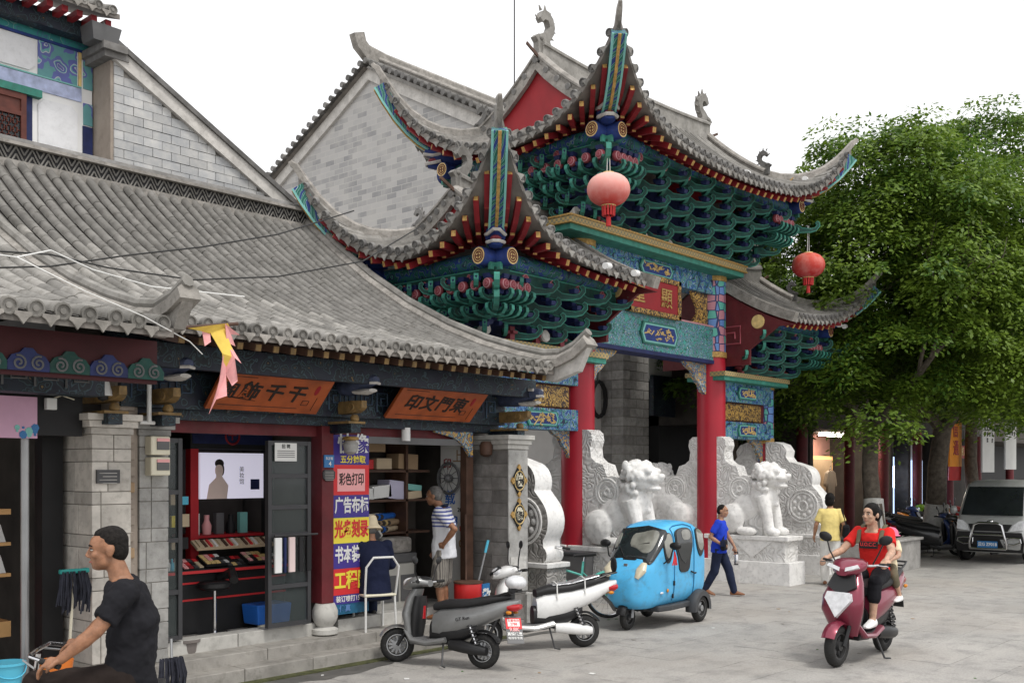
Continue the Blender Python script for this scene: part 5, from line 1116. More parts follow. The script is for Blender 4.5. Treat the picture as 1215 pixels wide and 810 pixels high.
def tree(label, loc, h0, r0, lean, ells, nleaf, leaf, mat, seed, white=0, forks=3, group=None):
    """trunk with real limbs; leaves in clumps spread through the ellipsoids `ells` (centre, radii)"""
    rnd = random.Random(seed); t = T('street_tree', label, 'tree', loc, 0, group or 'leafy street trees beside the gate'); b = MB(); tips = []
    base = Vector((0, 0, 0)); top = Vector((lean[0], lean[1], h0))
    tp = [base, base.lerp(top, .3) + Vector((.05, .03, 0)), base.lerp(top, .65) + Vector((-.04, .05, 0)), top]; b.tube(tp, [r0 * 1.35, r0, r0 * .92, r0 * .85], 14)
    for k in range(5): a = 6.28 * k / 5; b.tube([(r0 * 1.7 * math.cos(a), r0 * 1.7 * math.sin(a), -.03), (r0 * .8 * math.cos(a), r0 * .8 * math.sin(a), .35), (r0 * .5 * math.cos(a), r0 * .5 * math.sin(a), .9)], [.05, .09, .06], 6)
    for k in range(forks):
        a = 6.28 * k / forks + rnd.uniform(-.4, .4); limb(b, top - Vector((0, 0, .15)), Vector((math.cos(a) * .75, math.sin(a) * .75, .8)), 2.2, r0 * .6, 3, rnd, tips)
    b.build('trunk', 'bark', t)
    if white: w = MB(); w.tube([(0, 0, 0), tuple(base.lerp(top, white / h0))], [r0 * 1.37, r0 * 1.12], 14); w.build('limewash_band', 'limewash', t)
    lf = MB(); vs = lf.v; fs = lf.f
    tot = sum(e[1][0] * e[1][1] * e[1][2] for e in ells); per = 150
    for c, r_ in ells:
        for i in range(int(nleaf / per * r_[0] * r_[1] * r_[2] / tot)):
            v = Vector((rnd.gauss(0, 1), rnd.gauss(0, 1), rnd.gauss(0, 1))).normalized() * (rnd.uniform(.45, 1.0) ** .5) * (1 + .16 * noise.noise(Vector((i * .37, seed, c[0])))); cp = Vector((c[0] + v.x * r_[0], c[1] + v.y * r_[1], c[2] + v.z * r_[2]))
            if noise.noise(cp * .8 + Vector((seed, 0, 0))) < -.14: continue
            cr = rnd.uniform(.30, .62); tilt = Vector((v.x * .5, v.y * .5, 1)).normalized(); ex = tilt.orthogonal().normalized(); ey = tilt.cross(ex)
            for k_ in range(per):     # a domed pad of leaves, denser on its outer skin, drooping at the rim
                a_ = rnd.uniform(0, 6.2832); q = math.sqrt(rnd.random()); h_ = (1 - q * q) * .55 - rnd.random() ** 2 * .5; p = cp + (ex * math.cos(a_) + ey * math.sin(a_)) * (q * cr * rnd.uniform(.8, 1.15)) + tilt * (h_ * cr)
                s_ = leaf * rnd.uniform(.6, 1.3); ax = (ex * math.cos(a_) + ey * math.sin(a_) + Vector((rnd.gauss(0, .5), rnd.gauss(0, .5), rnd.gauss(-.25, .4)))).normalized(); sd = ax.cross(tilt + Vector((rnd.gauss(0, .35), rnd.gauss(0, .35), 0))).normalized()
                k = len(vs); vs += [tuple(p), tuple(p + ax * s_ * .5 + sd * s_ * .26), tuple(p + ax * s_), tuple(p + ax * s_ * .5 - sd * s_ * .26)]; fs.append([k, k + 1, k + 2, k + 3]); lf.m.append(0)
    lf.build('crown', mat, t, smooth=0, fix=False); return t
tree('big leafy tree with a pale limewashed trunk rising from the planter', (22.75, 9.2, .5), 2.6, .19, (.3, .2), [((.6, -.2, 6.2), (2.9, 2.7, 3.2)), ((.6, .2, 7.9), (1.9, 1.9, 1.8)), ((1.6, -1.6, 4.6), (2.0, 1.7, 1.9)), ((-.6, .9, 4.4), (1.5, 1.5, 1.6)), ((2.6, -.8, 7.0), (2.0, 1.9, 2.2)), ((-.4, 0, 3.2), (1.3, 1.0, .9)), ((-.9, -.6, 2.6), (1.0, .8, .9)), ((1.8, -2.6, 3.6), (1.5, 1.3, 1.2)), ((-.35, -1.0, 5.0), (1.0, .8, 1.3)), ((-.5, -.4, 6.6), (1.0, .9, 1.0))], 230000, .12, 'leaf', 5, white=1.0)
tree('tall leafy tree with whitewashed trunk behind the parked motorbikes', (27.9, 9.7, .12), 3.2, .26, (-.2, -.3), [((.5, -.8, 6.4), (3.0, 2.6, 3.0)), ((1.5, -2.2, 8.2), (2.6, 2.4, 2.4)), ((.0, -2.6, 5.2), (2.2, 1.8, 1.9)), ((2.5, -3.2, 5.8), (2.4, 2.2, 2.4)), ((3.5, -4.5, 7.0), (2.6, 2.4, 3.4)), ((.8, -1.6, 9.4), (2.3, 2.2, 2.3)), ((1.0, -1.5, 4.2), (2.6, 1.8, 1.2))], 240000, .13, 'leaf', 9, white=1.15)
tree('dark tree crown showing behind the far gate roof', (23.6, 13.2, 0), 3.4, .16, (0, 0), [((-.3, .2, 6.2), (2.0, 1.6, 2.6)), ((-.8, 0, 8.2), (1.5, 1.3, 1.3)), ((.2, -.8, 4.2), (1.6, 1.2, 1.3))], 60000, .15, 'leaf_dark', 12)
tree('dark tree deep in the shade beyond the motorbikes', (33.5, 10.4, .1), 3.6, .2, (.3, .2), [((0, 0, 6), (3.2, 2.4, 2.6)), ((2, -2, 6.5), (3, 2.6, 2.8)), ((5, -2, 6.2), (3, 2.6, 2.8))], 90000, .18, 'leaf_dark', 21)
# ================================================================ signs
def wood_sign(u0, u1, label, chars, sealu):
    w = u1 - u0; up = Vector((0, -.35, .36)).normalized(); Xa = Vector((1, 0, 0)); N = Xa.cross(up)
    M = Matrix((Xa, up, N)).transposed().to_4x4(); M.translation = Vector(((u0 + u1) / 2, 8.925, 2.91))
    t = T('wooden_sign', label, 'sign'); h = .5
    b = MB(); b.box((0, 0, -.02), (w, h, .04)); b.build('board', 'sign_wood', t, M, smooth=0, bev=.004)
    b = MB(); b.box((0, h / 2 + .008, -.01), (w + .01, .014, .055)); b.build('top_edge', 'mortar_pale', t, M, smooth=0)
    for ch, u, s_ in chars: TXT(ch, s_, 'ink', t, M @ tr(u - (u0 + u1) / 2, .0, .003) @ rot(-.12, 'Z'), .022, .003)
    b = MB(); b.ell((sealu - (u0 + u1) / 2, .08, .002), (.03, .07, .004), 12); b.build('seal', 'maroon_bright', t, M)
    b = MB()
    for x0, y0, x1, y1 in ((-.42, -.18, .28, -.18), (.42, -.2, .42, -.02), (-.45, .19, -.2, .19), (.3, -.13, .36, -.13), (.3, -.07, .36, -.07), (.3, -.13, .3, -.07), (.36, -.13, .36, -.07)): b.tube([(x0 * w, y0, .002), (x1 * w, y1, .002)], .004, 4)
    b.build('inlay_line', 'ink', t, M, kind='stuff')
    for k in (-.3, .3): b = MB(); b.bx(k * w - .015, k * w + .015, -h / 2 - .03, -h / 2, -.03, .01); b.build('bracket', 'iron', t, M)
wood_sign(5.75, 7.13, 'long reddish wooden shop sign with black characters over the cosmetics shop', [('阁', 5.91, .2), ('飾', 6.16, .24), ('千', 6.45, .24), ('千', 6.735, .24)], 6.97)
wood_sign(8.13, 9.56, 'reddish wooden shop sign with black characters over the print shop', [('印', 8.42, .24), ('文', 8.67, .24), ('門', 8.93, .24), ('東', 9.18, .24)], 9.38)
# printed price banner beside the print shop
pb = T('print_banner', 'tall printed banner of coloured bands listing printing services', 'banner', (7.82, 9.33, 0))
zy = lambda y: 2.1 - (y - 560) * 11.75 / 1234
b = MB(); b.bx(-.265, .265, 0, .03, zy(731), zy(515)); b.build('backing', 'p_teal', pb, smooth=0)
for y0, y1, m in ((515, 550.5, 'p_purple'), (551, 587.5, 'p_red'), (588, 614.5, 'p_purple'), (615, 645.5, 'p_yellow'), (646, 675.5, 'p_purple'), (676, 707.5, 'p_red'), (708, 718.5, 'p_purple')):
    b = MB(); b.bx(-.264, .264, -.004, 0, zy(y1), zy(y0)); b.build('colour_band', m, pb, smooth=0)
b = MB(); b.bx(-.21, .2, -.007, -.004, zy(583), zy(556)); b.build('colour_band', 'p_pink', pb, smooth=0)
def pt(tx, y, s_, m, x=0.0, sx=.92, bold=.03, ext=.0015): TXT(tx, s_, m, pb, tr(x, -.008, zy(y)) @ FACE, bold, ext, sx)
pt('快像', 527, .24, 'paper', .03, 1.0, .02); pt('五分钟取', 545, .095, 'p_yellow', .02, 1.0, .02); pt('彩色打印', 569.5, .15, 'ink', 0, .62, .02); pt('广告布标', 601, .19, 'paper', 0, .66, .03); pt('光盘刻录', 630, .21, 'p_red', 0, .6, .03); pt('书本装订', 660.5, .20, 'paper', 0, .62, .03); pt('工程图', 691.5, .22, 'p_yellow', .0, .78, .03); pt('装订喷打15126', 713, .075, 'paper', 0, .95, .02)
pt('传真', 724.5, .085, 'blue_pale', -.1, 1, .02)
# diamond plaques on the corner pillar
for ch, z, lb in (('快', 1.99, 'upper black diamond plaque with a cream character on the corner pillar'), ('像', 1.55, 'lower black diamond plaque with a cream character on the corner pillar')):
    t = T('diamond_plaque', lb, 'plaque', (10.255, 8.87, z), 0, 'diamond plaques on the corner pillar')
    b = MB(); b.prism([(-.15, 0), (0, -.205), (.15, 0), (0, .205)], .02); b.build('plate', 'black', t, smooth=0)
    b = MB(); b.tube([(.10 * math.cos(6.2832 * j / 20), -.012, .125 * math.sin(6.2832 * j / 20)) for j in range(20)], .008, 4, closed=True); b.build('ring', 'gold_pale', t)
    for x, zz in ((-.125, 0), (.125, 0), (0, -.17), (0, .17)): b = MB(); b.prism([(x - .032, zz), (x, zz - .045), (x + .032, zz), (x, zz + .045)], .026); b.build('corner_gem', 'gold', t, smooth=0)
    TXT(ch, .17, 'cream', t, tr(0, -.014, 0) @ FACE, .03, .003, .85)
# house number, notice plate, meter boxes, pipe
t = T('house_number', 'small blue house number plate with white 4 on the maroon post', 'plate', (7.455, 9.285, 0)); zz = zy(547)
b = MB(); b.bx(-.07, .07, -.008, .008, zz - .07, zz + .07); b.build('plate', 'number_blue', t, smooth=0); TXT('4', .07, 'paper', t, tr(.01, -.01, zz - .03) @ FACE, .02, .001); TXT('东正街', .035, 'paper', t, tr(0, -.01, zz + .03) @ FACE, .01, .001)
t = T('iron_badge', 'dark cast iron badge under the house number plate', 'badge', (7.455, 9.285, zy(563)))
b = MB(); b.prism([(-.085, .03), (-.08, -.04), (-.04, -.07), (.04, -.07), (.08, -.04), (.085, .03), (.06, .055), (-.06, .055)], .02)
for i in range(6): b.bx(-.06, .06, -.014, -.008, .03 - i * .018, .037 - i * .018, 1)
b.build('casting', ['iron', 'concrete'], t, smooth=0)
t = T('stone_tablet', 'black engraved tablet set in the pale stone pier', 'plaque'); p0 = onV(115, 557, 8.875); p1 = onV(142, 573, 8.875)
b = MB(); b.bx(p0.x, p1.x, 8.868, 8.9, p1.z, p0.z); b.build('slab', 'iron', t, smooth=0)
for i in range(4): b = MB(); b.bx(p0.x + .02 + .03 * (i % 2), p1.x - .03, 8.864, 8.868, p0.z - .035 - i * .03, p0.z - .027 - i * .03); b.build('engraved_line', 'concrete', t, smooth=0)
for i, (y0, y1, lb) in enumerate(((517, 541, 'upper cream electric meter box on the grey pier'), (542, 565, 'lower cream electric meter box on the grey pier'))):
    p0 = onV(178, y0, 9.1); p1 = onV(201, y1, 9.1); t = T('meter_box', lb, 'meter box', (0, 0, 0), 0, 'cream meter boxes on the grey pier')
    b = MB(); b.bx(p0.x, p1.x, 9.08, 9.2, p1.z + .01, p0.z); b.build('case', 'cream', t, smooth=0, bev=.012)
    b = MB(); b.bx(p0.x + .06, p1.x - .015, 9.07, 9.082, p1.z + .06, p0.z - .05); b.build('window', 'plastic_grey', t, smooth=0); b = MB(); b.bx(p0.x + .06, p1.x - .015, 9.068, 9.08, p0.z - .05, p0.z - .02); b.build('label_strip', 'p_pink', t, smooth=0)
p = onV(177, 500, 9.02); t = T('drain_pipe', 'white plastic pipe running down to the meter boxes', 'pipe'); b = MB(); b.tube([(p.x, 9.02, p.z), (p.x, 9.02, 3.2)], .022, 10); b.tube([(p.x - .09, 9.03, p.z - .01), (p.x + .06, 9.03, p.z - .01)], .018, 8); b.build('pipe', 'wire_white', t)
p = onV(60, 479, 8.95); t = T('switch_box', 'small white switch box on the dark shop jamb', 'box', p); b = MB(); b.bx(-.045, .045, -.03, .03, -.05, .05); b.build('case', 'paper', t, smooth=0, bev=.006); b = MB(); b.tube([(.03, 0, .05), (.1, 0, .08), (.22, .02, .05)], .006, 4); b.build('lead', 'cream', t)
p = onV(122, 460, 8.75); t = T('security_camera', 'white dome security camera above the pale stone pier', 'camera', p); b = MB(); b.lathe([(.09, -.07), (.085, -.04), (.05, .06), (.03, .09), (.001, .1)], 14); b.lathe([(.05, -.075), (.04, -.1), (.001, -.12)], 12, 1); b.build('dome', ['wire_white', 'black'], t); b = MB(); b.tube([(0, 0, .08), (.0, .2, .12)], .02, 6); b.build('arm', 'wire_white', t)
p = onV(12, 414, 8.3); t = T('flood_lamp', 'black flood lamp under the porch eave', 'lamp', p); b = MB(); b.box((0, 0, 0), (.26, .12, .18)); b.bx(-.13, .13, -.08, .06, -.11, -.09, 1); b.build('case', ['plastic_black', 'wire_white'], t, smooth=0, bev=.01)
# torn festival flag
fx = 7.7; t = T('torn_flag', 'torn pink and yellow pennant hanging from a stick under the eave', 'flag')
pA, pB = onV(212, 389, fx), onV(282, 384, fx); b = MB(); b.cyl(tuple(pA), tuple(pB), .016, n=8); b.build('stick', 'dark_wood', t)
def cloth(pts, m, off):
    b = MB(); P = [onV(x, y, fx) for x, y in pts]; n = len(P); vs = []
    for k, p in enumerate(P): vs.append((p.x, p.y + off + .035 * math.sin(p.z * 19 + p.x * 8), p.z))
    b.add(vs + [(v[0], v[1] + .006, v[2]) for v in vs], [tuple(range(n)), tuple(range(2 * n - 1, n - 1, -1))] + [(i, i + n, (i + 1) % n + n, (i + 1) % n) for i in range(n)]); o = b.build('cloth', m, t, smooth=0); return o
cloth([(219, 390), (266, 384), (272, 392), (262, 398), (250, 396), (238, 393)], 'flag_yellow', -.03)
cloth([(240, 392), (250, 391), (247, 406), (239, 411)], 'flag_pink', -.02); cloth([(248, 393), (264, 390), (274, 425), (264, 440), (258, 420)], 'flag_yellow', -.04)
cloth([(262, 385), (280, 398), (271, 397), (277, 411), (270, 408), (279, 432), (271, 425), (280, 452), (272, 458), (266, 444), (262, 470), (252, 474), (244, 491), (250, 468), (256, 452), (258, 426), (266, 408)], 'flag_pink', -.06)
# overhead wires
def wire(label, pts, r, m='wire', sag=0):
    t = T('overhead_wire', label, 'wire'); b = MB(); b.tube(pts, r, 5); b.build('cable', m, t)
def zroof(px, py, v): return onV(px, py, v)
wire('thick white cable slung over the porch roof', [atD(-20, 300, 7.0), atD(20, 305, 7.0), atD(100, 345, 7.2), atD(170, 375, 7.6), atD(225, 405, 8.2), atD(240, 420, 8.4)], .0045, 'wire_white')
wire('dark cable crossing the long tiled roof', [atD(-20, 318, 7.6), atD(60, 316, 7.9), atD(150, 303, 8.2), atD(240, 293, 8.8), atD(330, 278, 9.8), atD(420, 250, 11)], .007)
wire('sagging black cable low across the tiled roof', [atD(-20, 297, 7.4), atD(60, 302, 7.7), atD(130, 318, 8.0), atD(230, 332, 8.6), atD(330, 328, 9.3), atD(430, 310, 10.0), atD(500, 268, 11.5)], .007)
wire('pale cable sagging over the roof towards the eave', [atD(20, 305, 7.3), atD(60, 297, 7.6), atD(110, 320, 7.9), atD(180, 340, 8.3), atD(290, 352, 8.9)], .006, 'wire_white')
# ================================================================ shop 1: cosmetics
def frame_panel(t, u0, u1, v, z0, z1, bars, m='alu_dark', glass='glass_clear', fw=.045):
    b = MB(); b.bx(u0, u0 + fw, v - .03, v + .03, z0, z1); b.bx(u1 - fw, u1, v - .03, v + .03, z0, z1); b.build('stile', m, t, smooth=0, kind=None)
    for z in [z0 + fw / 2] + bars + [z1 - fw / 2]: b = MB(); b.bx(u0 + fw, u1 - fw, v - .028, v + .028, z - fw / 2, z + fw / 2); b.build('rail', m, t, smooth=0)
    zs = [z0] + bars + [z1]
    for a, c in zip(zs, zs[1:]): b = MB(); b.bx(u0 + fw, u1 - fw, v - .004, v + .004, a + fw / 2, c - fw / 2); b.build('pane', glass, t, smooth=0)
t = T('glass_door', 'dark framed glass door leaf with clothes hung on it', 'door'); frame_panel(t, 6.67, 7.24, 9.36, .42, 2.44, [.86, 1.42, 1.72, 2.06])
t = T('glass_door', 'narrow dark framed glass side panel beside the grey pier', 'door'); frame_panel(t, 5.43, 5.68, 9.42, .42, 2.44, [.9, 1.42, 1.9]); 
t = T('notice_sheet', 'white printed notice taped on the glass door', 'notice'); p0 = onV(326, 525, 9.325); p1 = onV(352, 547, 9.325); b = MB(); b.bx(p0.x, p1.x, 9.322, 9.328, p1.z, p0.z); b.build('sheet', 'paper', t, smooth=0); TXT('招 聘', .05, 'black', t, tr((p0.x + p1.x) / 2, 9.32, p0.z - .04) @ FACE, .01, .001)
for i in range(4): b = MB(); b.bx(p0.x + .03, p1.x - .03, 9.319, 9.321, p0.z - .09 - i * .022, p0.z - .083 - i * .022); b.build('print_line', 'plastic_grey', t, smooth=0)
t = T('hanging_stockings', 'white and pink stockings pegged on a rail of the glass door', 'clothes', (0, 9.31, 0)); zt = zy(632)
b = MB(); b.cyl((6.72, -.02, zt), (7.3, -.02, zt), .012, n=6); b.build('rail', 'iron', t)
for x, w_, m in ((6.76, .09, 'white_paint'), (6.85, .03, 'navy'), (6.94, .08, 'p_pinkpale'), (7.06, .05, 'black'), (7.17, .06, 'black')):
    b = MB(); b.rings([[(x + dx * w_, -.03 + dy, z) for dx, dy in ((-.5, -.015), (.5, -.015), (.5, .015), (-.5, .015))] for z in (zt - .02, zt - .18, zt - .40)]); b.build('stocking', m, t, smooth=0, bev=.006)
t = T('display_kiosk', 'black cosmetics kiosk with red trim and lit portrait poster', 'kiosk')
b = MB(); b.bx(6.30, 7.40, 10.25, 10.9, 2.36, 2.66); b.build('header', 'black', t, smooth=0, bev=.01); b = MB(); b.bx(6.32, 7.38, 10.243, 10.25, 2.42, 2.60); b.build('header_inset', 'navy', t, smooth=0)
b = MB(); b.tube([(6.83 + .09 * math.cos(6.2832 * j / 20), 10.235, 2.51 + .09 * math.sin(6.2832 * j / 20)) for j in range(20)], .012, 4, closed=True); b.build('emblem_ring', 'maroon_bright', t); TXT('千', .12, 'maroon_bright', t, tr(6.83, 10.24, 2.51) @ FACE, .02, .002)
for a in (6.30, 7.30): b = MB(); b.bx(a, a + .10, 10.25, 10.35, .36, 2.36); b.build('upright', 'shelf_red' if a < 7 else 'black', t, smooth=0)
b = MB(); b.bx(6.32, 7.38, 10.85, 10.9, .36, 2.36); b.build('back_panel', 'interior_dark', t, smooth=0)
pb2 = MB(); pb2.bx(6.44, 7.28, 10.28, 10.32, 1.80, 2.32); po = pb2.build('poster', 'lit_poster', t, smooth=0)
b = MB(); b.ell((6.68, 10.277, 2.12), (.055, .006, .075), 14); b.build('portrait_face', 'skin_print', po); b = MB(); b.ell((6.685, 10.279, 2.20), (.06, .005, .05), 12); b.ell((6.72, 10.279, 2.13), (.03, .004, .07), 10); b.build('portrait_hair', 'ink', po); b = MB(); b.prism([(-.16, -.3), (.1, -.3), (.12, -.15), (.04, -.05), (.03, .05), (-.03, .05), (-.04, -.06), (-.13, -.14)], .006, M=tr(6.68, 10.277, 2.10)); b.build('portrait_body', 'skin_print', po, smooth=0)
TXT('美\n妆\n馆', .07, 'plastic_grey', po, tr(6.98, 10.276, 2.06) @ FACE, .0, .001); b = MB(); b.bx(7.1, 7.22, 10.272, 10.278, 1.9, 2.02); b.build('printed_box', 'navy', po, smooth=0)
b = MB(); b.bx(6.4, 7.35, 10.3, 10.8, 1.36, 1.39); b.build('shelf', 'shelf_red', t, smooth=0)
for i in range(5): b = MB(); x = 6.5 + i * .16; (b.lathe([(.05, 0), (.055, .1), (.03, .16), (.03, .22)], 10) if i % 2 else b.bx(-.05, .05, -.03, .03, 0, .24)); b.build('bottle', ('paper', 'p_pink', 'plastic_grey', 'black', 'teal_pale')[i], t, tr(x, 10.5, 1.39))
t = T('makeup_counter', 'black and red counter with tilted makeup trays', 'counter')
b = MB(); b.bx(5.95, 7.35, 9.95, 10.22, .36, 1.02); b.build('cabinet', 'black', t, smooth=0, bev=.01)
for z in (.72, .9): b = MB(); b.bx(5.95, 7.35, 9.94, 9.95, z, z + .02); b.build('red_trim', 'p_red', t, smooth=0)
b = MB(); b.bx(5.7, 7.38, 9.85, 10.24, 1.02, 1.06); b.build('top', 'black', t, smooth=0); b = MB(); b.bx(5.7, 7.38, 9.84, 9.85, 1.02, 1.05); b.build('red_trim', 'p_red', t, smooth=0)
cl = ['p_red', 'black', 'beige', 'p_pink', 'paper', 'maroon_bright', 'plastic_dkgrey', 'gold_pale']; rr = random.Random(8)
for i in range(5):
    M = axM((6.12 + .27 * i, 9.98, 1.10 + .035 * (i % 2)), (1, 0, 0), (0, -.45, 1)); b = MB(); b.box((0, 0, 0), (.25, .22, .03)); o = b.build('makeup_tray', 'black', t, M, smooth=0)
    for k in range(3):
        for q in range(4): b = MB(); b.box((-.09 + .06 * q, -.07 + .07 * k, .02), (.05, .055, .012)); b.build('makeup_pan', rr.choice(cl), o, smooth=0)
for i in range(12):
    b = MB(); b.lathe([(.022, 0), (.024, .07), (.012, .09), (.012, .12)], 8); b.build('bottle', rr.choice(['p_red', 'p_pink', 'paper', 'gold_pale', 'sky_plastic', 'cream', 'lilac']), t, tr(5.76 + .045 * (i % 6), 9.95 + .08 * (i // 6), 1.06))
M = axM((6.75, 10.1, 1.30), (1, 0, 0), (0, -.6, 1)); b = MB(); b.box((0, 0, 0), (1.0, .16, .03)); o = b.build('sample_tray', 'beige', t, M, smooth=0)
for i in range(14): b = MB(); b.box((-.45 + .065 * i, 0, .02), (.03, .13, .02)); b.build('makeup_stick', ['beige', 'dark_wood', 'p_red', 'paper'][i % 4], o, smooth=0)
t = T('bar_stool', 'black low-backed bar stool on a chrome stem before the makeup counter', 'stool', (6.3, 9.78, .36)); b = MB(); b.lathe([(.19, 0), (.19, .02), (.03, .04)], 18); b.build('foot', 'chrome', t); b = MB(); b.cyl((0, 0, .02), (0, 0, .5), .022, n=10); b.build('stem', 'chrome', t)
b = MB(); b.rings([[(x * q, y * q * .9, z) for x, y in [(math.cos(6.2832 * j / 14) * .19, math.sin(6.2832 * j / 14) * .18) for j in range(14)]] for z, q in ((.48, .75), (.51, 1), (.55, 1), (.57, .85))]); b.tube([(.15, -.14, .58), (.22, 0, .66), (.15, .14, .58)], .05, 8); b.build('seat', 'plastic_black', t)
t = T('goods_rack', 'wire rack of small goods behind the glass side panel', 'rack'); b = MB()
for i in range(4): b.tube([(5.72 + .12 * i, 10.15, .4), (5.72 + .12 * i, 10.15, 2.0)], .008, 4)
b.build('rack_wire', 'iron', t, kind='stuff')
for i in range(24):
    b = MB(); w_ = rr.uniform(.06, .11); b.bx(-w_ / 2, w_ / 2, -.02, .02, 0, rr.uniform(.08, .15)); b.build('packet', rr.choice(cl + ['leafgreen', 'lilac', 'paper', 'sky_plastic', 'p_yellow']), t, tr(5.74 + .13 * (i % 4), 10.1, .55 + .24 * (i // 4)), smooth=0)
t = T('blue_crate', 'blue plastic crate behind the lower pane of the glass door', 'crate', (6.95, 9.75, .36)); b = MB(); b.box((0, 0, .17), (.42, .28, .22), taper=1.1); b.build('box', 'blue_plastic', t, smooth=0, bev=.015)
for k in (-1, 1): b = MB(); b.lathe([(.04, 0), (.045, .06), (.03, .07)], 10, M=tr(k * .14, -.1, 0)); b.build('castor', 'cream', t)
# ================================================================ shop 2: print shop
t = T('paper_shelf', 'dark shelves stacked with paper rolls and boxes in the print shop', 'shelves')
for z in (1.30, 1.72, 2.1): b = MB(); b.bx(8.45, 9.75, 10.02, 10.42, z, z + .03); b.build('shelf_board', 'dark_wood', t, smooth=0)
for u in (8.41, 9.32): b = MB(); b.bx(u, u + .04, 10.02, 10.42, .36, 2.6); b.build('shelf_side', 'dark_wood', t, smooth=0)
b = MB(); b.bx(7.66, 9.9, 10.45, 10.5, .36, 2.9); b.build('shelf_back', 'interior_dark', t, smooth=0)
for i in range(14):
    r_ = rr.uniform(.03, .045); x = 8.62 + .085 * (i % 5) + .04 * ((i // 5) % 2); z = 1.37 + .08 * (i // 5); m = rr.choice(['cardboard', 'cardboard', 'beige', 'paper', 'blue_plastic', 'gold_pale'])
    b = MB(); b.cyl((0, 0, 0), (.42, .25, 0), r_, n=12); b.cyl((-.004, -.0025, 0), (.0, .0, 0), r_ * .8, n=12, mi=1); b.build('paper_roll', [m, 'interior_dark'], t, tr(x, 10.0, z))
for (x, z, w_, h_, m, a) in ((8.65, 1.76, .3, .14, 'paper', .05), (8.95, 1.77, .32, .16, 'paper', -.08), (9.2, 1.75, .3, .24, 'lilac', .1), (9.5, 1.75, .3, .1, 'beige', -.1), (9.5, 1.86, .28, .08, 'teal_pale', .1), (8.65, 2.14, .3, .12, 'p_red', 0), (8.98, 2.14, .26, .14, 'beige', 0), (9.4, 2.14, .35, .2, 'cardboard', .03), (8.8, 2.36, .4, .12, 'cardboard', 0)):
    b = MB(); b.bx(-w_ / 2, w_ / 2, -.12, .12, 0, h_); b.build('paper_box', m, t, tr(x, 10.18, z) @ rot(a, 'Y'), smooth=0, bev=.005)
t = T('copier_machine', 'beige and grey copier with its cover up at the print shop counter', 'copier', (8.72, 9.84, .36))
b = MB(); b.bx(-.45, .45, -.15, .15, 0, .6); b.build('cabinet', 'plastic_pale', t, smooth=0, bev=.02); b = MB(); b.bx(-.47, .47, -.17, .17, .6, .72); b.build('deck', 'plastic_grey', t, smooth=0, bev=.015)
b = MB(); b.box((0, 0, 0), (.5, .05, .42)); b.build('cover', 'plastic_pale', t, tr(-.3, .0, .95) @ rot(-.7, 'Y'), smooth=0, bev=.01); b = MB(); b.box((0, -.03, 0), (.42, .02, .36)); b.build('cover_liner', 'plastic_dkgrey', t, tr(-.3, .0, .95) @ rot(-.7, 'Y'), smooth=0)
b = MB(); b.rings([[(x, y, z) for x, y in ((-.1, -.14), (.42, -.14), (.42, .14), (-.1, .14))] for z in (.72, .92)]); b.build('dust_cloth', 'mortar', t, smooth=0, bev=.04)
for i in range(3): b = MB(); b.bx(-.40 + .3 * i, -.14 + .3 * i, -.165, -.15, .12, .45); b.build('tray_door', 'plastic_grey', t, smooth=0, bev=.008)
t = T('painted_wall_board', 'white painted board with blue and red lettering on the print shop wall', 'board')
M = tr(9.9, 10.4, 1.6) @ rot(R(-90), 'Z') @ tr(0, 0, 0)
b = MB(); b.bx(9.92, 9.96, 9.52, 9.98, .36, 2.6); b.build('panel', 'paper', t, smooth=0)
FU = Matrix(((0, 0, -1, 9.915), (-1, 0, 0, 0), (0, 1, 0, 0), (0, 0, 0, 1)))
for tx, v, z, s_, m in (('MP3', 9.8, 1.45, .17, 'blue_plastic'), ('上', 9.66, 2.3, .18, 'cardboard'), ('印', 9.85, 2.2, .16, 'maroon_bright'), ('载', 9.8, 1.75, .2, 'blue_plastic'), ('20', 9.62, 1.6, .08, 'black'), ('8', 9.6, 1.35, .1, 'p_red'), ('0', 9.6, 1.15, .14, 'gold')): TXT(tx, s_, m, t, Matrix.Translation((0, v, z)) @ FU, .01, .002)
t = T('wall_fan', 'small white wall fan inside the print shop', 'fan', (9.84, 9.75, 2.02)); b = MB(); b.tube([(0, .2 * math.cos(6.2832 * j / 20), .2 * math.sin(6.2832 * j / 20)) for j in range(20)], .02, 5, closed=True); b.ell((0, 0, 0), (.07, .06, .06), 10); 
for j in range(12): a = 6.2832 * j / 12; b.tube([(-.03, 0, 0), (-.02, .2 * math.cos(a), .2 * math.sin(a))], .005, 4)
b.build('fan_head', 'plastic_grey', t, kind='stuff')
t = T('light_bulb', 'white energy lamp hanging under the print shop sign', 'lamp', (8.65, 9.3, 2.5)); b = MB(); b.cyl((0, 0, -.02), (0, 0, .14), .055, n=12); b.build('bulb', 'white_paint', t); b = MB(); b.cyl((0, 0, .14), (0, 0, .3), .02, n=8); b.build('holder', 'wire', t)
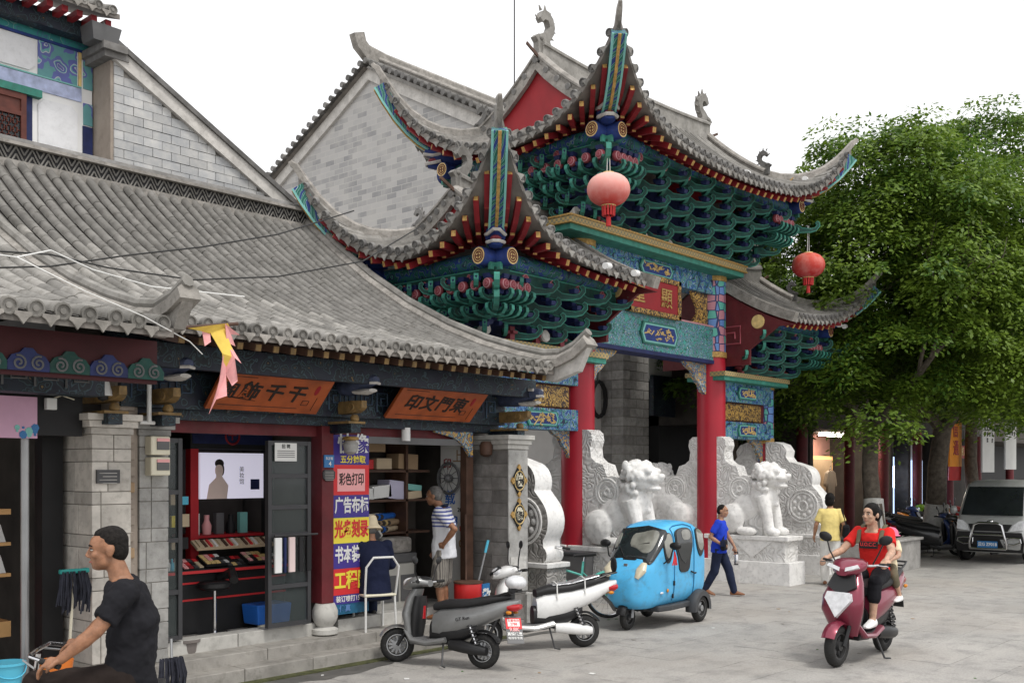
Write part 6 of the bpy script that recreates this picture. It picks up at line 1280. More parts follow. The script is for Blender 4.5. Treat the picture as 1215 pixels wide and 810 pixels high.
# things standing along the front
p = onV(559, 705, 9.1); t = T('red_drum', 'red plastic drum holding broom handles beside the pillar', 'drum', (9.62, 9.18, .26)); b = MB(); b.lathe([(.17, 0), (.185, .02), (.185, .2), (.175, .22), (.185, .24), (.185, .42), (.17, .44)], 20); b.build('body', 'red_plastic', t); b = MB(); b.lathe([(.19, .43), (.19, .45), (.16, .455)], 20); b.build('rim', 'dark_wood', t)
b = MB(); b.bx(.03, .2, -.2, -.18, .05, .42); b.build('blue_card', 'number_blue', t, rot(.2, 'Z'), smooth=0); TXT('数', .2, 'paper', t, rot(.2, 'Z') @ tr(.115, -.205, .25) @ FACE, .03, .002)
for nm, a, c, m, lb in (('broom_handle', (9.62, 9.22, .5), (9.78, 9.38, 1.55), 'dark_wood', 'long brown broom handle leaning from the red drum'), ('feather_duster', (9.72, 9.16, .5), (9.93, 9.12, 1.22), 'sky_plastic', 'thin handle with bright blue grip standing in the red drum')):
    t = T(nm, lb, 'handle'); a = Vector(a); c = Vector(c); b = MB(); b.cyl(a, a.lerp(c, .78), .013, n=8); b.build('shaft', 'alu' if m != 'dark_wood' else m, t); b = MB(); b.cyl(a.lerp(c, .78), c, .018, n=8); b.build('grip', m, t)
t = T('grey_bin', 'grey wheeled litter bin behind the white scooter', 'bin', tuple(onZ(688, 712)), R(10)); b = MB(); b.box((0, 0, .4), (.55, .5, .72), taper=1.12); b.build('body', 'plastic_grey', t, smooth=0, bev=.03); b = MB(); b.box((0, 0, .79), (.66, .6, .06)); b.build('lid', 'plastic_dkgrey', t, smooth=0, bev=.02)
for k in (-1, 1): b = MB(); b.lathe([(.001, -.03), (.07, -.03), (.07, .03), (.001, .03)], 14, M=tr(k * .2, .2, .07) @ rot(R(90), 'Y')); b.build('wheel', 'rubber', t)
b = MB()
for k in range(3): b.lathe([(.04, 0), (.02, .003)], 6, M=tr(-.12 + .12 * k, -.262, .5 - .08 * (k % 2)) @ rot(R(90), 'X'))
b.build('blue_mark', 'blue_pale', t, kind='stuff')
t = T('waste_bucket', 'grey ribbed plastic waste bucket at the end of the steps', 'bucket', tuple(onZ(219, 803)), 0)
b = MB(); n = 36; b.rings([[(r_ * (1 + .02 * (j % 2)) * math.cos(6.2832 * j / n), r_ * (1 + .02 * (j % 2)) * math.sin(6.2832 * j / n), z) for j in range(n)] for r_, z in ((.115, 0), (.15, .37))]); b.build('body', 'plastic_brown', t, smooth=20); b = MB(); b.lathe([(.15, .36), (.17, .37), (.17, .40), (.14, .39)], 24); b.build('rim', 'plastic_brown', t)
def mop(label, foot, head, cap, dark, hang):
    t = T('string_mop', label, 'mop'); foot = Vector(foot); head = Vector(head); b = MB(); b.cyl(foot, head, .013, n=8); b.build('handle', 'cream' if cap else 'alu', t); r2 = random.Random(5)
    if cap: b = MB(); b.box(tuple(head), (.26, .05, .04)); b.build('head_clip', cap, t, smooth=0, bev=.01)
    b = MB()
    for i in range(46):
        x = r2.uniform(-.14, .14); y = r2.uniform(-.04, .03); L_ = hang * r2.uniform(.75, 1.1); b.tube([head + Vector((x * .8, y, 0)), head + Vector((x, y - .03, -L_ * .5)), head + Vector((x * 1.05 + r2.uniform(-.02, .02), y, -L_))], .008, 4)
    b.build('strings', dark, t, kind='stuff')
h1 = onV(88, 677, 8.80); mop('upturned mop with green head leaning on the pale stone pier', onZ(66, 848).lerp(Vector((4.3, 8.6, 0)), .3), tuple(h1), 'teal_plastic', 'mop_dark', .34)
h2 = onV(205, 780, 8.72); mop('dark string mop hung beside the waste bucket', (h2.x + .02, 8.78, .55), (h2.x, 8.74, .38), None, 'mop_dark', .34)
# ---------------------------------------------------------------- left shop contents
t = T('pink_shop_sign', 'pink shop sign panel with turquoise flowers on the left shop', 'sign'); p0 = onV(-40, 464, 8.95); p1 = onV(43, 520, 8.95); pz = onV(20, 470, 8.95)
b = MB(); b.bx(p0.x, p1.x, 8.93, 8.97, p1.z, pz.z); b.build('panel', 'sign_pink', t, smooth=0)
for i in range(9): b = MB(); b.lathe([(.001, .004), (.012 + .012 * (i % 3), .002)], 7, M=tr(p1.x - .02 - .05 * (i % 4), 8.928, p1.z + .03 + .03 * (i // 3)) @ rot(R(90), 'X'), cap=False); b.build('flower', 'teal_pale' if i % 2 else 'number_blue', t)
TXT('7·83店', .09, 'p_red', nsh, tr(onV(8, 456, 8.97).x - .1, 8.975, onV(8, 456, 8.97).z) @ FACE, .01, .002)
t = T('display_shelves', 'red and wood display shelves with boxed goods in the left shop', 'shelves')
b = MB(); b.bx(2.6, 4.10, 9.95, 10.0, .12, 2.3); b.build('back_board', 'shelf_red', t, smooth=0)
for z, h_ in ((.62, .14), (1.16, .03), (1.44, .03), (1.72, .05)): b = MB(); b.bx(2.6, 4.08, 9.6, 9.95, z, z + h_); b.build('shelf_board', 'shelf_wood', t, smooth=0)
for zi, z in enumerate((1.19, 1.47)):
    for i in range(14): b = MB(); b.box((0, 0, 0), (.07, .2, .015)); b.build('boxed_comb', ['beige', 'paper', 'cardboard'][i % 3], t, axM((3.05 + .075 * i, 9.72, z + .07), (1, 0, 0), (0, -.8, .6)), smooth=0)
t = T('framed_picture', 'framed blue landscape picture leaning in the left shop', 'picture', (3.62, 9.72, 1.78)); b = MB(); b.box((0, 0, .27), (.36, .03, .52)); b.build('frame', 'dark_wood', t, rot(.12, 'Y'), smooth=0, bev=.008); b = MB(); b.box((0, -.017, .27), (.28, .01, .42)); b.build('painting', 'paint_wash', t, rot(.12, 'Y'), smooth=0)
t = T('pot_plant', 'small spiky green pot plant on the left shop shelf', 'plant', (3.82, 9.68, 1.77)); b = MB(); b.lathe([(.05, 0), (.07, .08), (.06, .08)], 10); b.build('pot', 'cardboard', t); b = MB()
for i in range(26): a = rr.uniform(0, 6.28); L_ = rr.uniform(.08, .17); b.tube([(0, 0, .07), (L_ * .5 * math.cos(a), L_ * .5 * math.sin(a), .07 + L_ * .7), (L_ * math.cos(a), L_ * math.sin(a), .07 + L_ * .5)], [.008, .007, .001], 4)
b.build('leaves', 'leafgreen', t, kind='stuff')
t = T('bucket_stand', 'low wooden stand before the left shop', 'stand', (3.62, 8.55, 0)); b = MB(); b.bx(-.3, .55, -.15, .15, .32, .36); b.build('top', 'dark_wood', t, smooth=0)
for x in (-.26, .5):
    for y in (-.11, .11): b = MB(); b.bx(x - .02, x + .02, y - .02, y + .02, 0, .32); b.build('leg', 'dark_wood', t, smooth=0)
t = T('sky_bucket', 'sky blue plastic bucket standing before the left shop', 'bucket', (3.6, 8.55, .36)); b = MB(); b.lathe([(.10, 0), (.135, .2), (.145, .2), (.145, .22), (.12, .215)], 22); b.build('body', 'sky_plastic', t); b = MB(); b.tube([(.14 * math.cos(R(a)), -.1 * math.sin(R(a)) - .02, .2 - .1 * math.sin(R(a))) for a in range(0, 181, 20)], .006, 5); b.build('handle', 'sky_plastic', t)
t = T('orange_basket', 'orange plastic basket beside the blue bucket', 'basket', (3.98, 8.52, .36)); b = MB(); b.lathe([(.10, 0), (.13, .09)], 20); b.build('bowl', 'orange_plastic', t); b = MB(); b.lathe([(.13, .09), (.14, .16), (.145, .19), (.12, .18)], 20); b.build('rim', 'orange_plastic', t)
# ================================================================ vehicles
def sell(hw, hh, zc, x, e, n=20, zb=None):
    out = []
    for j in range(n):
        a = 6.2832 * j / n; c, s_ = math.cos(a), math.sin(a); out.append((x, hw * math.copysign(abs(c) ** e, c), zc + hh * math.copysign(abs(s_) ** e, s_)))
    return out
def loftx(rows, e=.75, n=16): b = MB(); b.rings([sell(hw, hh, zc, x, e, n) for x, zc, hw, hh in rows]); return b
def wheel(root, p, r, w, rim='alu', spokes=8, M0=None, rimr=.66):
    M = (M0 or Matrix()) @ tr(*p); t = MB(); prof = []
    for i in range(10): a = 6.2832 * i / 10; prof.append((r - w * .5 + w * .5 * math.cos(a) * 1.0, w * .5 * math.sin(a)))
    rings = [[(q * math.cos(6.2832 * k / 28), z, q * math.sin(6.2832 * k / 28)) for q, z in prof] for k in range(28)]
    t.rings(rings, closed=True); o = t.build('wheel', 'rubber', root, M)
    b = MB(); q = r * rimr; b.rings([[(rr_ * math.cos(6.2832 * k / 28), z, rr_ * math.sin(6.2832 * k / 28)) for rr_, z in ((q + .02, -w * .4), (q + .02, w * .4), (q - .02, w * .4), (q - .02, -w * .4))] for k in range(28)], closed=True)
    for k in range(spokes): a = 6.2832 * k / spokes; b.tube([(r * .16 * math.cos(a), 0, r * .16 * math.sin(a)), (q * math.cos(a + .1), 0, q * math.sin(a + .1))], [.016, .012], 5, flat=1.6)
    b.lathe([(.001, -w * .5), (r * .22, -w * .45), (r * .24, w * .45), (.001, w * .5)], 16, M=rot(R(90), 'X')); b.build('rim', rim, o)
    return o
def fender(r0, r1, a0, a1, w, n=12):
    b = MB(); rs = []
    for i in range(n + 1):
        a = R(a0 + (a1 - a0) * i / n); rs.append([((q) * math.cos(a), y, q * math.sin(a)) for q, y in ((r0, -w / 2), (r1 - .02, -w / 2), (r1, -w / 4), (r1 + .008, 0), (r1, w / 4), (r1 - .02, w / 2), (r0, w / 2), (r1 - .02, 0))])
    b.rings(rs); return b
def scooter(label, loc, rz, body, o, lean=0, steer=0.0, group=None, cat='scooter', name='motor_scooter'):
    t = T(name, label, cat, loc, rz, group); r = .215; WB = o.get('wb', 1.24); d = WB - 1.24
    dark = o.get('dark', 'plastic_black'); A = rot(lean, 'X')
    def add(b, nm, m, par=None, **k): return b.build(nm, m, par or t, (A @ k.pop('M', Matrix())) if par is None else k.pop('M', Matrix()), **k)
    wheel(t, (0, 0, r), r, .11, o.get('rim', 'alu'), o.get('sp', 10), A); fw = A @ tr(WB, 0, r) @ rot(steer, 'Z') @ tr(-WB, 0, -r); wheel(t, (WB, 0, r), r, .105, o.get('rim', 'alu'), o.get('sp', 10), fw)
    add(loftx([(.66, .50, .12, .16), (.55, .53, .15, .19), (.3, .58, .165, .17), (.05, .64, .16, .14), (-.18, .72, .135, .11), (-.36, .79, .09, .07), (-.46, .83, .04, .03)], .8), 'rear_body', body)
    add(loftx([(.7, .42, .10, .14), (.5, .42, .13, .14), (.25, .44, .13, .12), (.05, .5, .12, .08)], .8), 'inner_fairing', dark)
    add(loftx([(.66, .72, .10, .05), (.5, .755, .14, .065), (.2, .78, .155, .06), (-.05, .83, .14, .06), (-.27, .875, .10, .04), (-.36, .885, .05, .02)], .8), 'seat', o.get('seat', 'seat_black'))
    b = MB(); b.rings([[(x, y * w, z + .01 * y * y) for y in (-1, 1)] + [(x, y * w * .8, z - h) for y in (1, -1)] for x, z, w, h in ((.52, .33, .15, .07), (.75 + d * .5, .315, .17, .08), (1.0 + d, .33, .16, .08))]); add(b, 'floorboard', o.get('floor', 'plastic_grey'), smooth=0, bev=.012)
    for k in (-1, 1): b = MB(); b.tube([(.45, k * .14, .33), (.7, k * .165, .28), (.95 + d, k * .16, .30), (1.06 + d, k * .12, .42)], [.05, .045, .045, .04], 8, flat=.7); add(b, 'side_skirt', body)
    def zl(rows, e=.8, n=16):
        b = MB(); b.rings([[(xc + hd * math.copysign(abs(math.cos(6.2832 * j / n)) ** e, math.cos(6.2832 * j / n)), hw * math.copysign(abs(math.sin(6.2832 * j / n)) ** e, math.sin(6.2832 * j / n)), z) for j in range(n)] for z, xc, hd, hw in rows]); return b
    S = rot(steer * .0, 'Z')
    if o.get('sport'):
        add(zl([(.30, 1.03 + d, .05, .13), (.42, 1.08 + d, .07, .17), (.56, 1.13 + d, .10, .215), (.70, 1.11 + d, .11, .21), (.84, 1.03 + d, .09, .17), (.95, .97 + d, .06, .12)]), 'front_shield', body)
        b = MB(); b.prism([(-.14, .02), (0, -.17), (.14, .02), (.12, .09), (-.12, .09)], .05); add(b, 'headlight', 'lens', M=tr(1.235 + d, 0, .665) @ rot(-.28, 'Y') @ rot(R(90), 'Z'), bev=.02)
        b = MB(); b.prism([(-.15, .0), (0, -.10), (.15, .0), (.10, .16), (-.10, .16)], .05); add(b, 'nose_panel', dark, M=tr(1.15 + d, 0, .80) @ rot(-.5, 'Y') @ rot(R(90), 'Z'), bev=.02)
    else:
        add(zl([(.28, 1.0 + d, .05, .12), (.42, 1.03 + d, .06, .165), (.62, 1.06 + d, .07, .18), (.80, 1.03 + d, .07, .15), (.93, .97 + d, .06, .10)]), 'front_shield', body)
    add(zl([(.32, .955 + d, .04, .12), (.5, .95 + d, .06, .15), (.7, .94 + d, .06, .15), (.84, .93 + d, .05, .12)]), 'inner_shield', dark)
    hz = 1.0
    add(loftx([(.80 + d, hz, .07, .04), (.88 + d, hz + .02, .16, .06), (.98 + d, hz + .01, .18, .075), (1.08 + d, hz - .02, .14, .07), (1.16 + d, hz - .05, .06, .035)], .8), 'handlebar_cowl', body)
    if o.get('sport'):
        b = MB()
        for k in (-1, 1): b.prism([(k * .03, -.03), (k * .17, .02), (k * .15, .05), (k * .03, .01)] if k > 0 else [(-.03, .01), (-.15, .05), (-.17, .02), (-.03, -.03)], .03)
        add(b, 'position_lamp', 'lens', M=tr(1.145 + d, 0, .985) @ rot(-.4, 'Y') @ rot(R(90), 'Z'), kind='stuff')
    else:
        b = MB(); b.ell((1.07 + d, 0, hz - .005), (.10, .13, .07), 14); add(b, 'headlight', 'lens')
    b = MB(); b.ell((.9 + d, 0, hz + .055), (.10, .13, .03), 12); add(b, 'dashboard', dark)
    b = MB(); b.tube([(.80 + d, -.35, hz + .03), (.88 + d, -.18, hz + .01), (.9 + d, 0, hz), (.88 + d, .18, hz + .01), (.80 + d, .35, hz + .03)], .013, 8); hb = add(b, 'handlebar', 'chrome')
    for k in (-1, 1):
        b = MB(); b.tube([(.84 + d, k * .25, hz + .022), (.80 + d, k * .36, hz + .03)], .019, 8); b.build('grip', 'rubber', hb); b = MB(); b.tube([(.88 + d, k * .24, hz + .02), (.87 + d, k * .36, hz + .015)], .007, 5); b.build('brake_lever', 'chrome', hb)
        mh = o.get('mh', 1.24); b = MB(); b.tube([(.87 + d, k * .2, hz + .03), (.88 + d, k * .26, hz + .14), (.86 + d, k * .30, mh)], .008, 6); m_ = add(b, 'mirror', 'plastic_black'); b = MB(); b.ell((.86 + d, k * .32, mh + .03), (.02, .075, .05), 12, rot=(.3 * k, 0, 0)); b.build('mirror_shell', 'plastic_black', m_)
        b = MB(); b.tube([(1.04 + d, k * .065, .62), (1.12 + d, k * .075, .42), (WB, k * .075, r)], .022, 8); b.build('fork', dark, t, fw)
    fender(.225, .25, 25, 165, .14).build('front_fender', o.get('fend', body), t, fw @ tr(WB, 0, r))
    fender(.235, .25, 40, 150, .13).build('rear_fender', dark, t, A @ tr(0, 0, r))
    b = loftx([(.42, .27, .05, .06), (.25, .26, .08, .075), (.05, .235, .085, .07), (-.08, .22, .05, .05)], .8); add(b, 'motor_case', o.get('motor', dark), M=tr(0, .09, 0))
    b = MB(); b.tube([(.5, .05, .3), (.2, .11, .25), (0, .11, r)], .03, 8); add(b, 'swing_arm', dark)
    b = MB()
    pts = []
    for i in range(60): a = i * .75; q = i / 59; pts.append((.02 + .14 * q + .035 * math.cos(a), .115 + .035 * math.sin(a), .25 + .3 * q))
    b.tube(pts, .009, 5); add(b, 'shock_spring', 'iron'); b = MB(); b.tube([(.02, .115, .22), (.17, .115, .58)], .014, 6); add(b, 'shock_rod', 'chrome')
    add(loftx([(-.33, .765, .10, .045), (-.42, .76, .085, .05), (-.475, .775, .05, .03)], .8), 'tail_light', 'tail_red')
    for k in (-1, 1): b = MB(); b.ell((-.36, k * .1, .70), (.04, .022, .022), 8); add(b, 'turn_signal', 'amber')
    b = MB(); b.rings([[(x, y, z) for y, z in ((-w, zz - .012), (w, zz - .012), (w, zz + .012), (-w, zz + .012))] for x, zz, w in ((-.28, .66, .07), (-.38, .56, .07), (-.44, .46, .06))]); add(b, 'tail_flap', dark, smooth=0)
    b = MB()
    for k in (-1, 1): b.tube([(-.1, k * .1, .86), (-.3, k * .1, .93), (-.45, k * .07, .96)], .012, 6)
    b.tube([(-.3, -.1, .93), (-.3, .1, .93)], .01, 6); b.tube([(-.45, -.07, .96), (-.45, .07, .96)], .012, 6); add(b, 'grab_rail', dark, kind='stuff')
    b = MB(); b.tube([(.5, .1, .28), (.46, .2, .02), (.40, .24, .01)], .012, 6); add(b, 'side_stand', 'iron')
    return t, A
def place(p_rear, p_front):
    a = Vector(p_rear); f = Vector(p_front); d = f - a; return a, math.atan2(d.y, d.x)
# silver grey scooter
a, rz = place(onZ(573, 793), onZ(464, 784)); s1, A1 = scooter('silver grey motor scooter with a pink price board at its tail, parked by the steps', (a.x, a.y, 0), rz, 'scoot_grey', dict(floor='plastic_grey', sp=12, mh=1.26, wb=1.2), .08, .5)
b = MB(); b.box((0, 0, 0), (.012, .26, .44)); pl_ = b.build('price_board', 'plastic_grey', s1, A1 @ tr(-.43, .08, .50) @ rot(R(-48), 'Z') @ rot(.5, 'Y') @ Matrix.Scale(.8, 4), smooth=0)
b = MB(); b.box((-.008, 0, .10), (.006, .25, .18)); b.build('pink_header', 'p_red', pl_, smooth=0); b = MB(); b.box((-.013, 0, .11), (.006, .19, .12)); b.build('white_label', 'paper', pl_, smooth=0)
FB = Matrix(((0, 0, -1, -.012), (-1, 0, 0, 0), (0, 1, 0, 0), (0, 0, 0, 1)))
TXT('五菱电动', .045, 'p_red', pl_, tr(-.005, 0, .14) @ FB, .01, .001); TXT('2788', .055, 'p_red', pl_, tr(-.005, 0, .085) @ FB, .02, .001); TXT('9.8K', .085, 'p_pink', pl_, tr(0, 0, .0) @ FB, .03, .001); TXT('真情优惠', .06, 'paper', pl_, tr(0, 0, -.075) @ FB, .02, .001); TXT('电动车专卖', .046, 'paper', pl_, tr(0, 0, -.14) @ FB, .01, .001)
b = MB(); b.ell((-.40, 0, 1.06), (.13, .16, .09), 14); b.build('helmet', 'lens', s1, A1); b = MB(); b.bx(-.44, -.38, -.1, .1, .94, .99); b.build('helmet_rest', 'plastic_black', s1, A1, smooth=0)
b = MB(); b.cyl((.86, -.02, .56), (.86, -.02, .72), .035, n=12); b.build('bottle', 'tail_red', s1, A1); TXT('GT Run', .06, 'black', s1, A1 @ tr(.22, .172, .60) @ rot(R(180), 'Z') @ FACE @ rot(.2, 'Z'), .0, .002)
s1.scale = (.88,) * 3
# white scooter
a, rz = place(onZ(693, 767), onZ(583, 772)); s2, A2 = scooter('white electric scooter with foil covered seat parked across the kerb', (a.x, a.y, 0), rz, 'scoot_white', dict(floor='plastic_grey', sp=8, mh=1.32, wb=1.3, motor='scoot_white', fend='plastic_black'), .07, .15)
b = loftx([(.45, .835, .13, .02), (.2, .855, .15, .025), (0, .9, .13, .025), (-.2, .94, .10, .02)], .8); b.build('seat_foil', 'foil', s2, A2 @ tr(0, 0, -.02)); b = MB()
for x, z in ((.4, .80), (.02, .86)): b.tube([(x, -.165, z - .16), (x, -.15, z + .03), (x, 0, z + .062), (x, .15, z + .03), (x, .165, z - .16)], .01, 5)
b.build('seat_tie', 'wire_white', s2, A2, kind='stuff'); b = MB(); b.ell((-.44, 0, 1.06), (.03, .1, .11), 12); b.build('pillion_pad', 'seat_black', s2, A2)
b = MB(); b.prism([(-.1, -.02), (0, -.11), (.1, -.02), (.09, .06), (-.09, .06)], .03); b.build('visor', 'plastic_black', s2, A2 @ tr(1.17, 0, 1.03) @ rot(-.9, 'Y') @ rot(R(90), 'Z'), bev=.01)
s2.scale = (.92,) * 3
# maroon scooter ridden by the woman
a, rz3 = place(onZ(1047, 772), onZ(997, 789)); P3 = a; s3, A3 = scooter('metallic maroon motor scooter ridden towards the camera by a woman in red', (a.x, a.y, 0), rz3, 'scoot_pink', dict(sport=1, sp=6, mh=1.25, wb=1.22, rim='iron', floor='plastic_black'), -.03, -.04)
b = MB(); b.tube([(.1, -.16, .3), (-.1, -.17, .26), (-.28, -.17, .3)], [.05, .07, .06], 10); b.build('exhaust', 'iron', s3, A3)
# ---------------------------------------------------------------- blue three-wheeler
def tricycle():
    a, rz = place(onZ(830, 737), onZ(727, 751)); dirv = Vector((math.cos(rz), math.sin(rz), 0)); side = Vector((-math.sin(rz), math.cos(rz), 0)); L_ = (onZ(727, 751) - onZ(830, 737)).length; rz += math.asin(.42 / L_); dirv = Vector((math.cos(rz), math.sin(rz), 0)); side = Vector((-math.sin(rz), math.cos(rz), 0)); c = a - side * .42
    t = T('cabin_tricycle', 'sky blue enclosed electric tricycle with arched door window parked before the lions', 'tricycle', (c.x, c.y, 0), rz); body = 'car_blue'
    K = [(-.34, .80, .38, .34), (-.30, .86, .43, .48), (-.16, .94, .455, .62), (.1, .965, .465, .66), (.45, .97, .465, .665), (.75, .96, .465, .655), (.95, .925, .46, .62), (1.10, .86, .445, .555), (1.25, .77, .42, .465), (1.40, .69, .38, .385), (1.53, .64, .32, .31), (1.63, .61, .23, .22), (1.67, .61, .12, .11)]
    def row(x):
        for q, w in zip(K, K[1:]):
            if q[0] <= x <= w[0]: f = (x - q[0]) / (w[0] - q[0]); return [q[i] + (w[i] - q[i]) * f for i in (1, 2, 3)]
        return K[-1][1:]
    E_ = .47
    def S(x, th, off=0.0):
        zc, hw, hh = row(x); c_, s_ = math.cos(th), math.sin(th)
        return Vector((x, (hw + off) * math.copysign(abs(c_) ** E_, c_), zc + (hh + off) * math.copysign(abs(s_) ** E_, s_)))
    b = MB(); n = 32; b.rings([[tuple(S(k[0], 6.2832 * j / n)) for j in range(n)] for k in K]); sh = b.build('cabin', body, t, smooth=60, sub=1)
    def patch(nm, m, x0, x1, t0, t1, off, ex=2.6, n=28, arch=False, par=None):
        b = MB(); cx, ct, rx, rt = (x0 + x1) / 2, (t0 + t1) / 2, (x1 - x0) / 2, (t1 - t0) / 2; rows = []
        for q in (0.02, .35, .7, .9, 1.0):
            rr_ = []
            for j in range(n):
                a = 6.2832 * j / n; c_, s_ = math.cos(a), math.sin(a); u = math.copysign(abs(c_) ** (2 / ex), c_) * q; v = math.copysign(abs(s_) ** (2 / ex), s_) * q
                if arch and v < 0: u = math.copysign(abs(c_) ** .3, c_) * q; v = v * (1.0)
                rr_.append(tuple(S(cx + rx * u, ct + rt * v, off)))
            rows.append(rr_)
        rows.append([tuple(Vector(p)) for p in [S(cx + rx * (math.copysign(abs(math.cos(6.2832 * j / n)) ** (2 / ex), math.cos(6.2832 * j / n))) * 1.0, ct + rt * math.copysign(abs(math.sin(6.2832 * j / n)) ** (2 / ex), math.sin(6.2832 * j / n)), -.02) for j in range(n)]])
        b.rings(rows, cap=False); b.add(rows[0], [tuple(range(n))]); return b.build(nm, m, par or t, smooth=50)
    # windscreen (front slope), door windows and quarter lights; theta 0 is left side, pi/2 the roof
    patch('windscreen', 'plastic_black', .93, 1.42, R(30), R(150), .012, 6); patch('windscreen_glass', 'auto_glass', .955, 1.395, R(35), R(145), .019, 6); patch('glass_view', 'auto_glass_pale', 1.02, 1.32, R(58), R(92), .023, 2.6); patch('glass_view', 'auto_glass_pale', 1.05, 1.24, R(112), R(128), .023, 2.6)
    for k in (1, -1):
        th = lambda a_: R(a_) if k > 0 else R(180 - a_)
        lo, hi = (th(8), th(50)) if k > 0 else (th(50), th(8))
        patch('door_window', 'plastic_black', .22, .78, min(th(-2), th(41)), max(th(-2), th(41)), .012, 3.2); patch('door_glass', 'auto_glass', .25, .75, min(th(0), th(38)), max(th(0), th(38)), .018, 3.2); patch('glass_view', 'auto_glass_pale', .30, .58, min(th(15), th(34)), max(th(15), th(34)), .022, 3)
        patch('quarter_light', 'plastic_black', .86, 1.10, min(th(1), th(44)), max(th(1), th(44)), .012, 2.6); patch('quarter_glass', 'auto_glass_pale', .88, 1.08, min(th(4), th(41)), max(th(4), th(41)), .018, 2.6)
        patch('rear_quarter_light', 'plastic_black', -.22, .10, min(th(1), th(42)), max(th(1), th(42)), .012, 2.4); patch('rear_quarter_glass', 'auto_glass_pale', -.19, .07, min(th(4), th(39)), max(th(4), th(39)), .018, 2.4)
        b = MB(); pts = [S(.82, th(a_), .004) for a_ in (-42, -20, -8, 4, 16, 28, 40, 50)] + [S(x, th(53 if x > .3 else 50), .004) for x in (.72, .6, .4, .28)] + [S(.17, th(a_), .004) for a_ in (44, 30, 16, 4, -8, -20, -30)]
        b.tube(pts, .007, 5); b.build('door_seam', 'car_blue_dark', t)
        b = MB(); b.tube([S(.30, th(-2), .02), S(.2, th(-3), .03), S(.14, th(-3), .02)], .014, 6); b.build('door_handle', 'plastic_black', t)
        for x, a_ in ((.84, -8), (.84, -28)): b = MB(); p = S(x, th(a_), .01); b.bx(p.x - .012, p.x + .012, p.y - .012, p.y + .012, p.z - .035, p.z + .035); b.build('hinge', 'plastic_black', t, smooth=0)
        b = MB(); b.tube([S(1.12, th(4), .0), S(1.10, th(6), .10), S(1.08, th(14), .14)], .012, 6); m_ = b.build('mirror', 'plastic_black', t); b = MB(); p = S(1.08, th(16), .18); b.ell(tuple(p), (.04, .10, .06), 12); b.build('mirror_shell', 'plastic_black', m_)
        b = MB(); p = S(1.18, th(-12), .015); b.ell(tuple(p), (.05, .015, .018), 10); b.build('side_marker', 'lens', t); b = MB(); p = S(1.02, th(-14), .01); b.ell(tuple(p), (.03, .012, .03), 10); b.build('turn_signal', 'amber', t)
        # rear arches and wheels
        fender(.20, .30, -8, 188, .18).build('wheel_arch', 'plastic_dkgrey', t, tr(0, k * .46, .22)); wheel(t, (0, k * .47, .22), .22, .12, 'alu', 9)
        b = MB(); b.tube([S(1.43, R(90 - k * 34), .0), S(1.53, R(90 - k * 44), .012), S(1.60, R(90 - k * 58), .0)], [.05, .09, .04], 12, flat=.6); b.build('headlight', 'lens_tan', t)
    b = MB(); b.rings([[(x, y * w, z) for y, z in ((-1, .27), (1, .27), (1, .36), (-1, .36))] for x, w in ((-.28, .44), (.9, .46), (1.2, .40))]); b.build('sill', 'plastic_dkgrey', t, smooth=0, bev=.02)
    fender(.20, .25, 15, 160, .15).build('front_fender', 'plastic_black', t, tr(1.45, 0, .19)); wheel(t, (1.45, 0, .19), .19, .10, 'iron', 8)
    for k in (-1, 1): b = MB(); b.tube([(1.38, k * .08, .55), (1.45, k * .08, .19)], .025, 8); b.build('fork', 'alu', t)
    b = MB(); b.box((1.15, 0, .36), (.5, .5, .14)); b.build('undertray', 'black', t, smooth=0)
    b = MB(); b.tube([S(1.40, R(92), .02), S(1.22, R(112), .03)], .008, 5); b.tube([S(1.20, R(75), .03), S(1.26, R(125), .03)], .008, 5); b.build('wiper', 'plastic_black', t, kind='stuff')
    b = MB(); b.bx(-.01, .01, -.03, .03, -.02, .02); b.build('badge', 'alu', t, Matrix.Translation(S(1.5, R(90), .01)), smooth=0)
    p = S(1.08, R(10), .16); b = MB()
    for i in range(7): b.tube([p, p + Vector((.01 * (i - 3), .01, -.1)), p + Vector((.02 * (i - 3), .015 * (i % 3), -.2))], .012, 4)
    b.build('ribbon', 'p_red', t, kind='stuff'); return t
tricycle().scale = (.88,) * 3
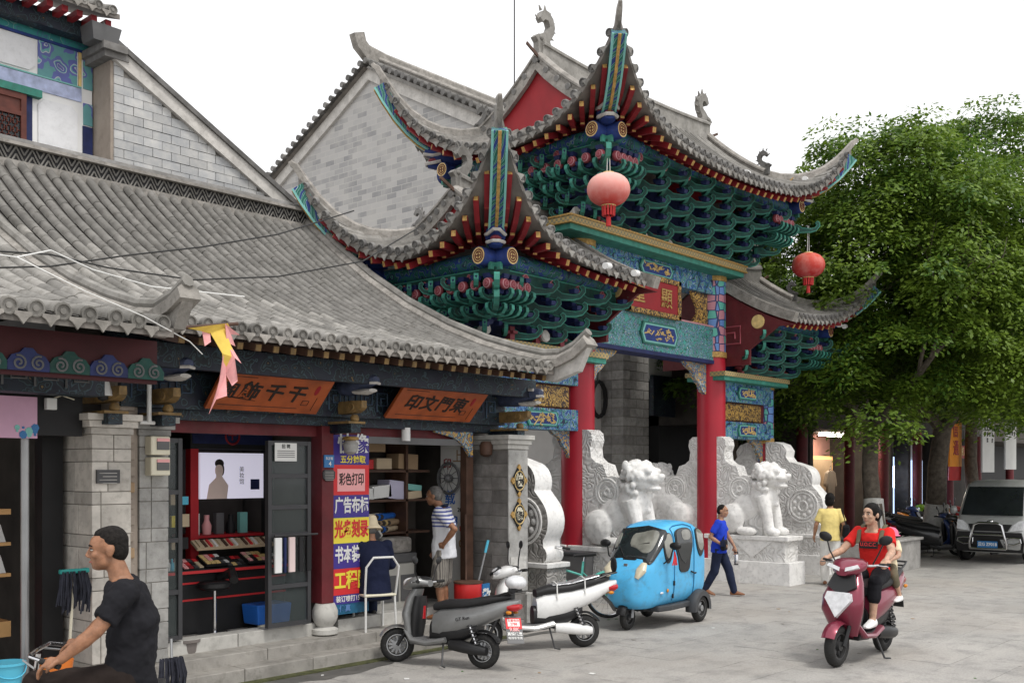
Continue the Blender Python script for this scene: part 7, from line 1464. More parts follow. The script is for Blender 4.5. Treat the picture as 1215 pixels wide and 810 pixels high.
# ---------------------------------------------------------------- silver van
def van():
    f0 = onZ(1172, 668); t = T('minivan', 'silver minivan with chrome bull bar and blue number plate by the trees', 'van', (f0.x + .1, f0.y, 0), R(180)); body = 'van_silver'
    lv = [(.24, -.06, -3.5, .66), (.34, .0, -3.55, .76), (.55, .02, -3.56, .78), (.78, -.02, -3.56, .785), (.98, -.10, -3.56, .78), (1.06, -.17, -3.55, .775), (1.20, -.23, -3.55, .765), (1.45, -.36, -3.53, .74), (1.68, -.50, -3.5, .71), (1.82, -.60, -3.45, .69), (1.90, -.78, -3.3, .61), (1.92, -1.2, -3.0, .42)]
    def rr_(z, xf, xr, hw, n=9):
        q = .14; out = []
        for cx, cy, a0 in ((xf - q, hw - q, 0), (xr + q, hw - q, 90), (xr + q, -hw + q, 180), (xf - q, -hw + q, 270)):
            for i in range(n): a = R(a0 + 90 * i / (n - 1)); out.append((cx + q * math.cos(a), cy + q * math.sin(a), z))
        return out
    b = MB(); b.rings([rr_(*l) for l in lv]); b.build('body', body, t, smooth=45)
    def xf(z):
        for q, w in zip(lv, lv[1:]):
            if q[0] <= z <= w[0]: k = (z - q[0]) / (w[0] - q[0]); return q[1] + (w[1] - q[1]) * k, q[3] + (w[3] - q[3]) * k
    def front(nm, m, poly, off, par=None, th=.02):
        vs = [(xf(z)[0] + off, y, z) for y, z in poly]; n = len(vs); b = MB(); b.add(vs + [(v[0] - th - off, v[1], v[2]) for v in vs], [tuple(range(n)), tuple(range(2 * n - 1, n - 1, -1))] + [(i, i + n, (i + 1) % n + n, (i + 1) % n) for i in range(n)]); return b.build(nm, m, par or t, smooth=0)
    def grid_front(nm, m, y0, y1, z0, z1, off, tp=1.0):
        b = MB(); rows = []
        for i in range(7):
            z = z0 + (z1 - z0) * i / 6; w = 1 + (tp - 1) * i / 6; rows.append([(xf(z)[0] + off - .02 * (y * 2 / (y1 - y0)) ** 4 * 1.5, y * w, z) for y in [y0 + (y1 - y0) * j / 10 for j in range(11)]])
        b.grid(rows); return b.build(nm, m, t, fix=False)
    grid_front('windscreen', 'auto_glass', -.68, .68, 1.10, 1.76, .035, .90)
    front('bumper', 'plastic_black', [(-.72, .26), (.72, .26), (.76, .5), (.70, .72), (-.70, .72), (-.76, .5)], .03); front('grille', 'black', [(-.40, .74), (.40, .74), (.48, .90), (-.48, .90)], .02)
    b = MB(); b.ell((xf(.95)[0] + .02, 0, .95), (.02, .07, .045), 12); b.build('badge', 'chrome', t)
    for k in (-1, 1):
        front('headlight', 'lens', [(k * .44, .74), (k * .72, .78), (k * .735, 1.0), (k * .62, .98), (k * .50, .88)][::k], .03); b = MB(); b.tube([(.04, k * .35, .58), (.06, k * .55, .60), (.05, k * .68, .58), (.04, k * .70, .50), (.05, k * .55, .44), (.06, k * .35, .46)], .022, 6, closed=True); b.build('bumper_bar', 'chrome', t)
        b = MB(); b.tube([(-.35, k * .76, 1.12), (-.38, k * .86, 1.16)], .02, 6); b.ell((-.38, k * .92, 1.2), (.05, .09, .11), 10); b.build('mirror', body, t)
        for x in (-.62, -2.9): wheel(t, (x, k * .68, .29), .29, .17, 'alu', 8); b = MB(); b.lathe([(.34, -.01), (.34, .02), (.30, .02)], 20, M=tr(x, k * .765, .31) @ rot(R(90), 'X')); b.build('wheel_arch', 'plastic_black', t)
        for a_, c_ in ((-.95, -1.75), (-1.85, -3.2)):
            b = MB(); vs = []
            for x, z in ((a_, 1.14), (c_, 1.14), (c_ + .05, 1.64), (a_ - (.3 if a_ > -1 else 0), 1.64)): vs.append((x, k * (xf(z)[1] + .006), z))
            b.add(vs + [(v[0], v[1] - k * .02, v[2]) for v in vs], [(0, 1, 2, 3), (7, 6, 5, 4), (0, 4, 5, 1), (1, 5, 6, 2), (2, 6, 7, 3), (3, 7, 4, 0)]); b.build('side_window', 'auto_glass', t, smooth=0)
    b = MB(); b.tube([(.08, -.40, .34), (.12, -.40, .5), (.12, -.30, .88), (.10, -.2, .93), (.10, .2, .93), (.12, .30, .88), (.12, .40, .5), (.08, .40, .34)], .03, 8); b.tube([(.12, -.36, .66), (.12, .36, .66)], .022, 8); b.tube([(.10, -.40, .34), (.10, .40, .34)], .03, 8); b.build('bull_bar', 'chrome', t)
    b = MB(); b.box((.13, 0, .44), (.012, .44, .15)); p_ = b.build('number_plate', 'number_blue', t, smooth=0); TXT('云G ZF018', .10, 'paper', p_, Matrix(((0, 0, 1, .138), (1, 0, 0, 0), (0, 1, 0, .44), (0, 0, 0, 1))), .02, .002, .9)
    b = MB(); b.box((xf(1.2)[0] + .02, .1, 1.17), (.01, .42, .07)); b.build('windscreen_card', 'paper', t, rot(0, 'Z'), smooth=0)
    b = MB(); b.tube([(xf(1.12)[0] + .03, -.5, 1.11), (xf(1.2)[0] + .03, .1, 1.13)], .01, 5); b.tube([(xf(1.12)[0] + .03, .2, 1.11), (xf(1.2)[0] + .03, .6, 1.13)], .01, 5); b.build('wiper', 'plastic_black', t, kind='stuff')
    for k, m in ((.35, 'skin_dark'), (-.3, 'skin_dark')): pass
van()
# ---------------------------------------------------------------- parked motorbikes beyond the planter
for i, (x, y, ang, col, lb) in enumerate(((1082, 661, 205, 'moto_black', 'black scooter parked first in the row beside the van'), (1076, 656, 200, 'moto_blue', 'dark blue scooter parked in the row behind the planter'), (1072, 650, 206, 'scoot_white', 'white scooter parked in the row behind the planter'), (1058, 636, 198, 'moto_green', 'bright green scooter parked near the tree trunk'), (1084, 640, 204, 'moto_orange', 'orange scooter parked deep in the row under the trees'), (1096, 640, 202, 'moto_red', 'dark red scooter parked against the whitewashed tree'), (1066, 645, 201, 'moto_black', 'black scooter with pale seat line squeezed between two parked scooters'), (1044, 641, 203, 'moto_blue', 'blue scooter parked nearest the limewashed planter tree'))):
    p = onZ(x, y); scooter(lb, (p.x, p.y, 0), R(ang + 75), col, dict(sport=i % 2, sp=6, mh=1.22), .1, .3, 'scooters parked in a row under the trees')
# ---------------------------------------------------------------- bicycles
def bicycle(label, loc, rz, m, basket=False, steer=0, lean=0, r=.33, hbz=1.02, flat=False):
    t = T('bicycle', label, 'bicycle', loc, rz); A = rot(lean, 'X'); F = A @ tr(1.04, 0, r) @ rot(steer, 'Z') @ tr(-1.04, 0, -r)
    for x, M in ((0, A), (1.04, F)):
        b = MB(); b.rings([[((r - .02 + .02 * math.cos(6.2832 * q / 8)) * math.cos(6.2832 * k / 36), .018 * math.sin(6.2832 * q / 8), (r - .02 + .02 * math.cos(6.2832 * q / 8)) * math.sin(6.2832 * k / 36)) for q in range(8)] for k in range(36)], closed=True); w = b.build('wheel', 'rubber', t, M @ tr(x, 0, r))
        b = MB(); b.tube([((r - .045) * math.cos(6.2832 * k / 32), 0, (r - .045) * math.sin(6.2832 * k / 32)) for k in range(32)], .01, 5, closed=True)
        for k in range(16): a_ = 6.2832 * k / 16; b.tube([(.02 * math.cos(a_ + 1), .02 * (k % 2 * 2 - 1), .02 * math.sin(a_ + 1)), ((r - .045) * math.cos(a_), 0, (r - .045) * math.sin(a_))], .0025, 3)
        b.build('rim', 'chrome', w, kind='stuff')
        fender(r + .005, r + .02, 30, 170 if x else 160, .06, 14).build('mudguard', m if not basket else 'alu', t, M @ tr(x, 0, r))
    b = MB(); b.tube([(.42, 0, .3), (.36, 0, .82)], .018, 8); b.tube([(.42, 0, .3), (.86, 0, .82)], .02, 8); b.tube([(.38, 0, .62), (.88, 0, .78)], .016, 8); b.tube([(.86, 0, .92), (.89, 0, .76)], .02, 8)
    for k in (-1, 1): b.tube([(.42, k * .02, .3), (0, k * .05, r)], .01, 6); b.tube([(.37, k * .02, .66), (0, k * .05, r)], .009, 6)
    b.build('frame', m, t, A)
    b = MB()
    for k in (-1, 1): b.tube([(.89, k * .045, .74), (.94, k * .05, .55), (1.04, k * .05, r)], .012, 6)
    b.build('fork', m, t, F)
    b = MB(); b.tube([(.86, 0, .9), (.83, 0, hbz)], .014, 8); b.tube([(.70, -.29, hbz - .01), (.82, -.22, hbz + .02), (.85, -.08, hbz + .01), (.85, .08, hbz + .01), (.82, .22, hbz + .02), (.70, .29, hbz - .01)], .011, 8); hb = b.build('handlebar', 'chrome', t, F)
    for k in (-1, 1): b = MB(); b.tube([(.76, k * .26, hbz + .003), (.66, k * .31, hbz - .02)], .018, 8); b.build('grip', 'rubber', hb); b = MB(); b.tube([(.86, k * .2, hbz), (.78, k * .3, hbz - .03)], .006, 5); b.build('brake_lever', 'alu', hb)
    b = loftx([(.50, .90, .03, .02), (.40, .91, .05, .03), (.28, .92, .10, .035), (.18, .925, .09, .03)], .8); b.build('saddle', 'seat_black', t, A); b = MB(); b.cyl((.36, 0, .80), (.34, 0, .9), .012, n=8); b.build('seat_post', 'chrome', t, A)
    b = MB(); b.tube([(.42, -.06, .3), (.54, -.07, .18)], .011, 6); b.tube([(.42, .06, .3), (.30, .07, .42)], .011, 6); b.lathe([(.09, -.006), (.09, .006), (.02, .006)], 20, M=tr(.42, -.05, .3) @ rot(R(90), 'X')); b.build('crank', 'alu', t, A)
    for k, (x, z) in ((-1, (.54, .18)), (1, (.30, .42))): b = MB(); b.box((x, k * .12, z), (.09, .09, .02)); b.build('pedal', 'rubber', t, A, smooth=0)
    if basket:
        b = MB()
        for i in range(9):
            for j in range(5): b.tube([(1.0 + .26 * (i / 8), -.17, .72 + .05 * j), (1.0 + .26 * (i / 8), .17, .72 + .05 * j)], .003, 3)
        b.build('basket', 'alu', t, F, kind='stuff'); b = MB(); b.box((.93, -.05, .86), (.07, .09, .06)); b.build('front_lamp', 'red_plastic', t, F, smooth=0, bev=.012)
    return t
p = onZ(722, 733); bicycle('teal framed bicycle leaning behind the white scooter', (p.x, p.y, 0), R(138), 'bike_teal', steer=.35, lean=.06)
# ================================================================ people
def V3(*a): return Vector(a)
def remesh(o, vox, it=4):
    m = o.modifiers.new('r', 'REMESH'); m.mode = 'VOXEL'; m.voxel_size = vox; m.use_smooth_shade = True
    q = o.modifiers.new('s', 'SMOOTH'); q.iterations = it; q.factor = .5
    return o
def torso_rings(b, lv, lat, fwd, n=16, e=.85):
    rs = []
    for c, hw, hd in lv:
        rs.append([Vector(c) + lat * (hw * math.copysign(abs(math.cos(6.2832 * j / n)) ** e, math.cos(6.2832 * j / n))) + fwd * (hd * math.copysign(abs(math.sin(6.2832 * j / n)) ** e, math.sin(6.2832 * j / n))) for j in range(n)])
    b.rings(rs)
def limb_t(b, pts, rs, n=12):
    P = [Vector(p) for p in pts]; q = [P[0]]; r = [rs[0]]
    for i in range(1, len(P)):
        for f in (.33, .67, 1.0): q.append(P[i - 1].lerp(P[i], f)); r.append(rs[i - 1] + (rs[i] - rs[i - 1]) * f)
    b.tube(q, r, n); b.ell(P[0], rs[0], 10); b.ell(P[-1], rs[-1], 10)
    for p, rr_ in zip(P[1:-1], rs[1:-1]): b.ell(p, rr_, 10)
def hand(b, w, d, nrm, side, curl=.5, s=1.0):
    """palm and five fingers; d: finger direction, nrm: back of the hand; fingers curl away from nrm; thumb on `side`"""
    d = Vector(d).normalized(); nrm = Vector(nrm); nrm = (nrm - d * nrm.dot(d)).normalized(); la = d.cross(nrm) * side; w = Vector(w)
    for k, (a, L) in enumerate(((-.028, .9), (-.009, 1.0), (.010, .95), (.028, .78))):
        root = w + d * .085 * s + la * (-a) * s; b.tube([w + d * .02 * s + la * (-a * .6) * s, root], [.014 * s, .0115 * s], 8)
        p = root; dd = d.copy(); pts = [p]; 
        for q, sl in enumerate((.036, .026, .02)):
            ang = curl * (.7 + .25 * q); dd = (dd * math.cos(ang) - nrm * math.sin(ang)).normalized(); nn = (nrm * math.cos(ang) + d * math.sin(ang)); p = p + dd * sl * L * s; pts.append(p)
        b.tube(pts, [.0105 * s, .0098 * s, .009 * s, .0075 * s], 8); b.ell(pts[-1], .0075 * s, 6)
    b.ell(w + d * .05 * s, .033 * s, 10)
    tb = w + d * .025 * s + la * .03 * s; b.tube([w + d * .015 * s + la * .012 * s, tb, tb + (d * .7 + la * .6 - nrm * .3).normalized() * .035 * s, tb + (d * .95 + la * .2 - nrm * .6).normalized() * .062 * s], [.017 * s, .015 * s, .0115 * s, .0085 * s], 8)
def head(b, M, s=1.0, jaw=1.0):
    """front along +X of M"""
    def E(c, r, rt=None): b.ell(tuple(Vector(c) * s), tuple(Vector(r) * s), 14, 0, M, rt)
    E((-.012, 0, .03), (.098, .076, .092)); E((.03, 0, -.035), (.062, .061, .075)); E((.052, 0, -.075), (.038 * (.5 + jaw / 2), .042 * jaw, .034)); E((.045, 0, .03), (.05, .06, .06))
    E((.078, 0, .028), (.016, .045, .012)); b.tube([Vector(p) * s for p in ((.088, 0, .018), (.103, 0, -.008), (.112, 0, -.026))], [.009 * s, .0115 * s, .013 * s], 8, 0, M)
    for k in (-1, 1):
        E((.102, k * .011, -.028), (.010, .009, .008)); E((.062, k * .038, -.02), (.028, .022, .022)); E((-.012, k * .077, -.008), (.022, .009, .032), (0, -.15, 0)); E((.01, k * .045 * jaw, -.06), (.04, .016, .03))
    E((.083, 0, -.052), (.016, .022, .008)); E((.081, 0, -.064), (.015, .020, .008)); E((.072, 0, -.086), (.02, .02, .016))
def face_bits(t, M, s, hair, brow='hair_black'):
    b = MB()
    for k in (-1, 1): b.ell(tuple(Vector((.079, k * .031, .010)) * s), tuple(Vector((.010, .014, .0065)) * s), 10, 0, M)
    b.build('eyes', 'eye_white', t)
    b = MB()
    for k in (-1, 1): b.ell(tuple(Vector((.086, k * .031, .010)) * s), tuple(Vector((.005, .0065, .0062)) * s), 8, 0, M); b.tube([Vector(p) * s for p in ((.089, k * .014, .016), (.088, k * .03, .0185), (.078, k * .046, .013))], .0025 * s, 5, 0, M)
    b.build('pupils', 'ink', t)
    b = MB()
    for k in (-1, 1): b.tube([Vector(p) * s for p in ((.094, k * .013, .031), (.092, k * .03, .036), (.078, k * .05, .030))], [.003 * s, .005 * s, .003 * s], 6, 0, M)
    b.build('brows', brow, t)
    b = MB(); b.tube([Vector(p) * s for p in ((.078, -.026, -.058), (.095, -.01, -.056), (.0985, 0, -.058), (.095, .01, -.056), (.078, .026, -.058))], [.003 * s, .0055 * s, .0055 * s, .0055 * s, .003 * s], 6, 0, M); b.build('lips', 'lip', t)
def hair_cap(t, M, s, m, kind):
    b = MB()
    def E(c, r): b.ell(tuple(Vector(c) * s), tuple(Vector(r) * s), 14, 0, M)
    if kind == 'short': E((-.026, 0, .036), (.092, .081, .096)); E((-.05, 0, .0), (.062, .076, .075)); E((-.02, .0, .07), (.085, .066, .066))
    elif kind == 'receding': E((-.034, 0, .034), (.09, .080, .094)); E((-.055, 0, -.005), (.058, .075, .075))
    elif kind == 'crew': E((-.024, 0, .046), (.090, .079, .088)); E((-.05, 0, .0), (.06, .075, .078)); E((.0, 0, .085), (.07, .055, .042))
    elif kind == 'bun': E((-.016, 0, .038), (.100, .084, .098)); E((-.05, 0, .0), (.07, .082, .09)); E((-.13, 0, .02), (.05, .05, .05))
    elif kind == 'bob': E((-.02, 0, .035), (.106, .092, .104)); E((-.05, 0, -.03), (.075, .09, .10))
    elif kind == 'buzz': E((-.020, 0, .034), (.0935, .0785, .0935)); E((-.05, 0, .0), (.06, .074, .075))
    o = b.build('hair', m, t, smooth=0); return remesh(o, .012 * s, 2)
def hmat(p, yaw=0, pitch=0, roll=0): return tr(*p) @ rot(yaw, 'Z') @ rot(pitch, 'Y') @ rot(roll, 'X')
def shoe(t, ank, fwd, m, s=1.0, nm='shoe'):
    f = Vector((fwd[0], fwd[1], 0)).normalized(); fz = Vector((0, 0, fwd[2] if len(fwd) > 2 else 0)); la = Vector((-f.y, f.x, 0)); b = MB(); rs = []
    for x, hw, z0, z1 in ((-.07, .025, -.07, -.01), (-.05, .036, -.075, .03), (.03, .040, -.075, .02), (.10, .045, -.075, -.015), (.16, .040, -.072, -.03), (.19, .02, -.068, -.045)):
        c = Vector(ank) + (f + fz) * x * s; rs.append([c + la * (y * hw * s) + Vector((0, 0, z * s)) for y, z in ((-1, z0), (1, z0), (1.05, (z0 + z1) / 2), (.6, z1), (-.6, z1), (-1.05, (z0 + z1) / 2))])
    b.rings(rs); return b.build(nm, m, t, sub=1)

def figure_person(label, loc, rz, J, cfg, group=None):
    """J: joint positions in local coordinates (x forward, y left, z up)"""
    t = T('person', label, 'person', loc, rz, group); s = cfg.get('s', 1.0); vx = cfg.get('vox', .010)
    J = {k: Vector(v) for k, v in J.items()}
    P, C, N = J['pelvis'], J['chest'], J['neck']; lat = (J['shL'] - J['shR']).normalized(); upv = (N - P).normalized(); fwd = lat.cross(upv).normalized(); hl = (J['hipL'] - J['hipR']).normalized(); hf = hl.cross(Vector((0, 0, 1)))
    HM = hmat(J['head'], cfg.get('yaw', 0), cfg.get('pitch', 0), cfg.get('roll', 0))
    W = cfg.get('w', 1.0) * s; wd_ = P.lerp(C, .5)
    lv = [(P - upv * .06 * s, .14 * W, .10 * W), (P + upv * .05 * s, .150 * W, .115 * W), (wd_, .135 * W, .10 * W), (C, .155 * W, .112 * W), (C.lerp(N, .55), .160 * W, .10 * W), (C.lerp(N, .85), .11 * W, .075 * W), (N, .055 * W, .055 * W)]
    b = MB(); torso_rings(b, lv, lat, fwd); head(b, HM, s, cfg.get('jaw', 1.0)); hb_ = HM @ Vector((-.02 * s, 0, -.06 * s)); b.tube([N - upv * .04 * s, N.lerp(hb_, .5), hb_], [.062 * s, .054 * s, .056 * s], 12)
    for q in 'LR':
        limb_t(b, [J['sh' + q], J['el' + q], J['wr' + q]], [.05 * s, .04 * s, .027 * s]); sd = 1 if q == 'L' else -1
        b.tube([J['el' + q].lerp(J['wr' + q], .12), J['el' + q].lerp(J['wr' + q], .35), J['el' + q].lerp(J['wr' + q], .8)], [.039 * s, .042 * s, .029 * s], 10)
        hd = cfg.get('hand' + q); d = hd[0] if hd else (J['wr' + q] - J['el' + q]); nr = hd[1] if hd else (0, sd, 0); hand(b, J['wr' + q], d, nr, cfg.get('th' + q, -sd), hd[2] if hd else .45, s)
        limb_t(b, [J['hip' + q], J['kn' + q], J['an' + q]], [.078 * s, .052 * s, .036 * s]); b.tube([J['kn' + q].lerp(J['an' + q], .1), J['kn' + q].lerp(J['an' + q], .32), J['kn' + q].lerp(J['an' + q], .7)], [.05 * s, .056 * s, .04 * s], 10)
        fd = Vector(cfg.get('foot' + q, (1, 0, 0))); b.tube([J['an' + q], J['an' + q] + fd * .06 * s - V3(0, 0, .045 * s), J['an' + q] + fd * .15 * s - V3(0, 0, .06 * s)], [.036 * s, .035 * s, .025 * s], 8)
    remesh(b.build('body', cfg['skin'], t, smooth=0), vx)
    # shirt
    g = .016 * s; b = MB(); hem = cfg.get('hem', .10) * s
    lvs = [(P - upv * hem, .165 * W + g, .128 * W + g), (P + upv * .04 * s, .158 * W + g, .125 * W + g), (wd_, .148 * W + g, .115 * W + g), (C, .162 * W + g, .122 * W + g), (C.lerp(N, .5), .165 * W + g, .108 * W + g), (C.lerp(N, .78), .125 * W + g, .085 * W + g * .8), (C.lerp(N, cfg.get('neckline', .93)), .075 * W + g, .068 * W + g * .5)]
    torso_rings(b, lvs, lat, fwd)
    for q in 'LR':
        f = cfg.get('sleeve', .75); e_ = J['sh' + q].lerp(J['el' + q], min(f, 1)); pts = [J['sh' + q], e_]; rs = [.066 * s, .063 * s]
        if f > 1: pts.append(J['el' + q].lerp(J['wr' + q], f - 1)); rs = [.066 * s, .058 * s, .048 * s]
        P_ = [C.lerp(N, .62) * .5 + pts[0] * .5] + pts; b.tube(P_, [.07 * s] + rs, 12); b.ell(pts[0], .066 * s, 10)
        for k in range(1, len(pts) - 1): b.ell(pts[k], rs[k], 10)
    o = remesh(b.build('shirt', cfg['shirt'], t, smooth=0), vx * 1.05, 5); fold(o, cfg.get('fold', .010))
    # trousers
    b = MB(); torso_rings(b, [(P - V3(0, 0, .10 * s), .155 * W, .125 * W), (P, .158 * W + g * .5, .128 * W + g * .5), (P + upv * .09 * s, .148 * W + g * .3, .118 * W + g * .3)], hl, hf)
    L = cfg.get('leg', 1.0)
    for q in 'LR':
        hip, kn, an = J['hip' + q], J['kn' + q], J['an' + q]; lw = cfg.get('lw', 1.0)
        if L <= .5: pts = [hip, hip.lerp(kn, L * 2)]; rs = [.098 * s, .088 * s * lw]
        else: pts = [hip, kn, kn.lerp(an, (L - .5) * 2)]; rs = [.098 * s, .072 * s * lw, (.072 - .016 * (L - .5) * 2) * s * lw]
        limb_t(b, pts, rs); b.ell(hip.lerp(P, .3), (.11 * s, .1 * s, .1 * s), 10)
    o = remesh(b.build('trousers', cfg['trousers'], t, smooth=0), vx * 1.05, 5); fold(o, cfg.get('fold', .010) * .8)
    hair_cap(t, HM, s, cfg['hair'], cfg.get('cut', 'short')); face_bits(t, HM, s, cfg['hair'], cfg.get('brow', 'hair_black'))
    for q in 'LR':
        if cfg.get('shoe'): shoe(t, J['an' + q] + V3(0, 0, -.0), cfg.get('foot' + q, (1, 0, 0)), cfg['shoe'], s * 1.08, cfg.get('shoename', 'shoe'))
    return t, HM
def fold(o, st):
    tx = bpy.data.textures.get('folds') or bpy.data.textures.new('folds', 'CLOUDS'); tx.noise_scale = .09; tx.noise_depth = 2
    d = o.modifiers.new('d', 'DISPLACE'); d.texture = tx; d.strength = st * 1.6; d.texture_coords = 'LOCAL'; d.mid_level = .3
def mirrorJ(c): return c

# ---- cyclist in black
hd_ = (-RIGHT * math.cos(R(12)) - FWD * math.sin(R(12))).normalized(); rzc = math.atan2(hd_.y, hd_.x)
pv = atD(170, 785, 5.74); rb = Vector((pv.x, pv.y, 0)) - hd_ * .29
bicycle('silver city bicycle ridden by the man in black', (rb.x, rb.y, 0), rzc, 'alu', basket=True, steer=.0, hbz=1.12)
Jc = dict(pelvis=(.36, 0, 1.01), chest=(.345, 0, 1.29), neck=(.405, 0, 1.53), head=(.475, -.01, 1.675), shL=(.355, .175, 1.46), shR=(.40, -.175, 1.46), elL=(.49, .275, 1.27), elR=(.52, -.25, 1.27), wrL=(.655, .305, 1.135), wrR=(.665, -.285, 1.14),
          hipL=(.37, .09, .97), hipR=(.37, -.09, .97), knL=(.80, .13, .97), knR=(.62, -.13, .70), anL=(.47, .12, .60), anR=(.46, -.12, .28))
cyc, HMc = figure_person('man in black t-shirt and black trousers riding a bicycle past the shops', (rb.x, rb.y, 0), rzc, Jc, dict(skin='skin_dark', shirt='cloth_black', trousers='cloth_brownblack', hair='hair_short', cut='crew', brow='hair_short', pitch=.08, yaw=.12, vox=.0065, sleeve=.72, neckline=.88, w=.93, shoe='leather_brown', handL=((.75, -.05, -.25), (.15, .1, 1), .75), handR=((.75, .05, -.25), (.15, -.1, 1), .75), fold=.022, lw=1.12))
# ---- woman on the maroon scooter
Jw = dict(pelvis=(.22, 0, .90), chest=(.24, 0, 1.15), neck=(.28, 0, 1.36), head=(.32, 0, 1.505), shL=(.26, .165, 1.31), shR=(.26, -.165, 1.31), elL=(.44, .27, 1.12), elR=(.44, -.27, 1.12), wrL=(.70, .31, 1.06), wrR=(.70, -.31, 1.06),
          hipL=(.26, .09, .87), hipR=(.26, -.09, .87), knL=(.63, .17, .82), knR=(.63, -.17, .82), anL=(.66, .15, .43), anR=(.66, -.15, .43))
wm, HMw = figure_person('woman in red t-shirt and black cropped trousers riding the maroon scooter', (P3.x, P3.y, 0), rz3, Jw, dict(skin='skin_fair', shirt='cloth_red', trousers='cloth_black', hair='hair_black', cut='bun', yaw=-.25, jaw=.72, vox=.008, sleeve=.62, leg=.72, shoe='white_paint', handL=((.8, .1, -.15), (.1, 0, 1), .8), handR=((.8, -.1, -.15), (.1, 0, 1), .8), neckline=.80, w=.86, s=1.0, hem=.06)); wm.scale = (1.07,) * 3; s3.scale = (1.07,) * 3
b = MB(); b.box((.388, 0, 1.185), (.012, .20, .075)); o = b.build('shirt_print', 'black', wm, smooth=0, bev=.004); TXT('U.O.C.C.', .055, 'p_red', o, Matrix(((0, 0, 1, .396), (1, 0, 0, 0), (0, 1, 0, 1.19), (0, 0, 0, 1))), .02, .001, .85)
for k in (-1, 1): b = MB(); b.tube([(.14, k * .11, 1.36), (.22, k * .12, 1.395), (.33, k * .125, 1.33), (.385, k * .12, 1.2)], .024, 8, flat=.35); b.build('backpack_strap', 'cloth_olive', wm)
b = MB(); b.rings([[(x, y * w, z) for y, z in ((-1, 1.0), (1, 1.0), (1, 1.34), (-1, 1.34))] for x, w in ((.08, .15), (-.06, .13))]); b.build('backpack', 'cloth_olive', wm, smooth=0, bev=.05)
Jk = dict(pelvis=(-.08, 0, .93), chest=(-.07, 0, 1.08), neck=(-.05, .02, 1.14), head=(-.04, .07, 1.24), shL=(-.07, .12, 1.19), shR=(-.07, -.1, 1.19), elL=(.05, .2, 1.06), elR=(.05, -.18, 1.06), wrL=(.16, .16, 1.02), wrR=(.16, -.16, 1.02), hipL=(-.05, .07, .91), hipR=(-.05, -.07, .91), knL=(.10, .16, .84), knR=(.10, -.16, .84), anL=(.0, .19, .62), anR=(.0, -.19, .62))
kd, HMk = figure_person('small child in a pink hat riding behind the woman in red', (P3.x, P3.y, 0), rz3, Jk, dict(skin='skin_fair', shirt='cloth_cream', trousers='cloth_olive', hair='hair_black', s=.72, vox=.012, shoe='white_paint', leg=.7))
b = MB(); kd.scale = (1.07,) * 3; b.lathe([(.11, 0), (.085, .01), (.08, .05), (.05, .085), (.001, .095)], 16, M=HMk @ tr(-.01, 0, .03)); b.build('hat', 'cloth_pink', kd)
# ---- man in blue walking
g_ = onZ(853, 706); wd2 = (RIGHT * math.cos(R(25)) - FWD * math.sin(R(25))); S_ = .915
Jb = dict(pelvis=(0, 0, .90), chest=(.01, 0, 1.17), neck=(.03, 0, 1.42), head=(.07, 0, 1.57), shL=(.0, .18, 1.36), shR=(.03, -.18, 1.36), elL=(.10, .25, 1.12), elR=(-.10, -.25, 1.10), wrL=(.24, .22, .90), wrR=(.08, -.20, .98), hipL=(0, .085, .87), hipR=(0, -.085, .87), knL=(.16, .09, .49), knR=(-.06, -.09, .46), anL=(.26, .09, .09), anR=(-.24, -.09, .13))
Jb = {k: tuple(Vector(v) * S_) for k, v in Jb.items()}
mb, HMb = figure_person('man in bright blue t-shirt and navy trousers walking past the lion pedestal', (g_.x, g_.y, 0), math.atan2(wd2.y, wd2.x), Jb, dict(skin='skin_tan', shirt='cloth_blue', trousers='cloth_navy', hair='hair_short', cut='buzz', pitch=.15, s=S_, vox=.010, sleeve=.7, lw=1.15, shoe='leather_brown', shoename='sandal', handL=((.2, 0, -1), (0, 1, .2), .6), handR=((.8, .3, -.4), (0, -1, .3), .5), footL=(1, .1, 0), footR=(1, -.1, -.25)))
b = MB(); b.tube([(.02, .13, 1.32), (.12, 0, 1.15), (.10, -.17, .92)], .012, 6); b.build('bag_strap', 'cloth_black', mb)
t = T('belt_bag', 'black belt bag at the waist of the man in blue', 'bag', (g_.x, g_.y, 0), math.atan2(wd2.y, wd2.x)); b = MB(); b.box((.12, -.13, .87), (.09, .20, .18)); b.build('pouch', 'cloth_black', t, smooth=0, bev=.03); b = MB(); b.box((.12, -.235, .90), (.08, .012, .10)); b.build('flap', 'cloth_navy', t, smooth=0, bev=.005)
t = T('thermos_flask', 'steel thermos flask hanging by a strap from the hand of the man in blue', 'flask', (g_.x, g_.y, 0), math.atan2(wd2.y, wd2.x)); b = MB(); b.lathe([(.034, 0), (.036, .01), (.036, .17), (.03, .18), (.03, .21), (.001, .215)], 16, M=tr(.25, .20, .52)); b.build('flask', 'chrome', t); b = MB(); b.cyl((.25, .20, .515), (.25, .20, .535), .037, n=16); b.cyl((.25, .20, .69), (.25, .20, .74), .032, n=16); b.build('cap', 'plastic_black', t); b = MB(); b.tube([(.25, .2, .73), (.235, .2, .80), (.255, .2, .73)], .006, 5); b.build('strap', 'plastic_black', t)
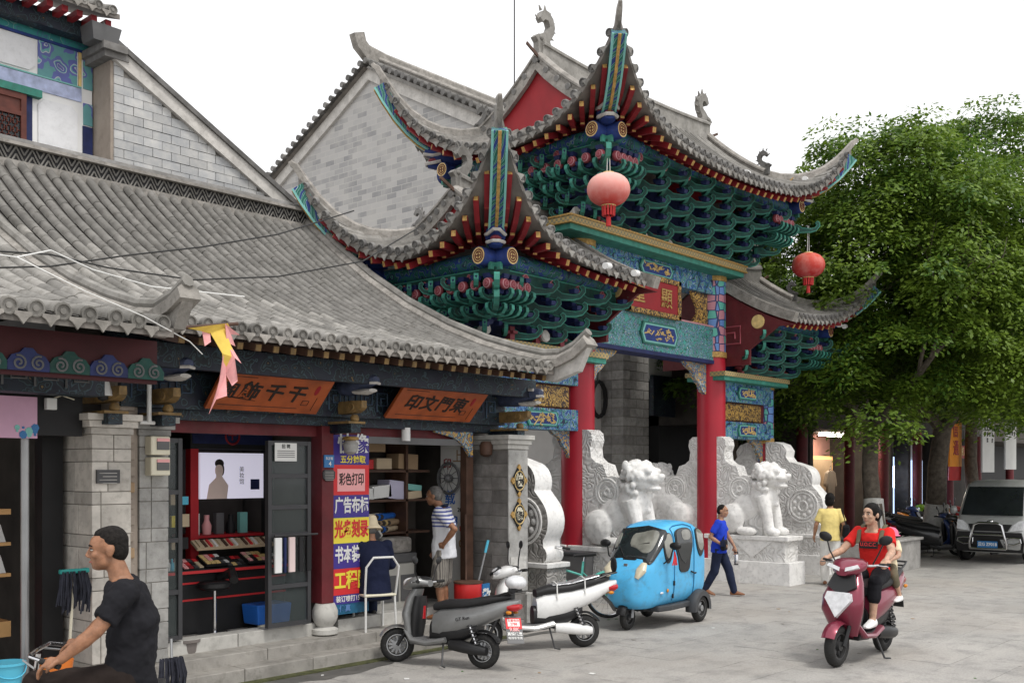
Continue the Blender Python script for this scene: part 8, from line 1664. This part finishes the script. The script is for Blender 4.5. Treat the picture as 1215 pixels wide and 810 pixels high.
# ---- woman in yellow walking away
g_ = onZ(985, 694); wd3 = (FWD * math.cos(R(15)) + RIGHT * math.sin(R(15)))
Jy = dict(pelvis=(0, 0, .93), chest=(.01, 0, 1.2), neck=(.03, 0, 1.44), head=(.06, 0, 1.585), shL=(.0, .155, 1.365), shR=(.0, -.155, 1.365), elL=(-.02, .25, 1.12), elR=(-.04, -.25, 1.12), wrL=(.10, .28, .92), wrR=(.12, -.22, .98), hipL=(0, .085, .89), hipR=(0, -.085, .89), knL=(.12, .09, .50), knR=(.03, -.09, .48), anL=(.10, .09, .09), anR=(-.28, -.09, .24))
yw, HMy = figure_person('woman in yellow t-shirt and white trousers walking away by the drum stone', (g_.x, g_.y, 0), math.atan2(wd3.y, wd3.x), Jy, dict(skin='skin_tan', shirt='cloth_yellow', trousers='cloth_white', hair='hair_black', cut='bob', vox=.011, lw=1.3, shoe='leather_brown', footR=(.6, 0, -.8), yaw=-.2))
t = T('shoulder_bag', 'black shoulder bag hanging at the side of the woman in yellow', 'bag', (g_.x, g_.y, 0), math.atan2(wd3.y, wd3.x)); b = MB(); b.rings([[(x, y, z) for x, y in ((-.17 * w, -.34), (.17 * w, -.34), (.15 * w, -.22), (-.15 * w, -.22))] for z, w in ((.88, .7), (.93, 1.0), (1.08, 1.0), (1.13, .8))]); b.build('bag_body', 'cloth_black', t, smooth=0, bev=.03); b = MB(); b.tube([(-.1, -.28, 1.12), (-.04, -.2, 1.42), (.1, -.26, 1.12)], .012, 6); b.build('strap', 'cloth_black', t)
# ---- old man in polo shirt
rzo = math.atan2(-RIGHT.y + FWD.y * .25, -RIGHT.x + FWD.x * .25)
Jo = dict(pelvis=(0, 0, .90), chest=(-.01, 0, 1.16), neck=(.04, 0, 1.40), head=(.13, 0, 1.535), shL=(.01, .175, 1.35), shR=(.01, -.175, 1.35), elL=(-.22, .25, 1.14), elR=(.05, -.25, 1.08), wrL=(-.07, .20, .96), wrR=(.16, -.22, .88), hipL=(0, .085, .87), hipR=(0, -.085, .87), knL=(.03, .10, .47), knR=(.04, -.10, .47), anL=(-.01, .10, .085), anR=(.0, -.10, .085))
om, HMo = figure_person('grey haired man in striped polo shirt and shorts standing with hand on hip', (9.28, 9.28, .26), rzo, Jo, dict(skin='skin_dark', shirt='polo_stripe', trousers='shorts_stripe', hair='hair_grey', cut='short', brow='hair_grey', pitch=.12, vox=.009, sleeve=.75, leg=.46, lw=1.25, shoe='leather_brown', shoename='sandal', handL=((.75, -.3, -.35), (-.1, 1, .2), .5), hem=.14, w=1.02))
b = MB(); b.tube([(.07, .06, 1.395), (.10, 0, 1.36), (.07, -.06, 1.395), (-.03, -.065, 1.425), (-.05, 0, 1.43), (-.03, .065, 1.425)], .017, 8, closed=True); b.build('collar', 'cloth_navy', om)
# ---- seated man in hat, back to the street, on a tubular chair
cc = V3(8.12, 9.27, .26); rzs = math.atan2(1, .35)
Js = dict(pelvis=(0, 0, .52), chest=(.03, 0, .80), neck=(.10, 0, 1.03), head=(.16, 0, 1.165), shL=(.04, .175, .98), shR=(.04, -.175, .98), elL=(.08, .25, .74), elR=(.08, -.25, .74), wrL=(.27, .18, .66), wrR=(.27, -.18, .66), hipL=(.03, .09, .50), hipR=(.03, -.09, .50), knL=(.36, .12, .50), knR=(.36, -.12, .50), anL=(.36, .12, .17), anR=(.36, -.12, .17))
sm, HMs = figure_person('seated man in navy jacket and cream bucket hat facing into the print shop', tuple(cc), rzs, Js, dict(skin='skin_dark', shirt='cloth_jacket', trousers='cloth_navy', hair='hair_grey', cut='short', sleeve=1.85, vox=.011, hem=.18, neckline=.97, w=1.08, shoe='plastic_black', pitch=.2))
b = MB(); b.lathe([(.155, -.055), (.15, -.045), (.105, .01), (.098, .06), (.085, .105), (.05, .125), (.001, .13)], 20, M=HMs @ tr(-.01, 0, .045)); b.build('hat', 'cloth_cream', sm)
t = T('tube_chair', 'pale tubular chair under the seated man', 'chair', tuple(cc), rzs); b = MB(); b.bx(-.2, .2, -.2, .2, .40, .43); b.build('seat', 'cream', t, smooth=0, bev=.015)
for x, y in ((-.18, -.18), (-.18, .18), (.18, -.18), (.18, .18)): b = MB(); b.tube([(x, y, .41), (x * 1.12, y * 1.05, 0)], .014, 8); b.build('leg', 'wire_white', t)
b = MB(); b.tube([(-.18, -.19, .42), (-.25, -.2, .75), (-.27, -.12, .86), (-.27, .12, .86), (-.25, .2, .75), (-.18, .19, .42)], .014, 8); b.build('backrest', 'wire_white', t)
# ---- distant pedestrian in the arcade
g_ = onZ(1078, 631); Jf = {k: v for k, v in Jy.items()}
figure_person('distant pedestrian in a pale shirt walking under the arcade', (g_.x, g_.y, 0), R(45), Jf, dict(skin='skin_tan', shirt='cloth_white', trousers='cloth_navy', hair='hair_black', vox=.016, shoe='plastic_black'))
